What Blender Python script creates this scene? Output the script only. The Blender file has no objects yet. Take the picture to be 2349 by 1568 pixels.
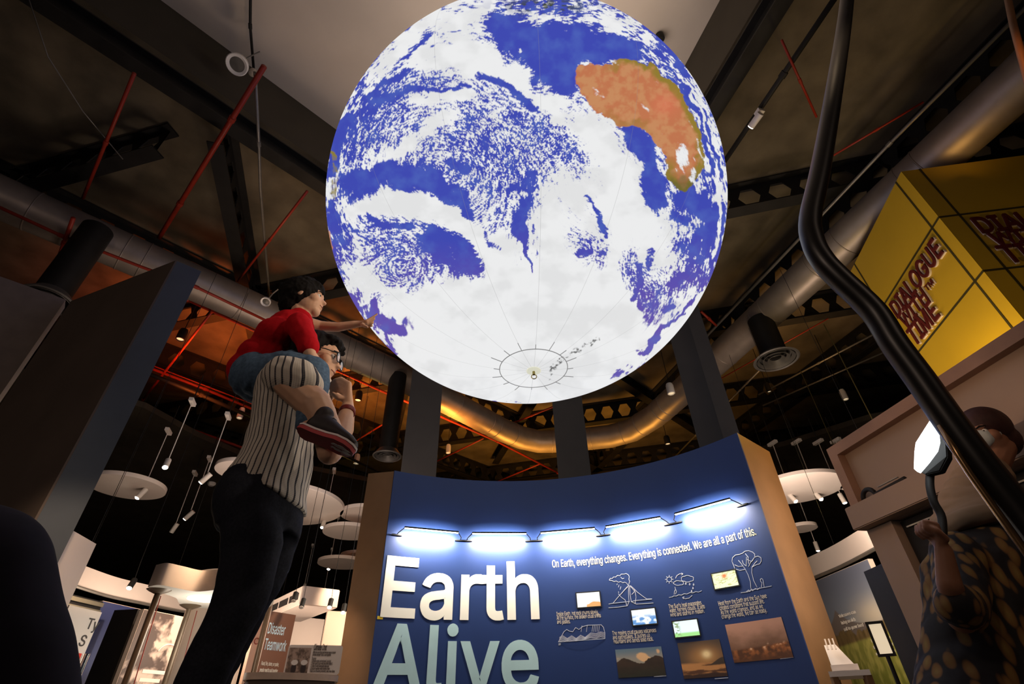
import bpy, bmesh, math, random
import numpy as np
from mathutils import Vector, Matrix
random.seed(7); np.random.seed(7)
S = bpy.context.scene
COL = S.collection

# ------------------------------------------------------------------ camera
FPX = 1155.0; PITCH = math.radians(37.2); ROLL = math.radians(-1.6)
CAM = np.array([0, 0, .34])
_F = np.array([0, math.cos(PITCH), math.sin(PITCH)])
_U0 = np.array([0, -math.sin(PITCH), math.cos(PITCH)]); _R0 = np.array([1., 0, 0])
_RT = math.cos(ROLL)*_R0 + math.sin(ROLL)*_U0
_UP = -math.sin(ROLL)*_R0 + math.cos(ROLL)*_U0
cd = bpy.data.cameras.new('camera'); cam = bpy.data.objects.new('camera', cd); COL.objects.link(cam)
cd.sensor_width = 36; cd.lens = FPX/2349*36; cd.clip_start = .02; cd.clip_end = 200
m = Matrix(((_RT[0], _UP[0], -_F[0], CAM[0]), (_RT[1], _UP[1], -_F[1], CAM[1]), (_RT[2], _UP[2], -_F[2], CAM[2]), (0, 0, 0, 1)))
cam.matrix_world = m
S.camera = cam

# ------------------------------------------------------------------ world, exposure
w = bpy.data.worlds.new('world'); S.world = w; w.use_nodes = True
w.node_tree.nodes['Background'].inputs[0].default_value = (.9, .75, .6, 1)
w.node_tree.nodes['Background'].inputs[1].default_value = .006
S.view_settings.view_transform = 'Standard'; S.view_settings.look = 'None'
S.view_settings.exposure = 0; S.view_settings.gamma = 1; S.view_settings.use_curve_mapping = False

# ------------------------------------------------------------------ lights
def lamp(kind, loc, energy, color, aim=None, size=.1, size_y=None, spot=60, blend=.6):
    l = bpy.data.lights.new('light', kind); l.energy = energy; l.color = color
    if kind == 'AREA':
        l.size = size
        if size_y: l.shape = 'RECTANGLE'; l.size_y = size_y
    else: l.shadow_soft_size = size
    if kind == 'SPOT': l.spot_size = math.radians(spot); l.spot_blend = blend
    o = bpy.data.objects.new('light', l); COL.objects.link(o); o.location = loc
    if aim is not None:
        o.rotation_euler = (Vector(aim)-Vector(loc)).to_track_quat('-Z', 'Y').to_euler()
    return o
ORANGE = (1, .25, .04); AMBER = (1, .58, .12); WARM = (1, .70, .46)
# coloured uplights that stand on top of the gallery walls and wash the deck
def uplight(p, e, col, ang=120, z=6.0): lamp('SPOT', (p[0], p[1], z), e*1.25, col, (p[0]*1.03, p[1]*1.03, 8.3), .5, spot=ang)
uplight((-6.6, 9.2), 330, (1, .17, .02)); uplight((-4.6, 11.2), 520, (1, .24, .03)); uplight((-1.8, 11.6), 420, (1, .34, .05))
uplight((-8.6, 8.6), 35, (1, .08, .01)); uplight((.2, 14.2), 420, (1, .42, .06), 120, 4.4); uplight((3.2, 13.6), 200, (1, .45, .07), 120, 4.4)
uplight((6.5, 9.6), 60, (1, .5, .14), 120); uplight((6.2, 4.4), 45, (1, .55, .15), 130); uplight((-3.4, 6.4), 26, (1, .55, .2), 120)
lamp('SPOT', (4.3, 5.9, 4.1), 60, (1, .55, .06), (3.2, 6.0, 2.9), .1, spot=55)
# unseen area light added above the globe to brighten the white bay
lamp('AREA', (.6, 3.3, 7.25), 62, (1, .82, .66), (.6, 3.0, 9.8), 2.6)
# dim fill lights added behind the camera for the panels and people
lamp('AREA', (-2.6, -2.2, 3.0), 26, (1, .74, .58), (-2.6, 2.4, 1.4), .6)
lamp('AREA', (2.6, -1.6, 3.0), 5, (1, .74, .58), (2.4, 2.6, 1.0), .6)
# spots added to brighten the two people from the right, and the visitor
lamp('SPOT', (1.0, .9, 3.2), 55, (1, .80, .62), (-.75, 1.72, 1.45), .06, spot=42)
lamp('SPOT', (1.1, 1.5, 2.2), 75, (1, .78, .58), (-.66, 1.76, 1.85), .06, spot=36)
lamp('SPOT', (.9, 2.6, .9), 26, (1, .88, .75), (-.8, 1.7, 1.25), .06, spot=40)
lamp('SPOT', (1.0, .4, 2.6), 15, (1, .72, .45), (2.1, 2.1, .9), .1, spot=50)
lamp('SPOT', (-3.3, 7.3, 2.3), 80, (1, .80, .68), (-3.3, 7.4, 4), .6, spot=140); lamp('SPOT', (-1.9, 7.6, 2.2), 50, (1, .80, .68), (-1.9, 7.7, 4), .5, spot=130); lamp('SPOT', (4.7, 7.4, 2.3), 60, (1, .80, .68), (4.7, 7.5, 4), .5, spot=140)  # upward spots added in place of floor bounce onto the white discs
# unseen point fills added in mid-gallery to brighten it, left and right
lamp('POINT', (-5.2, 7.6, 1.4), 50, (1, .74, .56), size=.5); lamp('POINT', (-3.3, 6.6, 1.2), 60, (1, .76, .60), size=.4); lamp('POINT', (-1.9, 8.3, 1.4), 130, (1, .74, .56), size=.4)
lamp('POINT', (3.66, 5.6, 2.35), 26, (1, .78, .60), size=.15); lamp('POINT', (3.45, 5.3, 1.5), 38, (1, .80, .62), size=.15)
lamp('POINT', (4.6, 8.6, 2.6), 150, (1, .74, .56), size=.4)

# ------------------------------------------------------------------ pixel -> place in the room
def ray(x, y): return (x-1174.5)*_RT + (784-y)*_UP + FPX*_F
def V(a): return Vector((float(a[0]), float(a[1]), float(a[2])))
def atz(x, y, z):
    d = ray(x, y); return V(CAM + d*(z-CAM[2])/d[2])
def atd(x, y, D):
    d = ray(x, y); return V(CAM + d*D/math.hypot(d[0], d[1]))
def aty(x, y, Y):
    d = ray(x, y); return V(CAM + d*Y/d[1])
def atp(x, y, P, az):
    a = math.radians(az); n = np.array([math.cos(a), -math.sin(a), 0]); d = ray(x, y)
    return V(CAM + d*(((np.array(P)-CAM)@n)/(d@n)))
def zat(P, x, y):
    d = ray(x, y); return CAM[2] + math.hypot(P[0], P[1])*d[2]/math.hypot(d[0], d[1])
def direc(az): return Vector((math.sin(math.radians(az)), math.cos(math.radians(az)), 0))

# ------------------------------------------------------------------ materials
MATS = {}
def mat(name, col, rough=.6, metal=0, noise=.12, scale=8, bump=0, emit=None, estr=1, spec=.3):
    if name in MATS: return MATS[name]
    M = bpy.data.materials.new(name); M.use_nodes = True; nt = M.node_tree
    b = nt.nodes['Principled BSDF']; b.inputs['Roughness'].default_value = rough
    b.inputs['Metallic'].default_value = metal; b.inputs['Specular IOR Level'].default_value = spec
    tc = nt.nodes.new('ShaderNodeTexCoord'); n = nt.nodes.new('ShaderNodeTexNoise')
    n.inputs['Scale'].default_value = scale; n.inputs['Detail'].default_value = 6
    nt.links.new(tc.outputs['Object'], n.inputs['Vector'])
    r = nt.nodes.new('ShaderNodeValToRGB')
    r.color_ramp.elements[0].position = .3; r.color_ramp.elements[1].position = .7
    r.color_ramp.elements[0].color = tuple(max(0, c*(1-noise)) for c in col)+(1,)
    r.color_ramp.elements[1].color = tuple(min(1, c*(1+noise)) for c in col)+(1,)
    nt.links.new(n.outputs[0], r.inputs[0]); nt.links.new(r.outputs[0], b.inputs['Base Color'])
    if bump:
        bp = nt.nodes.new('ShaderNodeBump'); bp.inputs['Strength'].default_value = bump
        nt.links.new(n.outputs[0], bp.inputs['Height']); nt.links.new(bp.outputs[0], b.inputs['Normal'])
    if emit:
        b.inputs['Emission Color'].default_value = tuple(emit)+(1,); b.inputs['Emission Strength'].default_value = estr
    MATS[name] = M; return M
def attr_mat(name, emit=0, rough=.5):
    if name in MATS: return MATS[name]
    M = bpy.data.materials.new(name); M.use_nodes = True; nt = M.node_tree; b = nt.nodes['Principled BSDF']
    a = nt.nodes.new('ShaderNodeAttribute'); a.attribute_name = 'pic'
    b.inputs['Roughness'].default_value = rough
    if emit:
        b.inputs['Base Color'].default_value = (.02, .02, .02, 1)
        nt.links.new(a.outputs['Color'], b.inputs['Emission Color']); b.inputs['Emission Strength'].default_value = emit
    else: nt.links.new(a.outputs['Color'], b.inputs['Base Color'])
    MATS[name] = M; return M
def lin(*c):
    return tuple((v/255/12.92 if v <= 10 else ((v/255+.055)/1.055)**2.4) for v in c)

M_black = mat('black_steel', (.012, .011, .010), .6, .0, .3, 3)
M_flat = mat('black_ceiling_paint', (.05, .042, .030), .9, 0, .2, 2)
M_conc = mat('deck_concrete', (.125, .102, .066), .9, 0, .35, 1.6, .2)
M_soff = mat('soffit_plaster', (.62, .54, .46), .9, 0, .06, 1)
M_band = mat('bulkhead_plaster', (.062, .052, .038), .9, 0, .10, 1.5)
M_red = mat('red_pipe_paint', (.28, .026, .012), .45, 0, .15, 6)
M_white = mat('white_paint', (.78, .70, .64), .6, 0, .04, 2)
M_whited = mat('white_disc', (.85, .78, .74), .6, 0, .02, 2)
M_lampw = mat('lamp_white', (.85, .82, .78), .4, 0, .03, 5)
M_tan = mat('tan_laminate', (.21, .115, .055), .55, 0, .10, 3)
M_brown = mat('brown_panel', (.085, .065, .055), .75, 0, .10, 3)
M_slate = mat('slate_panel', (.060, .072, .090), .75, 0, .10, 3)
M_dark = mat('dark_panel', (.012, .010, .010), .6, 0, .2, 4)
M_chrome = mat('grey_metal', (.45, .42, .38), .35, .8, .1, 6)
M_glowW = mat('lamp_glow', (1, 1, 1), emit=(1, .86, .66), estr=60)
M_glowS = mat('small_lamp_glow', (1, 1, 1), emit=(1, .86, .66), estr=12)
M_led = mat('led_glow', (1, 1, 1), emit=(1, .97, .93), estr=9)

# ------------------------------------------------------------------ mesh building
class MB:
    def __init__(s): s.b = bmesh.new()
    def face(s, pts):
        vs = [s.b.verts.new(p) for p in pts]
        try: s.b.faces.new(vs)
        except ValueError: pass
        return s
    def prism(s, pts, off):                 # polygon swept along off
        off = Vector(off); a = [s.b.verts.new(Vector(p)) for p in pts]; c = [s.b.verts.new(Vector(p)+off) for p in pts]
        n = len(pts)
        s.b.faces.new(a); s.b.faces.new(c[::-1])
        for i in range(n): s.b.faces.new([a[i], c[i], c[(i+1) % n], a[(i+1) % n]])
        return s
    def box(s, c, size, X=(1, 0, 0), Y=(0, 1, 0), Z=(0, 0, 1)):
        c = Vector(c); X = Vector(X)*size[0]/2; Y = Vector(Y)*size[1]/2; Z = Vector(Z)*size[2]/2
        return s.prism([c-X-Y-Z, c+X-Y-Z, c+X+Y-Z, c-X+Y-Z], 2*Z)
    def tube(s, pts, r, n=10, cap=True):
        pts = [Vector(p) for p in pts]; rr = r if isinstance(r, (list, tuple)) else [r]*len(pts)
        rings = []; prev = None
        for i, p in enumerate(pts):
            t = (pts[min(i+1, len(pts)-1)]-pts[max(i-1, 0)]).normalized()
            if prev is None:
                u = t.cross(Vector((0, 0, 1)))
                if u.length < .1: u = t.cross(Vector((1, 0, 0)))
            else: u = prev - t*prev.dot(t)
            u.normalize(); prev = u; v = t.cross(u)
            rings.append([s.b.verts.new(p+(u*math.cos(a)+v*math.sin(a))*rr[i]) for a in [2*math.pi*k/n for k in range(n)]])
        for A, B in zip(rings, rings[1:]):
            for k in range(n): s.b.faces.new([A[k], A[(k+1) % n], B[(k+1) % n], B[k]])
        if cap: s.b.faces.new(rings[0][::-1]); s.b.faces.new(rings[-1])
        return s
    def ball(s, c, r, seg=16, sc=(1, 1, 1), rot=None):
        M = Matrix.Translation(Vector(c)) @ (rot.to_4x4() if rot else Matrix.Identity(4)) @ Matrix.Diagonal((sc[0], sc[1], sc[2], 1))
        bmesh.ops.create_uvsphere(s.b, u_segments=seg, v_segments=seg//2+2, radius=r, matrix=M); return s
    def lathe(s, prof, c, axis=(0, 0, 1), n=32, close=False):
        c = Vector(c); ax = Vector(axis).normalized(); u = ax.orthogonal().normalized(); v = ax.cross(u); rings = []
        for (r, z) in prof:
            if r < 1e-5: rings.append([s.b.verts.new(c+ax*z)])
            else: rings.append([s.b.verts.new(c+ax*z+(u*math.cos(a)+v*math.sin(a))*r) for a in [2*math.pi*k/n for k in range(n)]])
        for A, B in zip(rings, rings[1:]):
            for k in range(n):
                k2 = (k+1) % n
                q = [A[k % len(A)], A[k2 % len(A)], B[k2 % len(B)], B[k % len(B)]]
                q2 = []
                for x in q:
                    if x not in q2: q2.append(x)
                if len(q2) > 2: s.b.faces.new(q2)
        return s
    def raw(s, verts, faces):
        vs = [s.b.verts.new(v) for v in verts]
        for f in faces:
            try: s.b.faces.new([vs[i] for i in f])
            except ValueError: pass
        return s
def world_loc(o):
    v = Vector((0, 0, 0))
    while o is not None: v += o.location; o = o.parent
    return v
def link(name, me, material, parent=None, origin=None, smooth=False):
    o = bpy.data.objects.new(name, me); COL.objects.link(o)
    if material: me.materials.append(material)
    org = world_loc(parent) if parent else (Vector(origin) if origin is not None else Vector((0, 0, 0)))
    if org.length > 0: me.transform(Matrix.Translation(-org))
    if parent: o.parent = parent
    else: o.location = org
    if smooth: me.polygons.foreach_set('use_smooth', [True]*len(me.polygons))
    return o
def build(name, mb, material, parent=None, origin=None, smooth=False, bevel=0, normals=True):
    if normals: bmesh.ops.recalc_face_normals(mb.b, faces=mb.b.faces)
    if bevel: bmesh.ops.bevel(mb.b, geom=mb.b.edges[:], offset=bevel, segments=2, affect='EDGES', clamp_overlap=True)
    me = bpy.data.meshes.new(name); mb.b.to_mesh(me); mb.b.free()
    if smooth == 'auto':
        o = link(name, me, material, parent, origin, True)
        try: me.set_sharp_from_angle(angle=math.radians(35))
        except Exception: pass
        return o
    return link(name, me, material, parent, origin, smooth)
def thing(name, label, cat, loc, group=None):
    o = bpy.data.objects.new(name, None); COL.objects.link(o); o.location = Vector(loc); o.empty_display_size = .1
    o['label'] = label; o['category'] = cat
    if group: o['group'] = group
    return o
def tag(o, label, cat, group=None, kind=None):
    o['label'] = label; o['category'] = cat
    if group: o['group'] = group
    if kind: o['kind'] = kind
    return o
def struct(name, mb, material, **k):
    o = build(name, mb, material, **k); o['kind'] = 'structure'; return o
def arc(pts, steps=6):                       # Catmull-Rom through points
    P = [Vector(p) for p in pts]; P = [P[0]*2-P[1]]+P+[P[-1]*2-P[-2]]; out = []
    for i in range(1, len(P)-2):
        for k in range(steps):
            t = k/steps; a, b, c, d = P[i-1:i+3]
            out.append(.5*((2*b)+(c-a)*t+(2*a-5*b+4*c-d)*t*t+(3*b-a-3*c+d)*t**3))
    out.append(P[-2]); return out
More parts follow.
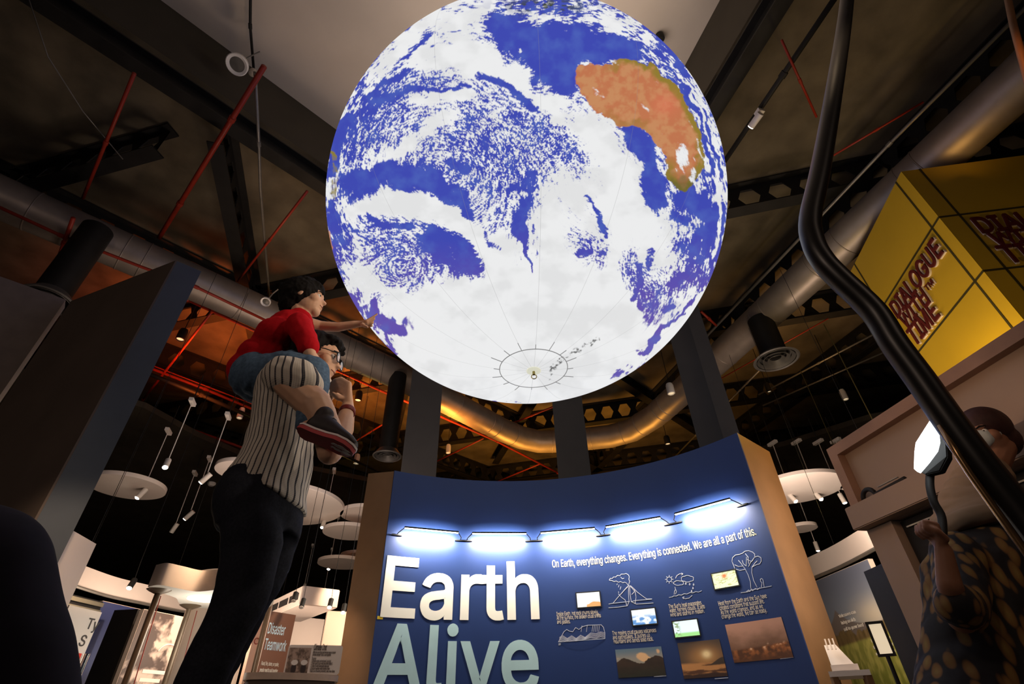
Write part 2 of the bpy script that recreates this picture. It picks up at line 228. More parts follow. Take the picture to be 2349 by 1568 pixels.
# letter outlines (advance, contours); each point is four characters
GLYPHS = {"'": (206, ['$)(y$\\(y$^)i$a*W$c*q$c+*$!+)$"*h$%*!$()3']), ',': (188, ['#[$,$/$,$d&5#y&5']), '.': (188, ['$0%E$A%E$Q%I$`%X$f%d$g%v$f&($c&.$^&4$U&=$G&D$>&E$/&D#z&=#p&4#j&+#g&"#g%j#m%[#t%Q$#%K']), '1': (453, ["$'%I'T%I'T&%&;&%&;+)%F+)$7*7$2*2$0*/$0)F%T*I%T&%$'&%"]), '2': (453, ['#u%I\'Q%I\'Q&($p&(&F\'^&l(/&y(A\'5(b\'@(z\'D),\'G);\'I)I\'I)g\'D*&\';*;\',*S&l*k&X*x&F+&&1+,%j+1%M+/%:+-%%+\'$a*r$X*l$P*e$9*M$1*A$(*/$!)t#y)g#w)K$Z)K$])h$a)t$l*/%"*?%7*K%I*Q%X*R%j*R&+*N&=*E&F*?&U*1&[*)&e)k&f)_&f)G&e);&b)2&[)#&O(h&;(M&-(=%O\'\\#u%x']), '3': (453, ['%C%C%Y%B%t%C&,%F&A%K&\\%U&n%`\'&%n\'1%y\'A&5\'J&F\'Q&X\'U&p\'U\'=\'J\'a\'B\'p\'3(+&w(>&n(D&Y(P&>(Y&)(\\%_(]\'@*R\'@+*$!+*$!*K&D*K&F*F&?*=$x(f$x(3%\\(2&)(,&8(&&G\'w&V\'i&b\'Z&i\'L&l\'C&p\'.&o&s&l&d&h&X&^&F&P&9&G&3&;&,&,&\'&#&$%m&"%E&"%8&$%&&*$t&0$a&=$Y&F$O&X$I&g$I&p#a&r#d&X#p&:$!&($/%r$J%^$b%R$t%K%/%E']), '4': (453, ["&A%I'$%I'$&X'i&X'i'7'$'8'$(y&A(y&A'8$F'7&^+*%x+*%_*[#]'2#]&X&@&W"]), '?': (358, ['$s%F$x%E%-%E%6%H%>%L%E%R%L%[%O%a%R%m%R%v%O&(%L&.%I&4%B&;%0&D$u&E$f&>$]&6$S&($Q%s$T%a$\\%U$c%N$l%H', '$_\'-%C\'-%D\'R%J\'g%P\'s%f(/&6(K&M(a&[(v&a)(&f):&k)O&k)m&g*%&a*:&[*F&O*X&<*k&$*z%i+)%E+0%$+0$c+,$Q+&$B*z$-*m#p*X#f*K#\\*:#V*(#P)d#Q)Z$3)Z$8)^$8)j$>*%$G*4$Q*?$`*J$o*P%$*S%9*T%E*S%S*O%`*I%i*D%v*7&"*.&*)y&,)g&,)U&()C%y)1%o)$%c(r%0(N$t(7$h("$b\'g$a\'[']), 'A': (480, ['#E%I$0%I$]&q$a&z$d\'"\'%\'"\'/&b\'W%I(B%I&>+#&:+*%I+*', "$v'[%A(k%N)>%\\)e%l*D%p*L%z*/&4)D&H(b&h'e&i'\\"]), 'C': (510, ['%z%C&1%B&F%C&X%E&j%I\'"%N\'4%U\'I%`\'X%j\'l%y\'x&+(4&L(;&X(A&g(I\'((K\'1(I\'5\'e\'5\'_&y\'T&d\'G&R\'=&H\'(&8&p&0&U&\'&=&$%y&$%^&*%L&1%7&<%&&I$r&X$d&j$X\'&$O\'=$K\'I$H\'X$E\'m$B(:$C(K$E(^$H(v$N)4$W)L$c)a$p)r%)*+%:*8%I*@%X*F%a*I%y*N&F*N&d*G&m*D\'(*:\'7*/\'E*"\'S)j\'[)[\'b)I\'d)A\'g)<(J)=(J)I(G)R(;)s(5*%(#*@\'i*U\'R*g\'1*y&y+&&U+/&@+0%p+0%O+)%4*z%"*q$p*j$U*V$B*C$0*+$!)j#l)F#c)"#_(^#](:#^("#a\'_#c\'O#e\'L#f\'C#p\'"$!&a$3&C$F&*$^%o$s%a%1%T%I%K%g%E']), 'D': (502, ['#q%I%]%I&-%L&Q%S&l%[\'*%g\'E%y\'Z&2\'m&J\'s&S(%&h(1\')(:\'J(=\'\\(@\'t(A(G(?(](:))(1)J(")k\'m*,\'W*E\'E*U\'0*d&o*q&f*u&E+$&0+\'%q+)#q+)', "$X&($X*J%i*J&+*G&9*E&T*<&f*3&x*''1)n'@)Y'F)M'R)/'W(q'Z(]'\\(#'U'P'R'D'I','<&n'0&^'!&O&f&@&N&4&6&.%r&("]), 'E': (419, ["#q%I'D%I'D&($X&($X'y'/'y'/(X$X(Y$X*J'A*K'A+*#q+)"]), 'F': (410, ["#q%I$X%I$X'q'&'r'&(Q$X(Q$X*J'>*K'>+*#q+)"]), 'G': (520, ['&!%C&4%B&E%C&[%E&m%I\'.%Q\'F%\\\'[%i\'j%u\'w&(()&7(5&I(D&g(J\'"(P\'C(Q(;&B(;&B\'\\\'l\'\\\'j\'E\'h\'7\'b\'%\'Y&j\'P&[\'H&R\'4&?\'%&5&m&-&[&\'&F&$%y&$%j&\'%L&1%;&:%(&H$r&X$f&g$X\'&$O\'=$K\'I$H\'X$E\'m$B(:$C(K$E(^$H(v$N)4$W)L$c)a$o)s%%*)%:*8%I*A%X*G%a*J%v*M&:*N&X*K&j*D\'%*:\'9*+\'J)s\'P)j\'\\)U\'e)>(N)>(D)a(>)p(#*@\'j*T\'U*e\'C*p\'4*w&y+&&R+/&=+0%p+0%g+/%d+-%L+)%1*y$p*k$U*W$<*=$/*+#z)j#o)O#c)(#_(^#](:#](%#_\'y#_\'m#c\'I#l\'+#x&g$0&F$C&/$X%t$s%`%1%T%I%K%g%E']), 'H': (517, ['#q%I$X%I$X("\'T("\'U%I(;%I(;+)\'U+*\'U([$X(\\$X+*#q+)']), 'I': (300, ['#T%I&3%I&3&(%8&(%8*K&3*K&3+*#T+)#T*K$Q*K$Q&(#T&(']), 'L': (393, ["#q%I'5%I'5&($X&($X+*#q+*"]), 'M': (628, ["#q%I$U%I$T)P$S)k$S*:%#(q&D%I'#%I(7(S(H)'(k*/(l*9(n*2(k)&(k%I)P%I)P+)(O+*'-'P&t&t&a&7&R&k&?'I&8'Y%@)z$s+)#q+)"]), 'O': (533, ['%z%C&1%B&E%C&]%F&s%K\'4%U\'L%a\'g%u\'x&+(,&=(8&O(D&d(O\'%(Y\'F(^\'o(_([(Y)+(M)R(D)g(5*((&*=\'o*O\'d*Z\'L*k\'1*y&p+)&W+.&=+0%p+0%O+)%4*z%"*q$p*j$[*Z$9*7$0*+$!)j#l)F#c)"#_(^#](:#](%#c\'O#l\'.#s&u$!&a$0&I$D&.$X%t$s%a%1%T%I%K%g%E', "%v&%%U&-%L&1%;&:%(&H$r&X$d&j$X'%$O'=$H'X$E'm$C(($C(K$E(^$H(v$N)4$W)L$c)a$q)s%)*+%4*4%=*:%R*D%a*I%y*N&:*N&F*M&a*H&s*A'+*7':*,'L)u'\\)^'k)@'p)1'v(s(!(R'z'p't'O'n':'e'%'S&a'J&U'=&H'(&:&p&0&^&*&F&$&1&$"]), 'S': (447, ['%E%A%b%@%z%@&5%C&V%K\'#%]\'5%k\'B%w\'Q&2\']&J\'`&S\'d&b\'d\'5\'b\'>\']\'P\'W\'\\\'H\'q\'7(&&w(7&_(C&5(Q&,(R%P(a$z(s$e)($X)5$R)A$O)M$N)Y$O)h$V)z$a*/$k*9%)*G%>*N%K*P%t*Q%w*O&&*O&5*K&G*E&\\*7&b*1&i*)&t)n&x)[\'^)[\'])k\'Z)w\'P*8\'D*J\'2*^\'#*i&e*x&M+\'&8+,%w+0%P+0%8+-%5++%,+*$z+\'$h*z$M*l$8*[$+*M$"*A#v*5#q*)#j)h#i)V#j)>#q)\'$"(n$3(Z$D(M$Y(@$t(4%>((&5\'l&S\'`&b\'W&s\'G&x\'A\'#\'5\'\'\')\'\'&q\'$&h&w&V&r&M&h&A&S&1&>&(&&&"%e&!%b%y%\\&!%C&#%5&&$w&.$h&7$X&D$O&P$I&\\$E&q$A&x#\\&w#[&q#]&n#^&_#e&J#j&>#v&)$)%s$D%^$Y%S$q%I']), 'T': (449, ["%B%I&(%I&(*J'm*K'm+*#U+)#U*K%B*K"]), 'U': (517, ['%e%B&\'%A&E%A&c%G\'!%N\'9%Y\'N%e\'`%t\'m&\'("&<(.&T(6&l(9&y(;\'0(;+)\'V+)\'V\'9\'S\'\'\'L&l\'F&`\':&N\'-&A&r&3&c&,&Q&\'&<&#&*&#%r&#%]&\'%K&,%<&3%!&F$q&Q$k&Z$`&o$Y\'0$W\'E$V+)#q+)#q\'B#u&w#w&i$&&Q$5&6$>&*$T%n$`%e$r%Y%-%P%K%G']), 'V': (480, ["%M%I&=%I(B+*'X+*&M'n&@'J&;'8&3'#&$&M%r&%%l&8%L'D$/+)#E+)#Q*b"]), 'W': (686, ["$u%I%g%I&k)8&p)Q&y)z'$*<'*)n'7)8'A(q(9%I)+%I)o(5)w(M*6)S*>)k*]+))t+*)H)5)A(n)$'\\(w';(s'/(l&n(`&-(A'Y'I+*&Y+)&T*t&A*&%l(,%['A%W'5%C&3%@&6%?&;%;&S%0'#%,'>%''J%#'_$-+*#E+)#K*k$'(Y$/(A"]), 'a': (389, ["$h%A%!%@%0%@%B%C%W%I%c%O%u%[&-%m&9&$&<%I&w%I&w(G&t(_&o(n&f)&&_)2&N)C&B)K&9)P&!)Y%a)_%0)a%')`%$)^$f)Z$E)N$')9#w)/#h(t#^(_#f([$-(R$?(M$G(\\$N(d$](s$f(x$r)$%*)*%K)+%])*%f)'%u(z&+(n&1(e&7(Y&;(D&;(5&7(,&0(&&*(#%u'y%5'q%''o$k'k$Z'i$?'`$0'Z#u'N#e'>#_'5#V&w#S&h#S&Y#S&J#V&>#]&)#b%z#n%h$*%U$6%O$E%I$Z%C", "%!%v$f%z$W&%$E&2$@&8$8&G$7&P$8&e$>&t$F'#$N'*$W'/$f'6%-'=%Q'@%c'E%o'F%u'H&$'I&0'M&9'R&;'M&:&k&3&V&'&A%o&0%Z&$%K%z%9%v"]), 'b': (424, ["%U%B%e%A%z%A&;%G&M%N&e%\\&t%h'&%u'3&-'>&B'H&Z'N&r'O'''R'0'R'i'O(-'H(H'?(`'3(u'&),&n)>&b)H&M)T&8)[&))_%z)_%w)a%S)a%8)[%/)W$z)O$q)G$b)8$M(t$L+)#j+)#j%I$J%I$K&'$P&)$S&'$e%h$t%Y%#%S%,%M%;%G%D%D", '%\\%w%Y%y%M%y%D%z%2&&$w&5$g&E$^&T$X&c$O\'\'$L\'?$M\'m$O(!$R(0$X(B$_(Q$i(`%#(t%2)"%P)+%h)+&&)%&/)!&>(r&O(c&W(W&c(?&k(!&o\'`&n\'B&l\'*&c&c&W&K&J&;&2&(&&&#%w%z%b%y']), 'c': (396, ["%6%B%^%A%y%E&+%G&L%V&[%_&t%u'+&6'1&B'8&T'.&X&X&d&M&K&@&:&7&2&%&'%m%z%O%w%4%z%+&#$v&*$j&2$a&;$T&K$K&Z$B&r$<'6$;'Q$<'l$>'o$?'x$E(9$N(N$`(f$j(p$s(v%+)%%C)+%X)*%j)(&%)!&7(q&F(`&P(Q&V(A'.(M'6(Q',(l&z)$&g):&X)E&@)R&()[%i)`%;)`%+)^$y)[$g)U$_)Q$O)H$@)=$')$#x(r#l(]#c(H#](-#Y'l#W'Q#X'A#Z''#\\'$#]&u#c&Z#l&E#x&0$.%v$=%g$O%Y$a%P$y%G"]), 'd': (424, ["%-%B%C%A%W%B%d%D%r%H&%%N&.%S&C%d&X&'&[&)&`&'&`%I'A%I'@+)&]+)&](s&J)6&<)E&%)U%p)\\%X)a%4)a$s)[$g)W$I)I$7):$()*#v(r#i(Z#a(B#Z('#W'l#W'Q#W'6#Y'-#Z'!#c&Z#l&B#x&-$*%u$=%b$I%Y$^%M$p%G", '%L%w%I%y%=%y%4%z%"&&$j&2$`&<$T&K$N&T$K&Z$B&r$?\'\'$<\'?$<\'f$?(!$E(<$Q(T$^(e$m(s%")"%+)%%@)+%X)+%p)%&%(y&1(q&<(f&L(Q&S(B&Y(0&\\\'x&^\'e&^\'A&[\'\'&V&l&L&T&G&K&A&B&1&2&"&)%p&#%g%z%R%y']), 'e': (404, ['%9%B%U%A%y%D&C%M&O%S&^%\\&j%e\'!%u\'/&0\'5&<\':&J&[&X&W&T&S&K&I&=&<&0&.&\'%s%z%c%x%F%w%4&!%+&$$q&,$Z&?$Q&K$H&Z$C&i$?\'!$>\'*$<\'-$<\'>\'?\'>\'?\'i\'=(+\'8(B\'2(T\',(c\'!(x&r)*&d)8&I)L&=)R&%)[%a)a%=)a$y)[$g)U$[)O$O)I$>)<$*)\'#x(r#l(]#c(E#](3#W\'i#W\'6#Z\'$#\\\'!#]&r#c&Z#l&E#x&0$.%v$=%g$O%Y$p%K%"%G', '$=\'q$<\'u$<($$>(\'$?(0$B(<$N(T$W(`$g(o$y)!%1)(%C)+%X)+%m)\'&")!&4(p&C(_&O(K&V(9&]\'q']), 'f': (254, ['$,%I$h%I$h)(%e)(%e)[$i)[$h*5$k*A$q*M$u*R%!*X%-*]%<*a%K*a%W*_%c*[%f*b%t+5%i+:%K+?%3+?%0+=%$+=$o+9$Z+0$N+($<*n$5*b$/*S$,*5$+)\\#;)[#;)($,)(']), 'g': (425, ['%;#g%O#f%d#f&"#j&L#v&j$-\'$$@\')$F\'2$U\';$j\'A%.\'A)[&`)\\&`(s&H):&7)J&()T%r)[%d)_%[)`%4)`%()_$m)Y$^)T$J)I$=)?$*)+#v(s#l(a#c(I#](7#X\'q#W\':#]&s#c&^#l&I$*&%$:%p$X%]$p%T%-%O%U%N%s%T&.%^&E%p&]&9&]%1&\\%(&V$s&M$d&@$W&1$N%y$G%d$B%C$B%+$E$s$L$[$Z$@$y#h$]#r$L$$$=$.$4$C$$$^#r%%#i', '%=&*%"&1$m&:$_&F$W&O$O&[$B&y$<\':$;\'U$<\'p$B(1$N(O$X(^$j(r$y)!%7))%C)*%a))%m)&&")!&1(q&B(a&M(O&S(C&Y(1&\\("&^\'o&_\'=&]\':&]\'1&X&y&R&g&G&R&:&C&.&9&"&3%m&-%_&+']), 'h': (410, ["#j%I$L%I$L(,$O(;$Y(V$a(b$n(p$w(u%/)$%;)(%G)(%J)*%_)*%w)$&,(u&5(m&C(\\&H(P&M(>&O(5&O%I'1%I'1(>'-(\\')(j'!)#&r)2&a)D&Y)K&J)T&>)Y&,)^&#)^%z)`%V)a%>)]%-)V$t)L$a);$M(x$L+*#j+*"]), 'i': (167, ['#j%I$L%I$L)[#j)[', '$"*D$/*B$;*D$G*I$Q*S$X*_$X*t$T+#$M+-$>+6$2+9$)+9#w+5#n+0#d+&#a*z#^*q#^*h#c*V#q*H']), 'j': (167, ['#+#o#8#n#G#n#Y#q#k#w$#$&$2$3$?$E$D$Q$K$f$L$x$L)\\#j)\\#i$u#c$c#Y$V#M$P#D$M#+$K', '$.*B$>*D$G*I$T*W$W*]$X*f$W*x$O+*$G+1$>+6$2+8#z+7#t+4#k+.#a+!#_*r#^*i#a*Z#j*N#q*H#z*D']), 'k': (381, ["#j%I$L%I$L&z$c'7$u'G&M%I'A%I%R'b%L'k%g(1'5)[&B)[$V'k$S'i$M'j$L+*#j+*"]), 'l': (189, ['$R%H$e%G$w%G%/%J%6%N%4%Q%,&$$w&#$e&#$\\&&$V&)$P&3$L&H$L+)#j+)#j&3#p%u#v%i$%%]$5%Q$D%K']), 'm': (610, ['#j%I$L%I$L(5$O(D$Y(\\$^(e$n(t%*)&%5)*%;)+%S)+%e)\'%q)"&#(s&/(e&6(V&9(J&9%I&v%I&v(2&y(J\'%(\\\')(b\'.(h\'>(x\'J)$\'Y))\'b)+\'z)+(2)\'(A)!(J(u(R(n(\\(^(`(P(c(>(c%I)F%I)F(J)B(b)=(t)6)))*);(z)F(k)Q(Y)Z(G)`(2)c\'u)b\'b)`\'V)]\'A)T\',)E&s)2&j)#&d(q&\\),&P)>&D)L&8)U&&)^%k)c%M)c%A)`%/)Z$t)N$_):$R)&$M(v$K(z$J)[#j)[']), 'n': (410, ["#j%I$L%I$L(,$O(;$Y(V$a(b$n(p$w(u%/)$%;)(%G)(%J)*%_)*%w)$&,(u&5(m&C(\\&H(P&M(>&O(5&O%I'1%I'1(>'0(M'*(h'!)#&q)3&a)D&Y)K&J)T&>)Y&,)^&#)^%z)`%V)a%>)]%-)V%#)Q$r)J$h)B$a);$X)/$K(t$J)[#j)["]), 'o': (415, ["%6%B%O%A%g%A&(%G&@%P&R%Y&d%g&s%v&z&$')&0'4&E'>&Z'D&o'G'$'I'7'J'f'D(3';(N'4(]'&(u&u)*&c)<&R)I&:)U&%)\\%e)`%;)`%+)^$y)[$g)U$_)Q$O)H$?)<$')$#x(r#l(]#c(H#](-#Y'l#W'Q#X'A#Z''#\\'$#]&u#c&Z#l&E#x&0$.%v$=%g$O%Y$a%P$y%G", '%F%x%4%z%+&#%"&&$s&,$a&;$N&T$G&c$B&r$<\'6$;\'Q$=\'m$@($$E(9$N(N$^(c$j(p%")!%4)(%C)+%^)+%v)%&+(x&B(f&R(N&\\(6&b\'x&f\']&e\'9&a\'$&X&`&M&K&@&:&+&*%v&#%m%z%X%w%O%w']), 'p': (424, ["#j#n$L#n$M&/$d%i$t%Y%#%S%2%K%D%D%U%B%z%A&;%G&M%N&e%\\&t%h'&%u'3&-'>&B'H&Z'N&r'R'<'R'r'O(-'H(H'?(`'3(u'&),&n)>&b)H&M)T&8)[%y)`%S)a%8)[%))T$z)O$q)G$b)8$M(t$J)[#j)\\", '%\\%w%Y%y%M%y%D%z%2&&$w&5$g&E$^&T$X&c$O\'\'$L\'?$M\'m$O(!$R(0$X(B$_(Q$i(`%#(t%2)"%P)+%h)+&&)%&/)!&>(r&O(c&W(W&c(?&k(!&o\'`&n\'B&l\'*&c&c&W&K&J&;&2&(&&&#%w%z%b%y']), 'q': (424, ["&]#n'A#n'A)\\&`)\\&`(t&G)9&<)E&+)R%y)X%p)\\%X)a%4)a$s)[$a)U$L)K$7):$()*#v(r#i(Z#](6#W'l#W'6#Y'-#Z'!#c&Z#l&B#x&-$*%u$9%f$I%Y$^%M$p%G%.%A%W%B%d%D%r%H&%%N&.%S&@%b&P%u&[&.", '%L%w%I%y%=%y%4%z%"&&$j&2$`&<$T&K$N&T$K&Z$B&r$?\'\'$<\'?$<\'f$?(!$E(<$Q(T$^(e$m(s%")"%+)%%@)+%X)+%p)%&%(y&1(q&<(f&L(Q&S(B&Y(0&\\\'x&^\'e&^\'A&[\'\'&V&l&L&T&G&K&A&B&1&2&"&)%p&#%g%z%R%y']), 'r': (259, ['#j%I$L%I$L(2$P(A$X(V$^(_$n(o%&(x%8)$%E)&%[)&%s)$%s)a%D)a%5)]%#)V$t)Q$h)H$^)>$K(y$J)[#j)[']), 's': (365, ['%#%B%9%A%`%D&\'%M&3%S&K%b&X%o&a&!&j&0&p&E&q&N&q&f&m\'!&b\'6&N\'J&9\'W&\'\'^%c\'g%!\'w$c(&$X(-$Q(4$M(9$J(?$H(Q$I(Z$M(f$R(l$^(x$i)$$x)*%/)-%C)-%T)+%]))%l)"%v(u&((f&.(]&4(O&k(]&d(o&[)\'&N)8&?)F&3)N%x)X%o)[%Q)a%$)a%!)_$r)_$`)[$?)L$0)A#t)*#n)!#h(l#e(]#e(<#j(\'#u\'o$"\'f$-\'\\$B\'O$T\'G$r\'>%T\'0%o\'\'&$&w&,&o&1&f&2&Z&2&N&1&H&\'&8%u&-%i&&%Z&!%H%w%\'%w$o%z$Z&)$N&2$C&?$9&Y$0&X#Z&N#\\&?#b&-#n%u$$%c$<%S$N%K$Z%G$l%D']), 't': (227, ['$k%F%\'%E%?%E%V%J%K&$%;&"%*&!%!&!$o&$$i&\'$c&,$[&:$Y&R$Y)\'%M)\'%M)\\$Y)\\$Y*]#v*]#v)\\#;)\\#;)\'#v)\'#v&L#w&7$#&"$*%n$7%^$H%R$W%K']), 'u': (410, ["%$%E%5%D%J%D%Y%G%q%P&(%Z&8%h&E%x&P&1&Q%I'1%I'1)\\&O)\\&O'!&L&i&H&]&?&K&9&B&,&5%z&-%b&#%K&!%2&#%&&&$q&/$e&9$X&K$R&W$O&f$M'#$L)\\#j)\\#j&x#k&a#m&T#q&B#z&*$)%u$5%g$A%\\$J%V$\\%M$n%G"]), 'v': (389, ["%$%I%c%I'@)[&X)[%[&z%W&k%O&V%K&A%D&+%@&2%<&G%0&n$/)[#F)["]), 'w': (567, ["$d%I%H%I&$'P&%'Y&5(8&7(D&<(S&B(r&K(P&O(8&T()&d'G'=%I'z%I)1)A)6)M)9)[(S)[($'e's'D']&>'Y&7'K&w'C'8'5'q&m)5&f)S&b)[&#)[%F'J%9&n%4&_%+&2$r',$h'M$c'b$2)[#M)["]), 'y': (389, ['$!#m$)#l$A#l$V#o$h#v$z$\'%+$1%6$=%?$L%K$d%`%@&a("\'A)\\&X)[&P)F%U&j%C&(%<&F%*\'%$/)\\#F)[#L)L%$%I$u%.$n$v$d$a$Y$T$P$N$J$L$>$J$;$H$5$H#r$N#d#s#k#p'])}
def text_geo(s, size=1, bold=0, extrude=.01, spacing=1, xs=1, res=3):
    """outline text; overlapping strokes of one letter go into separate fills so that none cancels another"""
    layers = {}; x0 = 0
    area = lambda P: sum(a[0]*b[1]-b[0]*a[1] for a, b in zip(P, P[1:]+P[:1]))
    def inside(p, P):
        r = False
        for (ax, ay), (bx, by) in zip(P, P[1:]+P[:1]):
            if (ay > p[1]) != (by > p[1]) and p[0] < (bx-ax)*(p[1]-ay)/(by-ay)+ax: r = not r
        return r
    for ch in s:
        if ch not in GLYPHS: x0 += .21*spacing; continue
        adv, cs = GLYPHS[ch]; C = []
        for c in cs:
            q = [ord(k)-33 for k in c]; pts = [((q[i]*90+q[i+1]-200)/1000, (q[i+2]*90+q[i+3]-400)/1000) for i in range(0, len(q), 4)]
            if res < 3 and len(pts) > 30: pts = pts[::2]
            C.append(pts)
        sg = 1 if max(C, key=lambda P: abs(area(P))) and area(max(C, key=lambda P: abs(area(P)))) > 0 else -1
        outer = [P for P in C if area(P)*sg > 0]; holes = [P for P in C if area(P)*sg <= 0]
        for k, P in enumerate(outer):
            L = layers.setdefault(k, []); L.append([(x+x0, y) for x, y in P])
            for h in holes:
                if inside(h[0], P): L.append([(x+x0, y) for x, y in h])
        x0 += adv/1000*spacing
    v, f = [], []
    for L in layers.values():
        cu = bpy.data.curves.new('t', 'CURVE'); cu.dimensions = '2D'; cu.fill_mode = 'BOTH'; cu.offset = bold
        for pts in L:
            sp = cu.splines.new('POLY'); sp.points.add(len(pts)-1); sp.use_cyclic_u = True
            for k, (x, y) in enumerate(pts): sp.points[k].co = (x, y, 0, 1)
        o = bpy.data.objects.new('t', cu); COL.objects.link(o)
        me = bpy.data.meshes.new_from_object(o.evaluated_get(bpy.context.evaluated_depsgraph_get()))
        bm_ = bmesh.new(); bm_.from_mesh(me); bmesh.ops.remove_doubles(bm_, verts=bm_.verts, dist=1e-6); bm_.to_mesh(me); bm_.free()
        n = len(v); v += [(p.co.x*xs*size, p.co.y*size, p.co.z) for p in me.vertices]
        f += [tuple(i+n for i in (q.vertices if q.normal.z > 0 else list(q.vertices)[::-1])) for q in me.polygons]
        bpy.data.objects.remove(o); bpy.data.curves.remove(cu); bpy.data.meshes.remove(me)
    return v, f
def text_on(mb, s, mapf, u0, v0, height, width=None, bold=0, extrude=.004, xs=1, res=3, center=False, spacing=1):
    """letters laid with cap height `height` (optionally stretched to `width`) from (u0,v0) on a surface map (u,v,w)->point"""
    v, f = text_geo(s, 1, bold, 0, spacing, xs, res)
    if not v: return
    if res >= 8:                                  # cut big letters into narrow strips so that they follow the curved wall
        bm_ = bmesh.new(); vs = [bm_.verts.new(p) for p in v]
        for q in f: bm_.faces.new([vs[i] for i in q])
        for x in np.arange(min(p[0] for p in v)+.03, max(p[0] for p in v), .06):
            bmesh.ops.bisect_plane(bm_, geom=bm_.verts[:]+bm_.edges[:]+bm_.faces[:], plane_co=(x, 0, 0), plane_no=(1, 0, 0))
        bm_.verts.index_update(); v = [tuple(p.co) for p in bm_.verts]; f = [tuple(p.index for p in q.verts) for q in bm_.faces]; bm_.free()
    a = np.array(v); cap = .509
    k = height/cap; x0, x1 = a[:, 0].min(), a[:, 0].max(); kx = k if width is None else width/(x1-x0)
    n = len(v); V1 = []; 
    off = -(x1-x0)/2*kx if center else 0
    for w in (0.0015, 0.0015+extrude):
        V1 += [mapf(u0+off+(p[0]-x0)*kx, v0+p[1]*k, w) for p in v]
    edges = {}
    F = [tuple(i+n for i in q) for q in f] + [tuple(q[::-1]) for q in f]
    for q in f:
        for i in range(len(q)):
            e = (q[i], q[(i+1) % len(q)]); key = (min(e), max(e)); edges[key] = None if key in edges else e
    for key, e in edges.items():
        if e: F.append((e[1], e[0], e[0]+n, e[1]+n))
    mb.raw(V1, F)
def picture(name, mapf, u0, u1, v0, v1, colf, parent=None, nx=120, ny=90, w=.004, emit=0, origin=None, rough=.5):
    """a printed (or glowing) rectangle; colf(X,Y arrays in 0..1, Y up) -> rgb linear"""
    X, Y = np.meshgrid(np.linspace(0, 1, nx), np.linspace(0, 1, ny))
    c = np.clip(np.stack([np.broadcast_to(q, X.shape) for q in colf(X, Y)], -1), 0, 1).reshape(-1, 3)
    top = [mapf(u0+(u1-u0)*x, v0+(v1-v0)*y, w) for x, y in zip(X.ravel(), Y.ravel())]
    F = [(j*nx+i, j*nx+i+1, (j+1)*nx+i+1, (j+1)*nx+i) for j in range(ny-1) for i in range(nx-1)]
    # a back and rim so that the sheet has thickness
    rim = [i for i in range(nx)]+[j*nx+nx-1 for j in range(1, ny)]+[(ny-1)*nx+i for i in range(nx-2, -1, -1)]+[j*nx for j in range(ny-2, 0, -1)]
    n0 = len(top); back = [mapf(u0+(u1-u0)*(r % nx)/(nx-1), v0+(v1-v0)*(r//nx)/(ny-1), .0005) for r in rim]
    F += [(rim[i], n0+i, n0+(i+1) % len(rim), rim[(i+1) % len(rim)]) for i in range(len(rim))]
    me = bpy.data.meshes.new(name); me.from_pydata(top+back, [], F); me.update()
    at = me.attributes.new('pic', 'FLOAT_COLOR', 'POINT')
    cc = np.ones((len(top)+len(back), 4), 'f'); cc[:n0, :3] = c; cc[n0:, :3] = c[rim]
    at.data.foreach_set('color', cc.ravel())
    return link(name, me, attr_mat('screen_picture', emit) if emit else attr_mat('print_picture'), parent, origin)
# smooth value noise in numpy, for pictures, prints and the globe's map
def vnoise(x, y, seed=0):
    rs = np.random.RandomState(seed); T = rs.rand(256, 256); xi = np.floor(x).astype(int); yi = np.floor(y).astype(int)
    fx = x-xi; fy = y-yi; fx = fx*fx*(3-2*fx); fy = fy*fy*(3-2*fy)
    g = lambda a, b: T[a % 256, b % 256]
    return (g(xi, yi)*(1-fx)+g(xi+1, yi)*fx)*(1-fy)+(g(xi, yi+1)*(1-fx)+g(xi+1, yi+1)*fx)*fy
def fbm(x, y, seed=0, o=5, g=.5):
    s = 0; a = 1; t = 0
    for i in range(o): s = s+a*vnoise(x*2**i+13.7*i, y*2**i+7.1*i, seed+i); t += a; a *= g
    return s/t
def sm(a, b, x): t = np.clip((x-a)/(b-a), 0, 1); return t*t*(3-2*t)
def mixc(a, b, t): return [p*(1-t)+q*t for p, q in zip(a, b)]

# ================================================================== SHELL
A1, A2, A3 = 43.35, -17.0, 103.3
def nrm(az): a = math.radians(az); return Vector((math.cos(a), -math.sin(a), 0))
def isect(az1, c1, az2, c2):
    n1, n2 = nrm(az1), nrm(az2); M = np.array([[n1.x, n1.y], [n2.x, n2.y]]); p = np.linalg.solve(M, [c1, c2]); return Vector((p[0], p[1], 0))
ZD = 8.36                                      # underside of the deck
struct('floor', MB().box((0, 8, -.05), (60, 60, .1)), mat('floor_vinyl', (.10, .085, .07), .35, 0, .1, 3))
CZ = Vector((0, 0, 1))
K = isect(A1, -6.15, A2, 4.42)                 # apex of the raised bay above the globe
t1, t2 = direc(A1), direc(A2)
def up(p, z): return Vector((p.x, p.y, z))
mb = MB()
mb.prism([up(K, ZD), up(K-t1*30, ZD), up(K-t1*30+Vector((-30, 40, 0)), ZD), up(K+t1*26+Vector((-20, 20, 0)), ZD), up(K+t1*26, ZD)], (0, 0, .3))
mb.prism([up(K, ZD+.001), up(K+t1*26, ZD+.001), up(K-t2*24+Vector((34, 0, 0)), ZD+.001), up(K-t2*24, ZD+.001)], (0, 0, .3))
struct('ceiling', mb, M_conc)
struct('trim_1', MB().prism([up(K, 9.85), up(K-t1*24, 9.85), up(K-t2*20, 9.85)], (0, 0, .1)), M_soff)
struct('trim_2', MB().prism([up(K, ZD), up(K-t1*24, ZD), up(K-t1*24, 9.9), up(K, 9.9)], nrm(A1)*-.12), M_band)
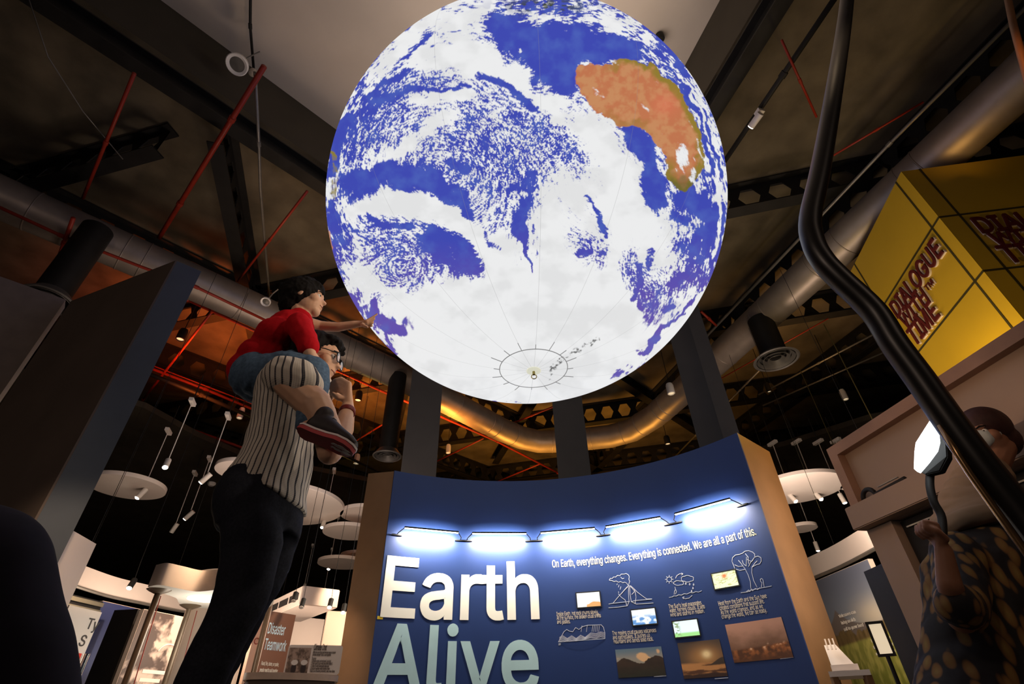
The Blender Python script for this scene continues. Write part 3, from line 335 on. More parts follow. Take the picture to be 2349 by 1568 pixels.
struct('trim_3', MB().prism([up(K, ZD), up(K-t2*20, ZD), up(K-t2*20, 9.9), up(K, 9.9)], nrm(A2)*.12), M_band)
mw = mat('dark_wall_paint', (.020, .017, .015), .85)
struct('wall_back', MB().box((0, 27, 4.5), (60, .2, 9)), mw)
struct('wall_left', MB().box((-22, 5, 4.5), (.2, 50, 9)), mw)
struct('wall_right', MB().box((22, 5, 4.5), (.2, 50, 9)), mw)
struct('wall_front', MB().box((0, -8, 4.5), (60, .2, 9)), mw)
# lower black ceilings over the galleries on either side
ZB = 5.6
L = [(-250, 800), (100, 868), (330, 935), (450, 1000), (560, 1048), (700, 1075), (850, 1105)]
P = [atz(x, y, ZB) for x, y in L]
struct('trim_4', MB().prism(P+[Vector((-1.5, 24, ZB)), Vector((-21, 24, ZB)), Vector((-21, P[0].y, ZB))], (0, 0, .12)), M_flat)
R_ = [(1720, 1040), (1800, 1022), (2000, 960), (2350, 900)]
P = [atz(x, y, ZB) for x, y in R_]
struct('trim_5', MB().prism(P+[Vector((21, P[-1].y, ZB)), Vector((21, 24, ZB)), Vector((5.2, 24, ZB))], (0, 0, .12)), M_flat)

# ------------------------------------------------------------------ castellated beams on a triangular grid
PIT, DEP, ZB0 = .53, .66, 7.68
def castellated(az, c, s0, s1, label):
    plain = (az == A1 and c == -6.15) or (az == A2 and c == 4.42); DEP = .34 if plain else .66; ZB0 = 8.02 if plain else 7.68
    t, n = direc(az), nrm(az); o = n*c
    e1 = isect(az, c, A1, -6.15).dot(t) if az != A1 else None; e2 = isect(az, c, A2, 4.42).dot(t) if az != A2 else None
    if az == A2 and c < 4: s0 = max(s0, e1+.15)            # beams stop at the raised bay
    if az == A3 and c > -10: s0, s1 = (s0, min(s1, e1-.15)) if s0 < e1 else (max(s0, e2+.15), s1)
    a = o+t*s0; L = s1-s0
    root = thing('castellated_beam', label, 'beam', (a.x, a.y, ZB0), 'castellated ceiling beams of the triangular grid')
    f = MB()
    mid = o+t*(s0+s1)/2
    f.box((mid.x, mid.y, ZB0+.012), (.24, L, .024), n, t); f.box((mid.x, mid.y, ZB0+DEP-.012), (.24, L, .024), n, t)
    build('flange', f, M_black, root)
    if plain:
        build('web', MB().box((mid.x, mid.y, ZB0+DEP/2), (.02, L, DEP-.05), n, t), M_black, root); return
    wb = MB(); N = max(1, int(L/PIT)); hz0, hz1 = .12, DEP-.12; zm = DEP/2; hw = .195; hs = .10
    for i in range(N):
        x0 = i*PIT; x1 = x0+PIT; xm = (x0+x1)/2
        hexa = [(xm-hw, zm), (xm-hs, hz0), (xm+hs, hz0), (xm+hw, zm), (xm+hs, hz1), (xm-hs, hz1)]
        rect = [(x0, 0), (x1, 0), (x1, DEP), (x0, DEP), (x0, zm), (x1, zm)]
        def q(p, s): return a+t*p[0]+n*s+CZ*(ZB0+p[1])
        for s in (-.008, .008):
            for pl in ([rect[0], rect[1], hexa[2], hexa[1]], [rect[0], hexa[1], hexa[0], rect[4]], [rect[4], hexa[0], hexa[5], rect[3]],
                       [rect[3], hexa[5], hexa[4], rect[2]], [rect[2], hexa[4], hexa[3], rect[5]], [rect[5], hexa[3], hexa[2], rect[1]]):
                wb.face([q(p, s) for p in pl])
        for k in range(6): wb.face([q(hexa[k], -.008), q(hexa[(k+1) % 6], -.008), q(hexa[(k+1) % 6], .008), q(hexa[k], .008)])
    build('web', wb, M_black, root, normals=False)
for c, s0, s1, l in [(-6.15, -9, 16, 'long black castellated beam along the edge of the raised white bay, left of the globe'),
                  (-9.85, -9, 15, 'black castellated beam just above the left round duct'),
                  (-13.55, -6, 15, 'black castellated beam over the orange-lit ceiling left of the child'),
                  (-17.25, -2, 14, 'far black castellated beam behind the pendant lamps at left')]:
    castellated(A1, c, s0, s1, l)
for c, s0, s1, l in [(-3.1, 1, 16, 'black beam running down the ceiling left of the globe and over the child'),
                  (.6, 6.5, 17, 'black castellated beam hidden mostly behind the globe'),
                  (4.42, -8, 17, 'black castellated beam along the right edge of the raised white bay'),
                  (8.0, -6, 17, 'black castellated beam behind the right round duct'),
                  (11.7, -4, 17, 'black castellated beam right of the duct, above the yellow box')]:
    castellated(A2, c, s0, s1, l)
for c, s0, s1, l in [(-3.05, -16, -6.4, 'short black castellated beam in the top left corner'),
                  (-3.05, 3.2, 16, 'short black castellated beam crossing the top right corner'),
                  (-6.75, -17, -3.4, 'black castellated beam meeting the globe edge behind the child'),
                  (-6.75, 2.2, 17, 'black castellated beam with lit hexagon holes right of the globe'),
                  (-10.45, -17, 17, 'black castellated beam crossing behind the bottom half of the globe'),
                  (-14.15, -16, 16, 'black castellated beam with lit holes just under the globe'),
                  (-17.85, -16, 14, 'farthest black castellated beam just above the blue wall')]:
    castellated(A3, c, s0, s1, l)
# ------------------------------------------------------------------ round ducts
ZU = 6.95
M_duct = mat('galvanised_duct', (.34, .29, .25), .45, .55, .12, 4)
def duct(pix, r, label, name='round_duct', z=ZU):
    P = [atz(x, y, z) for x, y in pix]; root = thing(name, label, 'duct', P[0])
    build('pipe', MB().tube(P, r, 28), M_duct, root, smooth=True)
    k = 0
    for a, b in zip(P, P[1:]):
        L = (b-a).length; d = (b-a).normalized(); s = .4
        while s < L-.2:
            p = a+d*s; wd = .012
            if k < 60: build('seam', MB().tube([p-d*wd, p-d*wd*.5, p+d*wd*.5, p+d*wd], [r+.001, r+.009, r+.009, r+.001], 28), M_duct, root, smooth=True)
            k += 1; s += 1.25 if k % 4 else .3
    return root
def rad(px, py, qx, qy): return (atz(px, py, ZU)-atz(qx, qy, ZU)).length/2
duct([(-420, 262), (0, 452), (500, 672), (930, 868), (1150, 985), (1195, 1003), (1235, 1012), (1300, 1011), (1400, 1000), (1450, 986), (1500, 955), (1570, 893), (1900, 588), (2349, 178), (2600, -60)], .33,
     'long galvanised round duct bending behind the globe from left edge to top right corner')
def drop(px, pt, label, r=.30, flare=.42):
    T = atz(px[0], px[1], ZU-.28); zb = zat(T, *pt)
    root = thing('duct_drop', label, 'duct', (T.x, T.y, zb), 'black drop ducts with round diffusers')
    build('pipe', MB().tube([up(T, ZU-.15), up(T, zb+.12)], r*.8, 28), M_black, root, smooth='auto')
    f = MB().lathe([(r*.8, .14), (flare*.95, .02), (flare, 0), (flare*.93, -.015), (flare*.86, .0)], (T.x, T.y, zb), n=36)
    build('diffuser_rim', f, mat('diffuser_grey', (.10, .095, .09), .5, .3), root, smooth='auto')
    for k, rr in enumerate((.72, .5, .28)):
        build('diffuser_ring', MB().lathe([(flare*rr, .05), (flare*(rr+.1), 0), (flare*(rr+.085), -.006), (flare*(rr-.03), .05)], (T.x, T.y, zb), n=32), MATS['diffuser_grey'], root, smooth='auto')
drop((912, 872), (890, 1046), 'black vertical drop duct with round diffuser left of the blue wall', .24, .30)
drop((1748, 745), (1790, 822), 'dark drop duct with dim round diffuser right of the globe', .30, .42)
drop((215, 540), (112, 690), 'black drop duct under the left duct above the dark exhibit panels', .27, .34)

# ------------------------------------------------------------------ pipes, conduits
def pipe(pix, r, label, z=7.45, m=None, name='sprinkler_pipe', cat='pipe', group=None):
    P = [atz(p[0], p[1], p[2] if len(p) > 2 else z) for p in pix]
    root = thing(name, label, cat, P[0], group)
    build('tube', MB().tube(P, r*.75, 10), m or M_red, root, smooth=True)
    n = max(1, min(6, int((P[-1]-P[0]).length/2)))
    for i in range(n):
        t = (i+.5)/n; q = P[0].lerp(P[-1], t) if len(P) == 2 else P[min(len(P)-1, int(t*len(P)))]
        d = (P[-1]-P[0]).normalized()
        build('coupling', MB().tube([q-d*.04, q+d*.04], r*1.0, 10), m or M_red, root, smooth='auto')
    return root
RG = 'red sprinkler pipes below the deck'
pipe([(606, 152), (365, 545)], .050, 'thick red sprinkler pipe running down from the white bay, left of the globe', group=RG)
pipe([(308, 168), (190, 455)], .034, 'dim red pipe in the upper left ceiling', group=RG)
pipe([(168, 500), (128, 610)], .04, 'short bright red pipe end under the left duct', 6.5, group=RG)
pipe([(705, 438), (545, 645)], .03, 'thin red pipe above the child', group=RG)
pipe([(428, 686), (600, 766), (765, 846), (895, 905), (1004, 952), (1140, 1012), (1280, 1084)], .045, 'long red pipe under the left duct reaching the middle column', 7.3, group=RG)
pipe([(-60, 448), (140, 540), (325, 612), (450, 658), (625, 742)], .035, 'red pipe lit along the underside of the left duct', 6.55, group=RG)
pipe([(487, 714), (356, 881), (328, 916)], .035, 'bright red pipe slanting down beside the dark left panel', 7.2, group=RG)
pipe([(343, 843), (470, 892), (593, 944)], .045, 'thick red pipe above the pendant lamp mounts', 7.2, group=RG)
pipe([(345, 836), (594, 932)], .02, 'thin red pipe running beside the thicker red one', 7.2, group=RG)
pipe([(442, 986), (568, 1031), (735, 1086)], .05, 'low red pipe leading to the yellow lit tube', 6.6, group=RG)
pipe([(808, 1016), (890, 966)], .03, 'red pipe beside the black drop duct', 7.3, group=RG)
pipe([(994, 1061), (1109, 1005)], .03, 'red pipe between the left dark columns above the blue wall', 7.3, group=RG)
pipe([(1140, 1104), (1240, 1063)], .03, 'red pipe just above the middle of the blue wall', 7.3, group=RG)
pipe([(1172, 972), (1270, 932)], .035, 'red pipe touching the bottom of the globe in view', 7.3, group=RG)
pipe([(1793, 92), (1873, 268)], .022, 'thin dark red pipe top right, left of the black tube', group=RG)
pipe([(1912, 356), (2118, 234)], .022, 'thin bright red pipe right of the black tube', group=RG)
pipe([(1608, 714), (1643, 746)], .035, 'short orange-red pipe at the right edge of the globe', 7.2, group=RG)
pipe([(1650, 870), (1900, 730)], .018, 'faint red pipe under the right duct', 7.3, group=RG)
M_con = mat('grey_conduit', (.22, .21, .19), .4, .5)
pipe([(2420, -50), (2040, 330), (1620, 772)], .035, 'long grey conduit running along the right duct', 7.3, M_con, 'conduit', 'conduit')
pipe([(1980, -100), (1662, 370)], .05, 'black lighting track right of the globe', 7.5, M_black, 'lighting_track', 'lighting track')
pipe([(575, -60, 9.6), (574, 60, 9.6), (582, 160, 9.6)], .03, 'black conduit across the white bay left of the globe', 9.6, M_black, 'conduit', 'conduit')
pipe([(585, 165, 7.5), (594, 330, 7.5), (597, 430, 7.5), (619, 690, 7.5)], .03, 'grey conduit dropping past the bulkhead to a small speaker', 7.5, M_con, 'conduit', 'conduit')
pipe([(300, 840), (460, 905), (590, 962)], .06, 'black pipe crossing in front of the orange ceiling', 6.4, M_black, 'conduit', 'pipe')
pipe([(600, 962), (720, 1012), (930, 1110)], .05, 'black pipe behind the people, above the white discs', 6.2, M_black, 'conduit', 'pipe')
pipe([(1550, 1045), (1790, 800)], .03, 'thin grey conduit in front of the slanted dark column', 7.2, M_con, 'conduit', 'conduit')
pipe([(1740, 905), (2045, 745)], .028, 'upper of two thin grey conduits in the dark right ceiling', 7.2, M_con, 'conduit', 'conduit')
pipe([(1750, 930), (2045, 800)], .028, 'lower of two thin grey conduits in the dark right ceiling', 7.2, M_con, 'conduit', 'conduit')
tag(build('cable', MB().tube([atz(60, -20, 8.0), atz(110, 130, 7.7), atz(190, 255, 7.6), atz(282, 365, 7.6)], .008, 6), M_con, smooth=True), 'thin pale cable hanging across the top left corner', 'cable')
# ceiling fittings
def downlight(px, label, z=7.1, r=.09, col=None, glow=True):
    p = atz(px[0], px[1], z); root = thing('spotlight', label, 'lamp', p, 'small ceiling spotlights')
    build('housing', MB().lathe([(0, .26), (r*.8, .26), (r, .2), (r, 0), (r*.85, -.01), (r*.8, .03)], p, n=20), col or M_black, root, smooth='auto')
    build('lens', MB().lathe([(0, .02), (r*.8, .02), (r*.78, .04), (0, .04)], p, n=20), mat('dim_lens', (.8, .7, .5), emit=(1, .8, .5), estr=.6) if glow else M_lampw, root)
    build('stem', MB().tube([p+CZ*.26, up(p, ZD if p.z > 5.6 else ZB)], .008, 6), M_black, root)
downlight((413, 778), 'black spotlight on the orange ceiling beside the dark left panel', 7.0)
downlight((821, 918), 'black spotlight on the orange ceiling right of the man', 7.0)
downlight((1532, 1018), 'small white-faced downlight above the right end of blue wall', 7.0)
downlight((1765, 898), 'tiny lit downlight in the dark ceiling right of the slanted column', 7.0, .06)
downlight((1940, 915), 'small white box lamp in the dark ceiling above the framed panel', 6.4, .07, M_lampw)
downlight((549, 958), 'small red-lit round sensor between pendant mounts', 6.3, .07, M_lampw)
downlight((817, 1062), 'small pale cylinder lamp left of the round diffuser', 6.2, .08, M_lampw)
downlight((1028, 1038), 'pale round sensor above the left of the blue wall', 6.8, .07, M_lampw)
downlight((1540, 902), 'pale round sensor in front of the duct right of the globe', 6.4, .09, M_lampw)
def bell(px, label, z, r, tip=None):
    p = atz(px[0], px[1], z); root = thing('ceiling_speaker', label, 'speaker', p)
    ax = (Vector(CAM)-p).normalized()*-1
    ax = (ax+Vector((.3, 0, .5))).normalized()
    build('shell', MB().lathe([(0, r*1.1), (r*.6, r*1.0), (r*.95, r*.45), (r, 0), (r*.93, -.01), (r*.68, .01), (r*.66, .03)], p, ax, 28), M_lampw, root, smooth='auto')
    build('grille', MB().lathe([(0, .010), (r*.68, .02), (r*.66, .04), (0, .035)], p, ax, 28), M_con, root)
    build('bracket', MB().tube([p+ax*r, p+ax*r*1.3+Vector((.05, 0, .15)), p+Vector((.25, 0, .45))], .012, 6), M_con, root)
bell((543, 148), 'white bell-shaped ceiling speaker at the edge of the white bay', 8.9, .17)
bell((609, 692), 'small white round speaker hanging in front of the left duct above the child', 6.3, .085)
p = atz(1515, 88, 9.7); tag(build('ceiling_sensor', MB().lathe([(0, -.06), (.05, -.055), (.07, -.02), (.075, .1), (0, .1)], p, n=20), M_black, origin=p, smooth='auto'), 'small black dome sensor on the white bay right of the globe', 'sensor')
p = atz(580, 166, 8.3); tag(build('ceiling_eyelet', MB().lathe([(0, -.05), (.05, -.045), (.06, 0), (.05, .04), (0, .04)], p, n=20), M_chrome, origin=p, smooth='auto'), 'small round brass-lit fitting at end of the black conduit', 'fitting')
root = thing('track_spotlight', 'white track spotlight glinting on the black track right of the globe', 'lamp', atz(1740, 262, 7.35))
a, b = atz(1745, 260, 7.3), atz(1723, 290, 7.3)
build('head', MB().tube([a, b], .05, 14), M_lampw, root, smooth='auto'); build('lens', MB().tube([b, b+(b-a).normalized()*.012], .042, 14), M_glowS, root)
build('mount', MB().box(atz(1742, 258, 7.4), (.1, .1, .06), t2, nrm(A2)), M_lampw, root)
# yellow lit tube
a, b = atz(742, 1084, 6.3), atz(800, 1104, 6.3)
root = thing('tube_light', 'bright yellow linear tube light above the white discs', 'lamp', a)
build('tube', MB().tube([a, b], .035, 12), mat('yellow_glow', (1, .7, .1), emit=(1, .62, .04), estr=5), root, smooth=True)
build('channel', MB().box((a+b)/2+CZ*.06, ((b-a).length, .08, .05), (b-a).normalized(), CZ.cross((b-a).normalized())), M_black, root)
build('end_cap', MB().tube([a-(b-a)*.06, a], .04, 12), M_lampw, root)
lamp('POINT', (a+b)/2-CZ*.15, 25, (1, .6, .1), size=.08)

# ================================================================== GLOBE
GD, GR = 5.7, 5.7*math.sin(math.radians(21.06))
_az, _el = math.radians(2.85), math.radians(51.2)
GC = CAM + GD*np.array([math.cos(_el)*math.sin(_az), math.cos(_el)*math.cos(_az), math.sin(_el)])
def earth_map():
    W, H, ox, oy = 1000, 1000, 710, -40
    X, Y = np.meshgrid(np.arange(W)+ox+0., np.arange(H)+oy+0.)
    # wind field: swirls plus a drift along the rim
    vx = np.zeros_like(X)+.25; vy = np.zeros_like(X)+.1
    for cx, cy, r, k in [(1010, 380, 150, 1.6), (930, 600, 110, -1.5), (1345, 570, 70, 1.0), (1480, 600, 60, -.8), (1180, 130, 120, -.7)]:
        dx, dy = X-cx, Y-cy; d = np.hypot(dx, dy)+1; g = k*np.exp(-(d/r/1.4)**2)*np.minimum(1, d/25)*2
        vx += -dy/d*g; vy += dx/d*g
    dx, dy = X-1207, Y-457; d = np.hypot(dx, dy)+1; g = 2.2*sm(250, 440, d)
    vx += -dy/d*g; vy += dx/d*g
    g = 1.1*np.exp(-((X-1400)/160)**2-((Y-380)/160)**2); vx += g*.6; vy += g*1.2
    g = 1.5*np.exp(-((X-1220)/90)**2-((Y-600)/150)**2); vy += g*2.0
    n = np.hypot(vx, vy); vx /= n; vy /= n
    base = fbm(X/9., Y/9., 3, 4, .6); fine = fbm(X/2.6, Y/2.6, 21, 2)
    def bil(A, x, y):
        x = np.clip(x-ox, 0, W-1.01); y = np.clip(y-oy, 0, H-1.01); i = x.astype(int); j = y.astype(int); fx = x-i; fy = y-j
        return (A[j, i]*(1-fx)+A[j, i+1]*fx)*(1-fy)+(A[j+1, i]*(1-fx)+A[j+1, i+1]*fx)*fy
    acc = base.copy(); accf = fine.copy(); N = 5
    for sgn in (1, -1):
        px, py = X.copy(), Y.copy()
        for i in range(N):
            ux, uy = bil(vx, px, py), bil(vy, px, py); px = px+sgn*ux*2.4; py = py+sgn*uy*2.4
            acc += bil(base, px, py)
            if i < 2: accf += bil(fine, px, py)
    acc /= 2*N+1; accf /= 5
    acc = (acc-acc.mean())/acc.std()*.5; accf = (accf-accf.mean())/accf.std()*.5; iso = (fine-fine.mean())/fine.std()*.5
    wx = (fbm(X/38, Y/38, 5, 4)-.5)*46; wy = (fbm(X/38+50, Y/38+9, 6, 4)-.5)*46
    XW, YW = X+wx*.8, Y+wy*.8
    D = np.full_like(X, .66); pw = np.full_like(X, .22)
    cell = np.abs(fbm(X/5.2, Y/5.2, 201, 3)-.5)*2; cell = (cell-cell.mean())/cell.std()*.5
    def dist_to(pts, warp=1):
        xx, yy = (XW, YW) if warp else (X, Y); best = np.full_like(X, 1e9)
        if len(pts) == 1: return np.hypot(xx-pts[0][0], yy-pts[0][1])
        for (x0, y0), (x1, y1) in zip(pts, pts[1:]):
            L = (x1-x0)**2+(y1-y0)**2+1e-6; t = np.clip(((xx-x0)*(x1-x0)+(yy-y0)*(y1-y0))/L, 0, 1)
            best = np.minimum(best, np.hypot(xx-x0-t*(x1-x0), yy-y0-t*(y1-y0)))
        return best
    def B(pts, r, k=-.7):
        nonlocal D
        D = D+k*np.exp(-(dist_to(pts)/r)**4)
    def Wt(pts, r, k=.7, q=2):
        nonlocal D, pw
        g_ = np.exp(-(dist_to(pts)/r)**q); D = D+k*g_; pw = pw*(1-.8*g_*min(1, k))
    def Pop(pts, r, k=.30, d=-.12):
        nonlocal D, pw
        g_ = np.exp(-(dist_to(pts)/r)**2); pw = pw+k*g_; D = D+d*g_
    Pop([(890, 250), (960, 300), (1060, 320)], 95, .34, -.16); Pop([(1130, 360), (1200, 400), (1290, 330)], 90, .28, -.12); Pop([(830, 300), (800, 380)], 40, .3, -.2)
    Pop([(880, 560), (930, 620), (1000, 610)], 78, .38, -.24); Pop([(1340, 570), (1360, 600)], 34, .22, -.18); Pop([(1450, 590), (1455, 650)], 38, .34, -.22)
    Pop([(1480, 700), (1530, 640), (1570, 600)], 34, .34, -.30); Pop([(1160, 130), (1150, 60)], 34, .3, -.22); Pop([(1220, 290), (1260, 330)], 40, .3, -.2); Pop([(1440, 90), (1520, 170)], 40, .2, -.25)
    Pop([(780, 450), (770, 520), (790, 580)], 22, .2, -.25); Pop([(1590, 560), (1620, 640)], 30, .2, -.22); Pop([(1010, 160), (930, 190), (860, 240)], 26, .2, -.15)
    B([(1180, 95), (1235, 130), (1290, 170)], 50); B([(1270, 75), (1360, 100), (1440, 105)], 34, -.55); B([(1140, 45), (1180, 60)], 24, -.5); B([(1240, 195), (1300, 205)], 24, -.6); B([(1290, 140), (1340, 120), (1400, 125)], 24, -.6)
    B([(914, 138), (950, 112), (985, 92)], 6, -.5); B([(890, 196), (920, 178), (945, 162)], 8, -.5); B([(800, 268), (772, 330), (762, 392)], 13); B([(832, 262), (850, 220), (880, 190)], 7, -.4)
    B([(896, 226), (945, 205), (1000, 200), (1069, 200)], 4.5, -.6); B([(1090, 172), (1150, 190), (1200, 222), (1225, 245)], 10); B([(850, 262), (890, 225)], 6, -.4)
    B([(812, 415), (850, 412), (900, 400), (935, 415)], 26); B([(870, 390), (905, 385)], 18, -.6); B([(815, 450), (800, 468)], 12, -.5); B([(975, 405), (1010, 430), (1045, 455)], 28); B([(1060, 470), (1085, 492)], 14); B([(1040, 370), (1065, 385)], 12, -.5)
    B([(1110, 300), (1120, 340)], 8, -.3); B([(1170, 430), (1205, 425), (1220, 400)], 12, -.45); B([(1200, 462), (1192, 500)], 17); B([(1190, 500), (1198, 545)], 12); B([(1200, 550), (1206, 585), (1212, 618)], 5)
    B([(1112, 528), (1122, 558), (1145, 572)], 7, -.65); B([(1000, 545), (1045, 560), (1080, 595), (1098, 618)], 26); B([(1010, 590), (1060, 620)], 16, -.6); B([(985, 560)], 24, -.4)
    B([(862, 505), (900, 520), (945, 515)], 9, -.45); B([(1448, 300), (1478, 330)], 22); B([(1485, 345), (1492, 400), (1497, 455)], 23); B([(1508, 420), (1520, 460)], 20, -.6)
    B([(1545, 495), (1570, 505)], 12, -.6); B([(1575, 455), (1600, 470), (1625, 500)], 22); B([(1585, 430)], 14, -.5); B([(1617, 505), (1618, 590)], 8); B([(1636, 470), (1634, 560)], 7, -.6); B([(1600, 530), (1585, 570)], 12, -.4)
    B([(1630, 400), (1625, 345), (1605, 285), (1580, 235), (1545, 190)], 5, -.6); B([(1648, 400), (1640, 330), (1615, 260)], 4, -.55); B([(1657, 470), (1650, 560), (1630, 640)], 4, -.5); B([(1480, 60), (1530, 110), (1570, 170)], 8, -.45); B([(1560, 190), (1600, 250)], 5, -.5)
    B([(1362, 484), (1380, 515), (1386, 530)], 6.5); B([(1344, 450), (1366, 500), (1388, 553)], 3.5, -.6); B([(1322, 580), (1345, 585)], 6, -.5); B([(1378, 590)], 8, -.5); B([(1493, 572), (1487, 610)], 9); B([(1462, 610), (1462, 650), (1447, 685)], 8, -.6); B([(1452, 580)], 6, -.4)
    B([(1540, 645), (1585, 632)], 10, -.55); B([(1464, 706)], 7, -.5); B([(1462, 806), (1495, 778), (1530, 748)], 7.5); B([(1530, 748), (1580, 700), (1612, 665)], 4.5, -.6); B([(1425, 852), (1440, 845)], 8); B([(1405, 868), (1425, 862)], 5, -.6); B([(1545, 700), (1530, 712)], 5, -.5)
    B([(847, 690), (860, 715)], 8); B([(865, 722), (895, 748), (925, 758)], 14); B([(938, 735), (960, 752), (985, 762)], 13); B([(905, 730)], 9, -.5); B([(792, 658), (812, 690), (828, 714)], 8, -.65); B([(858, 768), (880, 785), (912, 812)], 7, -.6); B([(835, 700), (850, 735)], 5, -.3)
    B([(763, 470), (770, 525)], 10); B([(1110, 925), (1150, 930)], 3.5, -.6); B([(1200, 10), (1300, 18)], 14, -.3)
    Wt([(970, 130), (1040, 118), (1120, 130)], 34, .5); Wt([(1080, 145), (1180, 165), (1250, 215), (1275, 255)], 30, .6); Wt([(1000, 40), (930, 95), (870, 165)], 18, .4); Wt([(1110, 20), (1040, 50)], 22, .4)
    Wt([(853, 392), (920, 335), (990, 285), (1030, 262)], 22, .5); Wt([(963, 230), (1010, 215), (1066, 210)], 14, .6); Wt([(1180, 62), (1195, 50)], 5, .7); Wt([(1186, 120)], 6, .6)
    Wt([(806, 478), (880, 466), (970, 472), (1050, 505), (1105, 555), (1130, 640)], 24, .8); Wt([(820, 545), (815, 610), (830, 650)], 12, .3); Wt([(945, 395), (952, 420)], 10, .35)
    Wt([(1350, 300), (1400, 360), (1440, 430), (1480, 540), (1510, 600)], 40, .6); Wt([(1300, 420), (1400, 500)], 50, .4); Wt([(1160, 560), (1165, 660)], 26, .5); Wt([(1260, 500), (1290, 620)], 40, .5); Wt([(1420, 540), (1400, 640)], 20, .4)
    Wt([(1050, 760), (1200, 760), (1330, 760)], 125, 1.0, 4); Wt([(1200, 700), (1360, 700)], 60, .8); Wt([(1000, 830), (1250, 880), (1400, 800)], 62, .8, 4); Wt([(990, 700), (1040, 760)], 46, .5); Wt([(840, 630), (900, 690), (960, 700)], 22, .35); Wt([(1500, 800), (1560, 740), (1620, 660)], 12, .5)
    Wt([(1390, 50), (1440, 75), (1480, 95)], 15, .5); Wt([(1640, 380), (1645, 480), (1640, 580)], 5, .4)
    rim = np.hypot((X-1207)/461, (Y-457)/475)
    lic = acc*.55+accf*.45; ice_ = sm(640, 740, Y)*(rim < .92)
    edgew = sm(.75, .95, rim)
    tex = lic*(.30+.12*edgew)*(1-.6*ice_)+(iso*.45-cell*.45)*pw*(1-.7*ice_)*(1-.3*edgew)+.06*iso*(1-ice_)
    c = sm(.40, .56, D-.11+tex)
    # colours
    deep = [np.full_like(X, v) for v in (.052, .072, .47)]
    pur = [np.full_like(X, v) for v in (.16, .09, .42)]
    lowf = fbm(X/60, Y/60, 40, 3)
    tl = np.clip(sm(500, 760, Y)*.9+lowf*.5-.2, 0, 1)*sm(450, 560, Y)
    sea = mixc(deep, pur, np.clip(tl, 0, 1)*.75)
    sea = mixc(sea, [np.full_like(X, v) for v in (.09, .16, .55)], np.clip((fbm(X/26, Y/26, 60, 4)-.42)*1.4, 0, .55))
    # land: Australia-shaped outline, signed distance to the polygon
    def poly(pts, wob=5):
        xx = X+(fbm(X/12, Y/12, 71, 4)-.5)*wob*3; yy = Y+(fbm(X/12, Y/12, 81, 4)-.5)*wob*3
        ins = np.zeros(X.shape, bool); dmin = np.full_like(X, 1e9); n = len(pts)
        for i in range(n):
            x0, y0 = pts[i]; x1, y1 = pts[(i+1) % n]
            L = (x1-x0)**2+(y1-y0)**2; t = np.clip(((xx-x0)*(x1-x0)+(yy-y0)*(y1-y0))/L, 0, 1)
            dmin = np.minimum(dmin, np.hypot(xx-x0-t*(x1-x0), yy-y0-t*(y1-y0)))
            if y0 != y1:
                cnd = ((y0 > yy) != (y1 > yy)) & (xx < (x1-x0)*(yy-y0)/(y1-y0)+x0); ins ^= cnd
        return np.where(ins, dmin, -dmin)
    AUS = [(1321, 152), (1345, 146), (1385, 150), (1405, 147), (1408, 135), (1432, 132), (1465, 141), (1482, 152), (1490, 140), (1502, 148), (1515, 172), (1540, 186), (1566, 218), (1582, 250), (1600, 285), (1612, 330), (1617, 380), (1608, 398), (1590, 425), (1572, 438), (1555, 438), (1540, 418), (1527, 400), (1530, 372), (1519, 345), (1505, 330), (1492, 308), (1472, 292), (1450, 287), (1425, 292), (1400, 278), (1382, 262), (1362, 255), (1350, 235), (1333, 218), (1324, 192)]
    d = poly(AUS); land = sm(-1.2, 1.2, d)
    ln = fbm(X/14, Y/14, 91, 5)
    red = [.56, .19, .085]; och = [.60, .27, .12]; grn = [.30, .21, .035]; dk = [.085, .10, .03]
    lc = mixc([np.full_like(X, v) for v in red], [np.full_like(X, v) for v in och], sm(.35, .65, ln))
    edge = (1-sm(5, 22, d+(ln-.5)*22))*np.clip(sm(1370, 1440, X)*sm(330, 230, Y)+sm(1560, 1600, X+0*Y)+sm(340, 400, Y), 0, 1)
    lc = mixc(lc, [np.full_like(X, v) for v in grn], edge); lc = mixc(lc, [np.full_like(X, v) for v in dk], sm(385, 420, Y+(ln-.5)*50)*.6)
    sp = np.exp(-((X-1525)/30)**2-((Y-240)/26)**2)*.6; lc = mixc(lc, [np.full_like(X, v) for v in (.75, .18, .10)], sp)
    col = mixc(sea, lc, land)
    lwh = np.exp(-((X-1565)/16)**2-((Y-355)/32)**2)*1.4+np.exp(-((X-1590)/10)**2-((Y-395)/24)**2)*1.2+np.exp(-((X-1600)/8)**2-((Y-330)/40)**2)*.4
    cl = np.where(land > .5, sm(.55, .95, lwh+acc*.5+iso*.15), c)
    d2 = poly([(744, 520), (756, 530), (768, 610), (790, 660), (775, 655), (750, 590)], 3); l2 = sm(-1, 1.5, d2)
    col = mixc(col, [np.full_like(X, v) for v in (.55, .22, .12)], l2); cl = cl*(1-l2*.85)
    d3 = poly([(756, 340), (772, 350), (776, 400), (768, 460), (760, 440), (764, 390)], 5); l3 = sm(-1, 2, d3)*sm(.3, .6, ln)
    col = mixc(col, [np.full_like(X, v) for v in (.28, .22, .03)], l3); cl = cl*(1-l3*.8)
    l4 = sm(.52, .6, fbm(X/16, Y/9, 120, 4))*np.exp(-((X-1250)/110)**2-((Y-14)/18)**2); col = mixc(col, [np.full_like(X, v) for v in (.06, .07, .02)], l4); cl = cl*(1-l4*.8)
    # dry valleys near the pole
    tr = poly([(1262, 868), (1266, 838), (1290, 812), (1330, 795), (1370, 775), (1372, 780), (1335, 802), (1298, 820), (1278, 845)], 5)
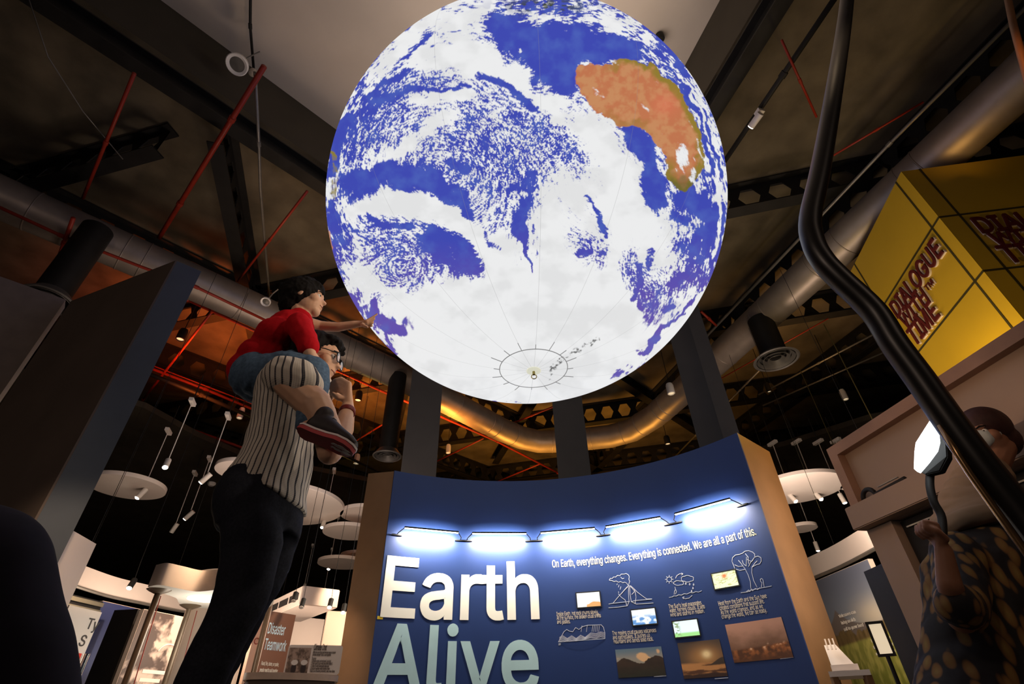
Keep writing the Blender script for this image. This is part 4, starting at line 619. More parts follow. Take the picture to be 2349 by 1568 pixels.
    rk = sm(-3, 2, tr)*sm(.50, .62, fbm(X/4, Y/3, 133, 4)); 
    ice = 1-.10*sm(.4, .7, fbm(X/55, Y/40, 140, 4)); white = [.90*ice, .905*ice, .91*ice]
    shade = 1-.22*sm(.0, .35, -tex)*sm(1.1, .6, D)          # thin cloud lets the sea through
    white = [white[0]*shade, white[1]*shade, np.clip(white[2]*(shade*.6+.4), 0, 1)]
    col = mixc(col, white, cl); col = mixc(col, [np.full_like(X, .12)]*3, rk)
    return np.stack(col, -1), ox, oy
def make_globe():
    img, ox, oy = earth_map(); H, W = img.shape[:2]
    ax = (CAM-GC); ax /= np.linalg.norm(ax); u = np.cross(ax, [0, 0, 1]); u /= np.linalg.norm(u); v = np.cross(u, ax)
    lim = math.radians(90-21.06)
    th = np.concatenate([np.linspace(.002, lim+.03, 430), np.linspace(lim+.04, math.pi-.002, 60)]); NA = 1300
    ph = np.linspace(0, 2*np.pi, NA, endpoint=False); T, Pp = np.meshgrid(th, ph, indexing='ij')
    dirs = np.cos(T)[..., None]*ax+np.sin(T)[..., None]*(np.cos(Pp)[..., None]*u+np.sin(Pp)[..., None]*v)
    # the half turned away repeats the same map mirrored about the rim
    T2 = np.where(T > lim-.004, np.maximum(0.01, (lim-.004)*(1-(T-lim+.004)/(math.pi-lim+.004))), T)
    d2 = np.cos(T2)[..., None]*ax+np.sin(T2)[..., None]*(np.cos(Pp)[..., None]*u+np.sin(Pp)[..., None]*v)
    q = GC+GR*d2-CAM; cz = q@_F; px = 1174.5+FPX*(q@_RT)/cz-ox; py = 784-FPX*(q@_UP)/cz-oy
    px = np.clip(px, 0, W-1.01); py = np.clip(py, 0, H-1.01); i = px.astype(int); j = py.astype(int); fx = (px-i)[..., None]; fy = (py-j)[..., None]
    c = (img[j, i]*(1-fx)+img[j, i+1]*fx)*(1-fy)+(img[j+1, i]*(1-fx)+img[j+1, i+1]*fx)*fy
    co = (dirs*GR).reshape(-1, 3); nv = len(co); NT = len(th)
    me = bpy.data.meshes.new('globe_skin'); me.vertices.add(nv); me.vertices.foreach_set('co', co.astype('f').ravel())
    a = np.arange(NT-1)[:, None]*NA; b = np.arange(NA)[None]; b2 = (b+1) % NA
    F = np.stack([a+b, a+NA+b, a+NA+b2, a+b2], -1).reshape(-1, 4); nf = len(F)
    me.loops.add(nf*4); me.loops.foreach_set('vertex_index', F.ravel().astype('i'))
    me.polygons.add(nf); me.polygons.foreach_set('loop_start', (np.arange(nf)*4).astype('i')); me.update(calc_edges=True)
    me.polygons.foreach_set('use_smooth', np.ones(nf, bool))
    at = me.attributes.new('pic', 'FLOAT_COLOR', 'POINT'); cc = np.ones((nv, 4), 'f'); cc[:, :3] = c.reshape(-1, 3); at.data.foreach_set('color', cc.ravel())
    M = bpy.data.materials.new('globe_print'); M.use_nodes = True; nt = M.node_tree; bs = nt.nodes['Principled BSDF']
    N = lambda t, **k: nt.nodes.new(t)
    A = N('ShaderNodeAttribute'); A.attribute_name = 'pic'; tc = N('ShaderNodeTexCoord'); sx = N('ShaderNodeSeparateXYZ'); nt.links.new(tc.outputs['Object'], sx.inputs[0])
    def mth(op, a, b=None, c=None):
        n = N('ShaderNodeMath'); n.operation = op
        for k, x in enumerate((a, b, c)):
            if x is None: continue
            if isinstance(x, (int, float)): n.inputs[k].default_value = x
            else: nt.links.new(x, n.inputs[k])
        return n.outputs[0]
    ang = mth('ARCTAN2', sx.outputs[1], sx.outputs[0]); fr = mth('FRACT', mth('MULTIPLY', mth('ADD', ang, 3.3), 16/(2*math.pi)))
    dist = mth('ABSOLUTE', mth('SUBTRACT', fr, .5)); rr = mth('SQRT', mth('ADD', mth('POWER', sx.outputs[0], 2), mth('POWER', sx.outputs[1], 2)))
    dd = mth('MULTIPLY', dist, mth('MULTIPLY', rr, 2*math.pi/16)); ln = mth('LESS_THAN', dd, .0016)
    mx = N('ShaderNodeMix'); mx.data_type = 'RGBA'; nt.links.new(mth('MULTIPLY', ln, .38), mx.inputs[0]); nt.links.new(A.outputs['Color'], mx.inputs[6]); mx.inputs[7].default_value = (.25, .25, .25, 1)
    nt.links.new(mx.outputs[2], bs.inputs['Emission Color']); bs.inputs['Emission Strength'].default_value = .93
    bs.inputs['Base Color'].default_value = (.02, .02, .02, 1); bs.inputs['Roughness'].default_value = .6; bs.inputs['Specular IOR Level'].default_value = .1
    root = thing('earth_globe', 'huge glowing inflatable globe with clouds and orange continent hanging overhead', 'globe', V(GC))
    o = bpy.data.objects.new('printed_skin', me); COL.objects.link(o); me.materials.append(M); o.parent = root
    C0 = V(GC); zb = GC[2]-GR
    # end cap, stitched ring and tie-off hook at the pole
    r0 = .29; n = 64; R1 = GR+.004
    f = lambda r: GC[2]-math.sqrt(R1*R1-r*r)
    build('cap_seam', MB().lathe([(r0-.0035, f(r0-.0035)), (r0-.002, f(r0)-.004), (r0+.002, f(r0)-.004), (r0+.0035, f(r0+.0035))], (GC[0], GC[1], 0), n=n), mat('seam_grey', (.08, .08, .08), emit=(.2, .2, .2), estr=1), root)
    for k in range(16):
        a_ = -3.3+(k+.5)*2*math.pi/16; dv = Vector((math.cos(a_), math.sin(a_), 0)); r2 = r0+(.05, .10, .07, .09)[k % 4]
        p = V(GC)+dv*r0; q_ = V(GC)+dv*r2; p.z = f(r0)-.001; q_.z = f(r2)-.001
        build('stitch', MB().tube([p, q_], .0028, 6), MATS['seam_grey'], root)
    build('cap_washer', MB().lathe([(0, zb-.010), (.055, zb-.009), (.062, zb-.004), (.062, zb+.004)], (GC[0], GC[1], 0), n=32), mat('washer', (.5, .5, .42), emit=(.62, .62, .5), estr=1), root)
    b_ = MB().tube([(GC[0], GC[1], zb), (GC[0], GC[1], zb-.04)], .012, 10)
    b_.tube([(GC[0]+.022*math.cos(t), GC[1], zb-.06+.022*math.sin(t)) for t in np.linspace(0, 2*math.pi, 17)], .004, 8)
    build('tie_hook', b_, mat('brass', (.35, .28, .10), .3, .9), root, smooth='auto')
    build('hanging_cable', MB().tube([(GC[0], GC[1], GC[2]+GR-.02), (GC[0], GC[1], 9.85)], .012, 8), M_con, root)
make_globe()

# ================================================================== CURVED BLUE WALL
WC, WR, WT = Vector((.084, 3.807, 0)), 3.357, 3.2
def wallmap(u, v, w): a = u/WR; return Vector((WC.x+(WR-w)*math.sin(a), WC.y+(WR-w)*math.cos(a), v))
def wuv(x, y, R=WR):
    d = ray(x, y); ox, oy = CAM[0]-WC.x, CAM[1]-WC.y
    A = d[0]**2+d[1]**2; B = 2*(ox*d[0]+oy*d[1]); C_ = ox*ox+oy*oy-R*R
    t = (-B+math.sqrt(B*B-4*A*C_))/(2*A); p = CAM+t*d
    return math.atan2(p[0]-WC.x, p[1]-WC.y)*WR, p[2]
wall = thing('exhibit_wall', 'curved navy blue wall reading Earth Alive, with white light bars', 'display wall', (WC.x, WC.y+WR+.3, 0))
aL, aR = wuv(905, 1080)[0]/WR, wuv(1690, 990)[0]/WR
bL = Vector((-2.073, 6.729, 0)); bR = Vector((3.437, 6.374, 0)); NS = 48
inner = [WC+Vector((math.sin(a), math.cos(a), 0))*WR for a in np.linspace(aL, aR, NS)]
def pol(p): q = p-WC; return math.atan2(q.x, q.y), q.length
(a0, r0_), (a1, r1_) = pol(bL), pol(bR)
outer = [WC+Vector((math.sin(a0+(a1-a0)*t), math.cos(a0+(a1-a0)*t), 0))*(r0_+(r1_-r0_)*t) for t in np.linspace(0, 1, 32)]
M_blue = mat('navy_paint', (.010, .030, .125), .5, 0, .05, 2, spec=.3)
_b = M_blue.node_tree.nodes['Principled BSDF']; _b.inputs['Coat Weight'].default_value = .10; _b.inputs['Coat Roughness'].default_value = .42
th_ = .02
f = MB(); n = NS
va = [up(p, 0) for p in inner]+[up(p, WT) for p in inner]; q = [WC+(p-WC)*(1+th_/WR) for p in inner]; va += [up(p, 0) for p in q]+[up(p, WT) for p in q]
F = []
for i in range(n-1):
    F += [(i, i+1, n+i+1, n+i), (2*n+i, 3*n+i, 3*n+i+1, 2*n+i+1), (n+i, n+i+1, 3*n+i+1, 3*n+i), (i, 2*n+i, 2*n+i+1, i+1)]
F += [(0, n, 3*n, 2*n), (n-1, 3*n-1, 4*n-1, 2*n-1)]
f.raw(va, F); build('blue_face', f, M_blue, wall, smooth='auto')
body = [up(WC+(p-WC)*(1+(th_+.001)/WR), 0) for p in inner]+[up(p, 0) for p in outer[::-1]]
build('body', MB().prism(body, (0, 0, WT-.004)), M_tan, wall)
# lettering
def lettering(name, lines, m_, label=None, bold=.0, extrude=.003, res=3):
    mb = MB()
    for s, (xl, yl), (xr, yr), h, bd in lines:
        u0, v0 = wuv(xl, yl); u1, _ = wuv(xr, yr)
        text_on(mb, s, wallmap, u0, v0, h, u1-u0, bd, extrude, res=res)
    o = build(name, mb, m_, wall, normals=False)
    if label: o['label'] = label
M_ltr = mat('letter_white', (.82, .78, .70), .5, 0, .02, 4); M_ltb = mat('letter_light_blue', (.42, .60, .64), .5, 0, .05, 4)
vE0 = wuv(868, 1410)[1]; vE1 = wuv(877, 1275)[1]
def bigword(name, word, xl, xr, ybase, vtop, m_, label):
    u0 = wuv(*xl)[0]; u1 = wuv(*xr)[0]; mb = MB()
    text_on(mb, word, wallmap, u0, ybase, vtop-ybase, u1-u0, .014, .006, res=8)
    o = build(name, mb, m_, wall, normals=False); o['label'] = label
bigword('title_lettering', 'Earth', (872, 1410), (1238, 1415), vE0, vE1, M_ltr, 'large white word Earth')
v1 = wuv(925, 1434)[1]; k_ = (vE1-vE0)
bigword('title_lettering', 'Alive', (848, 1580), (1238, 1580), v1-k_, v1, M_ltb, 'large pale blue word Alive')
def cr(cx, cy): return (1240+cx/3.915, 1180+cy/3.915)
a_, b_ = cr(108, 487), cr(1935, 165)
u0, v0 = wuv(*a_); u1, v1_ = wuv(*b_); mb = MB()
text_on(mb, 'On Earth, everything changes. Everything is connected. We are all a part of this.', wallmap, u0, (v0+v1_)/2, .092, u1-u0, .002, .003, res=3)
build('heading', mb, mat('letter_cream', (.85, .72, .42), .5, 0, .02), wall, normals=False)['label'] = 'cream heading sentence'
para = [(['Inside Earth, hot rock churns slowly.', 'At the surface, the broken crust shifts', 'and jostles.'], [((145, 910), (520, 885)), ((147, 945), (542, 918)), ((150, 980), (268, 973))]),
        (['The moving crust causes volcanoes', 'and earthquakes. It pushes up', 'mountains and bends solid rock.'], [((648, 1085), (1040, 1050)), ((652, 1122), (983, 1095)), ((657, 1160), (1014, 1128))]),
        (["The Sun's heat evaporates", 'water, forming clouds. It sets', 'wind and storms in motion.'], [((1155, 842), (1448, 806)), ((1163, 880), (1478, 838)), ((1170, 918), (1474, 878))]),
        (['Heat from the Earth and the Sun have', 'created conditions that support life.', 'As the world changes, and as we', 'change the world, we can be ready.'], [((1604, 823), (2034, 740)), ((1615, 862), (2012, 787)), ((1625, 902), (2000, 832)), ((1634, 940), (2036, 868))])]
for ls, pos in para:
    mb = MB()
    for s, (p0, p1) in zip(ls, pos):
        ua, va_ = wuv(*cr(*p0)); ub, vb_ = wuv(*cr(*p1)); text_on(mb, s, wallmap, ua, (va_+vb_)/2, .045, ub-ua, .002, .002, res=2)
    build('paragraph', mb, mat('letter_small', (.75, .66, .55), .5, 0, .02), wall, normals=False)
# line drawings
def ribbon(mb, pts, wd=.0055, conv=True):
    P = [wuv(*cr(*p)) for p in pts] if conv else pts
    for (ua, va_), (ub, vb_) in zip(P, P[1:]):
        L = math.hypot(ub-ua, vb_-va_)
        if L < 1e-5: continue
        nx, ny = -(vb_-va_)/L*wd/2, (ub-ua)/L*wd/2; ex, ey = (ub-ua)/L*wd*.3, (vb_-va_)/L*wd*.3
        mb.prism([wallmap(ua-ex+nx, va_-ey+ny, .001), wallmap(ub+ex+nx, vb_+ey+ny, .001), wallmap(ub+ex-nx, vb_+ey-ny, .001), wallmap(ua-ex-nx, va_-ey-ny, .001)], (wallmap((ua+ub)/2, 0, .003)-wallmap((ua+ub)/2, 0, .001)))
def cloud(cx, cy, rx, ry, n=7, ph=0):
    return [(cx+rx*(1+.13*abs(math.sin(n*t/2)))*math.cos(t), cy+ry*(1+.2*abs(math.sin(n*t/2)))*math.sin(t)) for t in np.linspace(0, 2*math.pi, 40)]
M_line = mat('line_white', (.50, .52, .62), .5, 0, .02)
mb = MB()
for l in [[(785, 634), (775, 615), (755, 605), (740, 611), (720, 600), (700, 606), (680, 595), (660, 600), (640, 590), (617, 587), (625, 572), (645, 572), (655, 558), (675, 560), (690, 544), (712, 548), (725, 533), (748, 534), (770, 528), (790, 540), (798, 558), (793, 578), (801, 598), (794, 620), (790, 640)],
          [(612, 802), (650, 795), (700, 735), (740, 690), (775, 650), (790, 640), (810, 638), (840, 665), (870, 695), (910, 725), (955, 757)], [(955, 757), (1000, 755)],
          [(612, 836), (690, 830), (780, 818), (795, 780), (790, 720), (790, 650)], [(800, 645), (805, 720), (815, 780), (860, 802), (930, 798), (1012, 792)],
          [(640, 796), (800, 778)], [(820, 778), (850, 770), (1000, 757)], [(700, 710), (725, 740), (760, 765), (775, 815)], [(720, 715), (760, 670), (785, 645)], [(805, 640), (850, 690), (858, 740), (850, 795)],
          [(820, 715), (840, 695), (845, 670)], [(685, 630), (690, 620)], [(700, 650), (705, 630)], [(715, 670), (722, 645)], [(700, 690), (702, 700)], [(720, 560), (735, 575), (750, 570)]]: ribbon(mb, l)
build('line_drawing', mb, M_line, wall)['label'] = 'volcano drawing in thin white lines'
mb = MB()
ribbon(mb, [(1156+22*math.cos(t), 580+22*math.sin(t)) for t in np.linspace(0, 2*math.pi, 17)])
for t in np.linspace(0, 2*math.pi, 9)[:-1]: ribbon(mb, [(1156+28*math.cos(t), 580+28*math.sin(t)), (1156+36*math.cos(t), 580+36*math.sin(t))])
ribbon(mb, cloud(1240, 613, 42, 18, 5)); ribbon(mb, cloud(1320, 575, 52, 25, 6))
ribbon(mb, [(1213, 570), (1225, 545), (1250, 530), (1278, 530)]); ribbon(mb, [(1265, 522), (1280, 530), (1268, 542)])
for x, y in [(1305, 618), (1340, 622), (1375, 626), (1369, 658), (1357, 685)]: ribbon(mb, [(x, y-9), (x-5, y+4), (x, y+9), (x+5, y+4), (x, y-9)])
ribbon(mb, [(1200, 715), (1203, 690), (1212, 670), (1208, 650)]); ribbon(mb, [(1212, 712), (1222, 690), (1215, 672)])
ribbon(mb, [(1156, 742), (1185, 738), (1195, 728), (1220, 730), (1240, 718), (1265, 722), (1290, 708), (1315, 712), (1345, 698), (1365, 702), (1395, 690), (1420, 695), (1446, 682)])
ribbon(mb, [(1276, 742), (1300, 755), (1335, 748), (1362, 725)]); ribbon(mb, [(1290, 736), (1276, 742), (1284, 755)])
build('line_drawing', mb, M_line, wall)['label'] = 'sun, cloud and rain drawing in thin white lines'
mb = MB()
ribbon(mb, [(1890, 660), (1885, 600), (1865, 540), (1840, 490), (1800, 435), (1778, 410)]); ribbon(mb, [(1945, 650), (1915, 590), (1898, 520), (1900, 470), (1930, 430), (1945, 415)])
for l in [[(1840, 490), (1790, 500), (1745, 485), (1735, 455), (1720, 420), (1725, 385), (1750, 362), (1790, 355), (1815, 345), (1835, 328), (1870, 323), (1905, 335), (1925, 355), (1925, 380), (1955, 372), (1980, 385), (1983, 415), (1970, 440), (1935, 450), (1900, 470)], [(1812, 410), (1822, 440), (1848, 460), (1850, 380)], [(1870, 440), (1865, 380), (1840, 350)], [(1855, 400), (1895, 420), (1920, 385)], [(1870, 465), (1885, 430), (1912, 405)], [(1745, 450), (1780, 465), (1820, 460)],
          [(1800, 700), (1860, 692), (1900, 675), (1960, 662), (2075, 640)], [(1850, 690), (1870, 675), (1880, 690), (1895, 665), (1905, 682), (1930, 662), (1950, 672), (1970, 655)], [(1985, 650), (1990, 610), (1978, 600), (1975, 580), (1985, 572), (1996, 580), (2002, 600), (2010, 650)]]: ribbon(mb, l)
build('line_drawing', mb, M_line, wall)['label'] = 'tree and person drawing in thin white lines'
mb = MB()
ribbon(mb, [(160, 1142), (185, 1095), (210, 1050), (235, 1030), (260, 1045), (290, 1050), (315, 1012), (345, 1030), (375, 1005), (420, 992), (480, 990), (545, 988), (565, 1010), (578, 1060), (578, 1112), (160, 1142)])
for dy in range(0, 50, 9): ribbon(mb, [(170, 1100+dy*.8), (200, 1085+dy), (240, 1110+dy*.6), (280, 1085+dy), (320, 1110+dy*.5), (360, 1080+dy), (400, 1100+dy*.4), (450, 1060+dy), (500, 1065+dy), (540, 1050+dy), (575, 1060+dy)], .004)
for x in (372, 420, 470, 485, 500, 515, 530): ribbon(mb, [(x, 995), (x-8, 1050)], .004)
build('line_drawing', mb, M_line, wall)['label'] = 'folded rock strata drawing in thin white lines'
# screens and photo prints
def wrect(TL, TR, BR, BL):
    a, b, c, d = [wuv(*cr(*p)) for p in (TL, TR, BR, BL)]
    return (a[0]+d[0])/2, (b[0]+c[0])/2, (c[1]+d[1])/2, (a[1]+b[1])/2
def s1(X, Y): n = fbm(X*6, Y*4, 1); t = sm(.30, .26, Y+.12*np.sin(X*6)+.1*n+.35*(X < .4)); return mixc([.95+0*X, .97+0*X, 1+0*X], [.85, .38, .12], t)
def s2(X, Y): n = fbm(X*5, Y*5, 5); t = sm(.40, .6, n+.25*(.5-Y)); return mixc([.88+0*X, .95+0*X, 1+0*X], [.10, .28, .62], t*sm(.75, .4, Y))
def s3(X, Y): n = fbm(X*12, Y*12, 9); t = sm(.45, .6, n)*sm(.35, .12, X); g = sm(.32, .18, Y); return mixc(mixc([.80+0*X, .95+0*X, .97+0*X], [.35, .75, .25], g), [.25, .35, .15], t)
def s4(X, Y): n = fbm(X*7+Y*3, Y*4-X*3, 13); r = np.exp(-((X-.5)/.1)**2-((Y-.75)/.12)**2); st = sm(.47, .5, fbm(X*3-Y*6, X*2+Y*2, 15))*sm(.56, .52, fbm(X*3-Y*6, X*2+Y*2, 15)); return mixc(mixc([.88+0*X, .95+0*X, .62+0*X], [.55, .52, .15], sm(.3, 1, st+n*.3)), [.85, .22, .05], np.clip(r*1.3, 0, 1))
for (TL, TR, BR, BL), fn, lb in [(((324, 706), (528, 692), (541, 818), (333, 834)), s1, 'bright white screen with orange corner'),
                   (((814, 860), (1025, 839), (1046, 972), (834, 994)), s2, 'bright screen with blue and white picture'),
                   (((1187, 964), (1405, 937), (1432, 1078), (1212, 1104)), s3, 'bright screen with tree and green field'),
                   (((1535, 540), (1745, 492), (1784, 626), (1573, 672)), s4, 'bright screen with yellow-green stems')]:
    u0, u1, v0, v1 = wrect(TL, TR, BR, BL)
    fr = MB(); b0 = .012
    for (ua, ub, va_, vb_) in [(u0-b0, u1+b0, v0-b0, v0), (u0-b0, u1+b0, v1, v1+b0), (u0-b0, u0, v0, v1), (u1, u1+b0, v0, v1)]:
        P = [wallmap(ua, va_, .001), wallmap(ub, va_, .001), wallmap(ub, vb_, .001), wallmap(ua, vb_, .001)]
        fr.prism(P, wallmap((ua+ub)/2, 0, .009)-wallmap((ua+ub)/2, 0, .001))
    s = build('screen_bezel', fr, M_dark, wall); s['label'] = lb
    picture('screen', wallmap, u0, u1, v0, v1, fn, s, 60, 40, .004, emit=1.15)
def ph_mount(X, Y):
    sky = mixc([.10+0*X, .16+0*X, .22+0*X], [.30, .26, .22], sm(1, .55, Y)); n = fbm(X*7, Y*7, 3)
    c1 = np.exp(-((X-.56)/.15)**2-((Y-.72)/.15)**2)+.9*np.exp(-((X-.66)/.14)**2-((Y-.58)/.1)**2)+.8*np.exp(-((X-.92)/.07)**2-((Y-.85)/.12)**2)+.5*np.exp(-((X-.05)/.16)**2-((Y-.68)/.08)**2)
    sky = mixc(sky, [.72, .42, .22], sm(.45, .75, c1+(n-.5)*.5)); h = .55+.10*np.sin(X*9)+.16*(fbm(X*9, 0*X+3, 8)-.5)+.05*(X > .6)
    m_ = sm(.012, -.012, Y-h); return mixc(sky, [.018+.03*n*sm(0, .5, Y), .010+.012*n, .006+.006*n], m_)
def ph_sun(X, Y):
    sun = np.exp(-(((X-.63)/.10)**2+((Y-.62)/.10)**2)); g = np.exp(-(((X-.6)/.38)**2+((Y-.55)/.30)**2)); n = fbm(X*3, Y*12, 3, 5)
    c = mixc([.05+0*X, .035+0*X, .03+0*X], [.50, .23, .07], g); c = mixc(c, [1, .75, .4], np.clip(sun*1.2, 0, 1))
    fog = sm(.44, .36, Y); c = mixc(c, mixc([.55+0*X, .24+0*X, .08+0*X], [.10, .035, .015], sm(.62, .38, n+.15*(Y-.15)*3)), fog)
    hl = sm(.0, -.02, Y-(.34+.18*sm(.6, 1, X))); hl = hl*sm(.60, .68, X)*sm(.30, .34, Y); c = mixc(c, [.05, .03, .02], hl)
    return mixc(c, [.04, .015, .01], sm(.10, .04, Y-.08*fbm(X*8, X*0, 31)))
def ph_fire(X, Y):
    n = fbm(X*4, Y*4, 17, 5); n2 = fbm(X*14, Y*10, 19, 4); c = mixc([.18+0*X, .08+0*X, .04+0*X], [.50, .25, .17], sm(.25, .95, Y+(n-.5)*.5))
    r = sm(.03, -.03, Y-(.30+.08*sm(0, 1, X)+.05*(n-.5))); c = mixc(c, mixc([.10+0*X, .03+0*X, .008+0*X], [.42, .13, .03], sm(.35, .75, n2)*sm(-.05, .3, Y)), r)
    sp = sm(.68, .75, n2)*np.exp(-((Y-.33)/.06)**2); return mixc(c, [.85, .5, .3], sp)
for (TL, TR, BR, BL), fn, lb in [(((665, 1215), (1082, 1178), (1128, 1440), (708, 1467)), ph_mount, 'photo of dark mountains under small clouds'),
                   (((1232, 1150), (1607, 1117), (1680, 1440), (1288, 1482)), ph_sun, 'photo of golden sunset over mist'),
                   (((1655, 995), (2165, 910), (2268, 1278), (1745, 1330)), ph_fire, 'orange photo of burning smoky land')]:
    u0, u1, v0, v1 = wrect(TL, TR, BR, BL); picture('photo_print', wallmap, u0, u1, v0, v1, fn, wall, 110, 80, .004)['label'] = lb
mb = MB()
for a_, b_ in [((1020, 1452), (1128, 1446)), ((1567, 1472), (1684, 1463)), ((2155, 1293), (2272, 1278)), ((162, 1158), (180, 1156)), ((162, 1168), (180, 1166))]: ribbon(mb, [a_, b_], .006)
build('photo_credit', mb, M_line, wall)
u0, v0 = wuv(866, 1412); u1, v1 = wuv(878, 1420)
build('tape_tag', MB().prism([wallmap(u0, v0, .001), wallmap(u1, v0, .001), wallmap(u1, v1, .001), wallmap(u0, v1, .001)], (0, -.004, 0)), mat('yellow_tape', (.55, .38, .02)), wall)['label'] = 'small yellow tag'
# light bars on brackets
RB = WR-.16
bars = [((928, 1209), (1052, 1222)), ((1083, 1224), (1208, 1227)), ((1240, 1224), (1365, 1214)), ((1390, 1211), (1515, 1186)), ((1548, 1179), (1673, 1137))]
bz = sum(wuv(*p, R=RB)[1] for b in bars for p in b)/10
for i, (p, q) in enumerate(bars):
    ua, ub = wuv(*p, R=RB)[0], wuv(*q, R=RB)[0]
    A_, B_ = wallmap(ua, bz, .16), wallmap(ub, bz, .16); d = (B_-A_).normalized(); nn = Vector((-d.y, d.x, 0))
    lb = build('light_bar', MB().box((A_+B_)/2+CZ*.012, ((B_-A_).length, .026, .018), d, nn), M_black, wall)
    build('light_strip', MB().box((A_+B_)/2-CZ*.001, ((B_-A_).length-.01, .018, .010), d, nn), M_led, lb)
    for s_, e in ((0, A_), (1, B_)):
        ww = ua-.05 if s_ == 0 else ub+.05
        build('bracket', MB().tube([wallmap(ww, bz-.05, .005), wallmap(ww, bz-.04, .10), e], .006, 6), M_black, lb)
        build('bracket_plate', MB().prism([wallmap(ww-.07, bz-.062, .002), wallmap(ww+.07, bz-.062, .002), wallmap(ww+.07, bz-.048, .002), wallmap(ww-.07, bz-.048, .002)], wallmap(ww, 0, .03)-wallmap(ww, 0, .002)), M_black, lb)
    c = (A_+B_)/2-CZ*.02
    tgt = wallmap((ua+ub)/2, bz-.16, 0)
    lamp('AREA', c, 34, (1, .90, .74), tgt, (B_-A_).length-.06, .03)
    lamp('AREA', c+CZ*.05, .8, (.9, .92, 1), wallmap((ua+ub)/2, bz+.30, 0), (B_-A_).length, .02)
# ================================================================== dark columns behind the wall
M_col = mat('column_paint', (.055, .052, .052), .75, 0, .08, 2)
def column(x0, x1, y, D, label, depth=.45, side=None, h=ZD-.02):
    A_, B_ = atd(x0, y, D), atd(x1, y, D); d = (B_-A_); d.z = 0; wd = d.length; d.normalize(); nn = Vector((-d.y, d.x, 0))
    c = (A_+B_)/2+nn*depth/2; root = thing('column', label, 'column', (c.x, c.y, 0), 'dark square columns behind the blue wall')
    build('shaft', MB().box((c.x, c.y, h/2), (wd, depth, h), d, nn), M_col, root)
    if side: build('side_cladding', MB().box((c.x+d.x*(wd/2+.011), c.y+d.y*(wd/2+.011), h/2), (.02, depth, h), d, nn), M_dark, root)
column(918, 1000, 1092, 8.6, 'dark column left of the globe bottom, beside the round diffuser')
column(1281, 1357, 1096, 8.9, 'dark column in the middle, directly under the globe')
column(1603, 1665, 1020, 8.0, 'dark two-tone column leaning at the right end of the blue wall', .9)
column(1660, 1700, 1005, 7.75, 'near-black narrow column just right of the two-tone one', .4)
# ================================================================== slabs placed by their top edge
def slab_pts(pL, D, pR): A_ = atd(pL[0], pL[1], D); return A_, atz(pR[0], pR[1], A_.z)
def slab(mb, A_, B_, z0, z1, th):
    d = (B_-A_); d.z = 0; d.normalize(); nn = Vector((-d.y, d.x, 0))
    return mb.prism([up(A_, z0), up(B_, z0), up(B_+nn*th, z0), up(A_+nn*th, z0)], (0, 0, z1-z0))
def facemap(A_, B_, z1):
    d = (B_-A_); d.z = 0; L_ = d.length; d.normalize(); nn = Vector((d.y, -d.x, 0))
    return (lambda u, v, w: Vector((A_.x, A_.y, 0))+d*u+nn*w+CZ*v), L_
# left exhibit panels
Z3 = 3.6
PA, PB, PC_, PD = atz(-60, 617, Z3), atz(163, 690, Z3), atz(403, 597, Z3), atz(462, 622, Z3)
root = thing('exhibit_wall', 'tall dark brown panel with a slate-blue end, left of the child', 'exhibit panel', up((PB+PC_)/2, 0))
e = PD-PC_; e.z = 0; e1 = e.normalized()
build('brown_face', MB().prism([up(PB, 0), up(PC_, 0), up(PC_, 0)+e1*.012, up(PB, 0)+e1*.012], (0, 0, Z3)), M_brown, root)
PBs = up(PB, 0)+e1*.0125; PCs = up(PC_, 0)+e1*.0125; PDs = up(PD, 0)
build('slate_core', MB().prism([PBs, PCs, PDs, PBs+(PDs-PCs)], (0, 0, Z3)), M_slate, root)['label'] = 'slate-blue end and core'
root = thing('exhibit_wall', 'lighter greyish panel at far left, nearest to the camera side', 'exhibit panel', up((PA+PB)/2, 0))
e = (PA-PB); e.z = 0; L_ = e.length; e.normalize(); nn = Vector((-e.y, e.x, 0)); nn = nn if nn.dot(Vector((-1, 1, 0))) > 0 else -nn
PBb = up(PB, 0)-Vector((.06, 0, 0)) ; PAa = up(PA, 0)
build('board', MB().prism([PBb, PAa, PAa+nn*.15, PBb+nn*.15], (0, 0, Z3+.02)), mat('grey_beige_panel', (.15, .125, .11), .75), root)
build('plinth', MB().prism([PBb+nn*.02, PAa+nn*.02, PAa+nn*.17, PBb+nn*.17], (0, 0, .1)), M_dark, root)

# ================================================================== pendant lamps
ZP = 5.0
def pendant(mount, tip, label, bright=0, hw=.06, hl=.20, tilt=(0, 0), glow=True, r=.045):
    T = atz(mount[0], mount[1], ZP); zl = zat(T, *tip); root = thing('pendant_lamp', label, 'lamp', T, 'white spot lamps on long rods')
    hz = ZB-.0; build('canopy', MB().box((T.x, T.y, ZP+.03), (.24, .07, .06), direc(A2), nrm(A2)), M_lampw, root)
    build('stem', MB().tube([up(T, ZP+.06), up(T, ZB)], .009, 6), M_black, root)
    build('rod', MB().tube([up(T, ZP), up(T, zl+.10)], .008, 8), M_lampw, root)
    ax = Vector((tilt[0], tilt[1], -1)).normalized(); a_ = up(T, zl)-ax*hl*.5; b_ = up(T, zl)+ax*hl*.5
    h = build('head', MB().tube([a_, a_+(b_-a_)*.02, b_-(b_-a_)*.02, b_], [r*.9, r, r, r*.95], 18), M_lampw, root, smooth='auto')
    if glow: build('bulb', MB().tube([b_, b_+ax*.012], [r*.85, r*.6], 18), M_glowW if bright else M_glowS, h)
    if bright: lamp('SPOT', b_+ax*.03, bright, WARM, b_+ax*.03+ax, .05, spot=120)
    return T
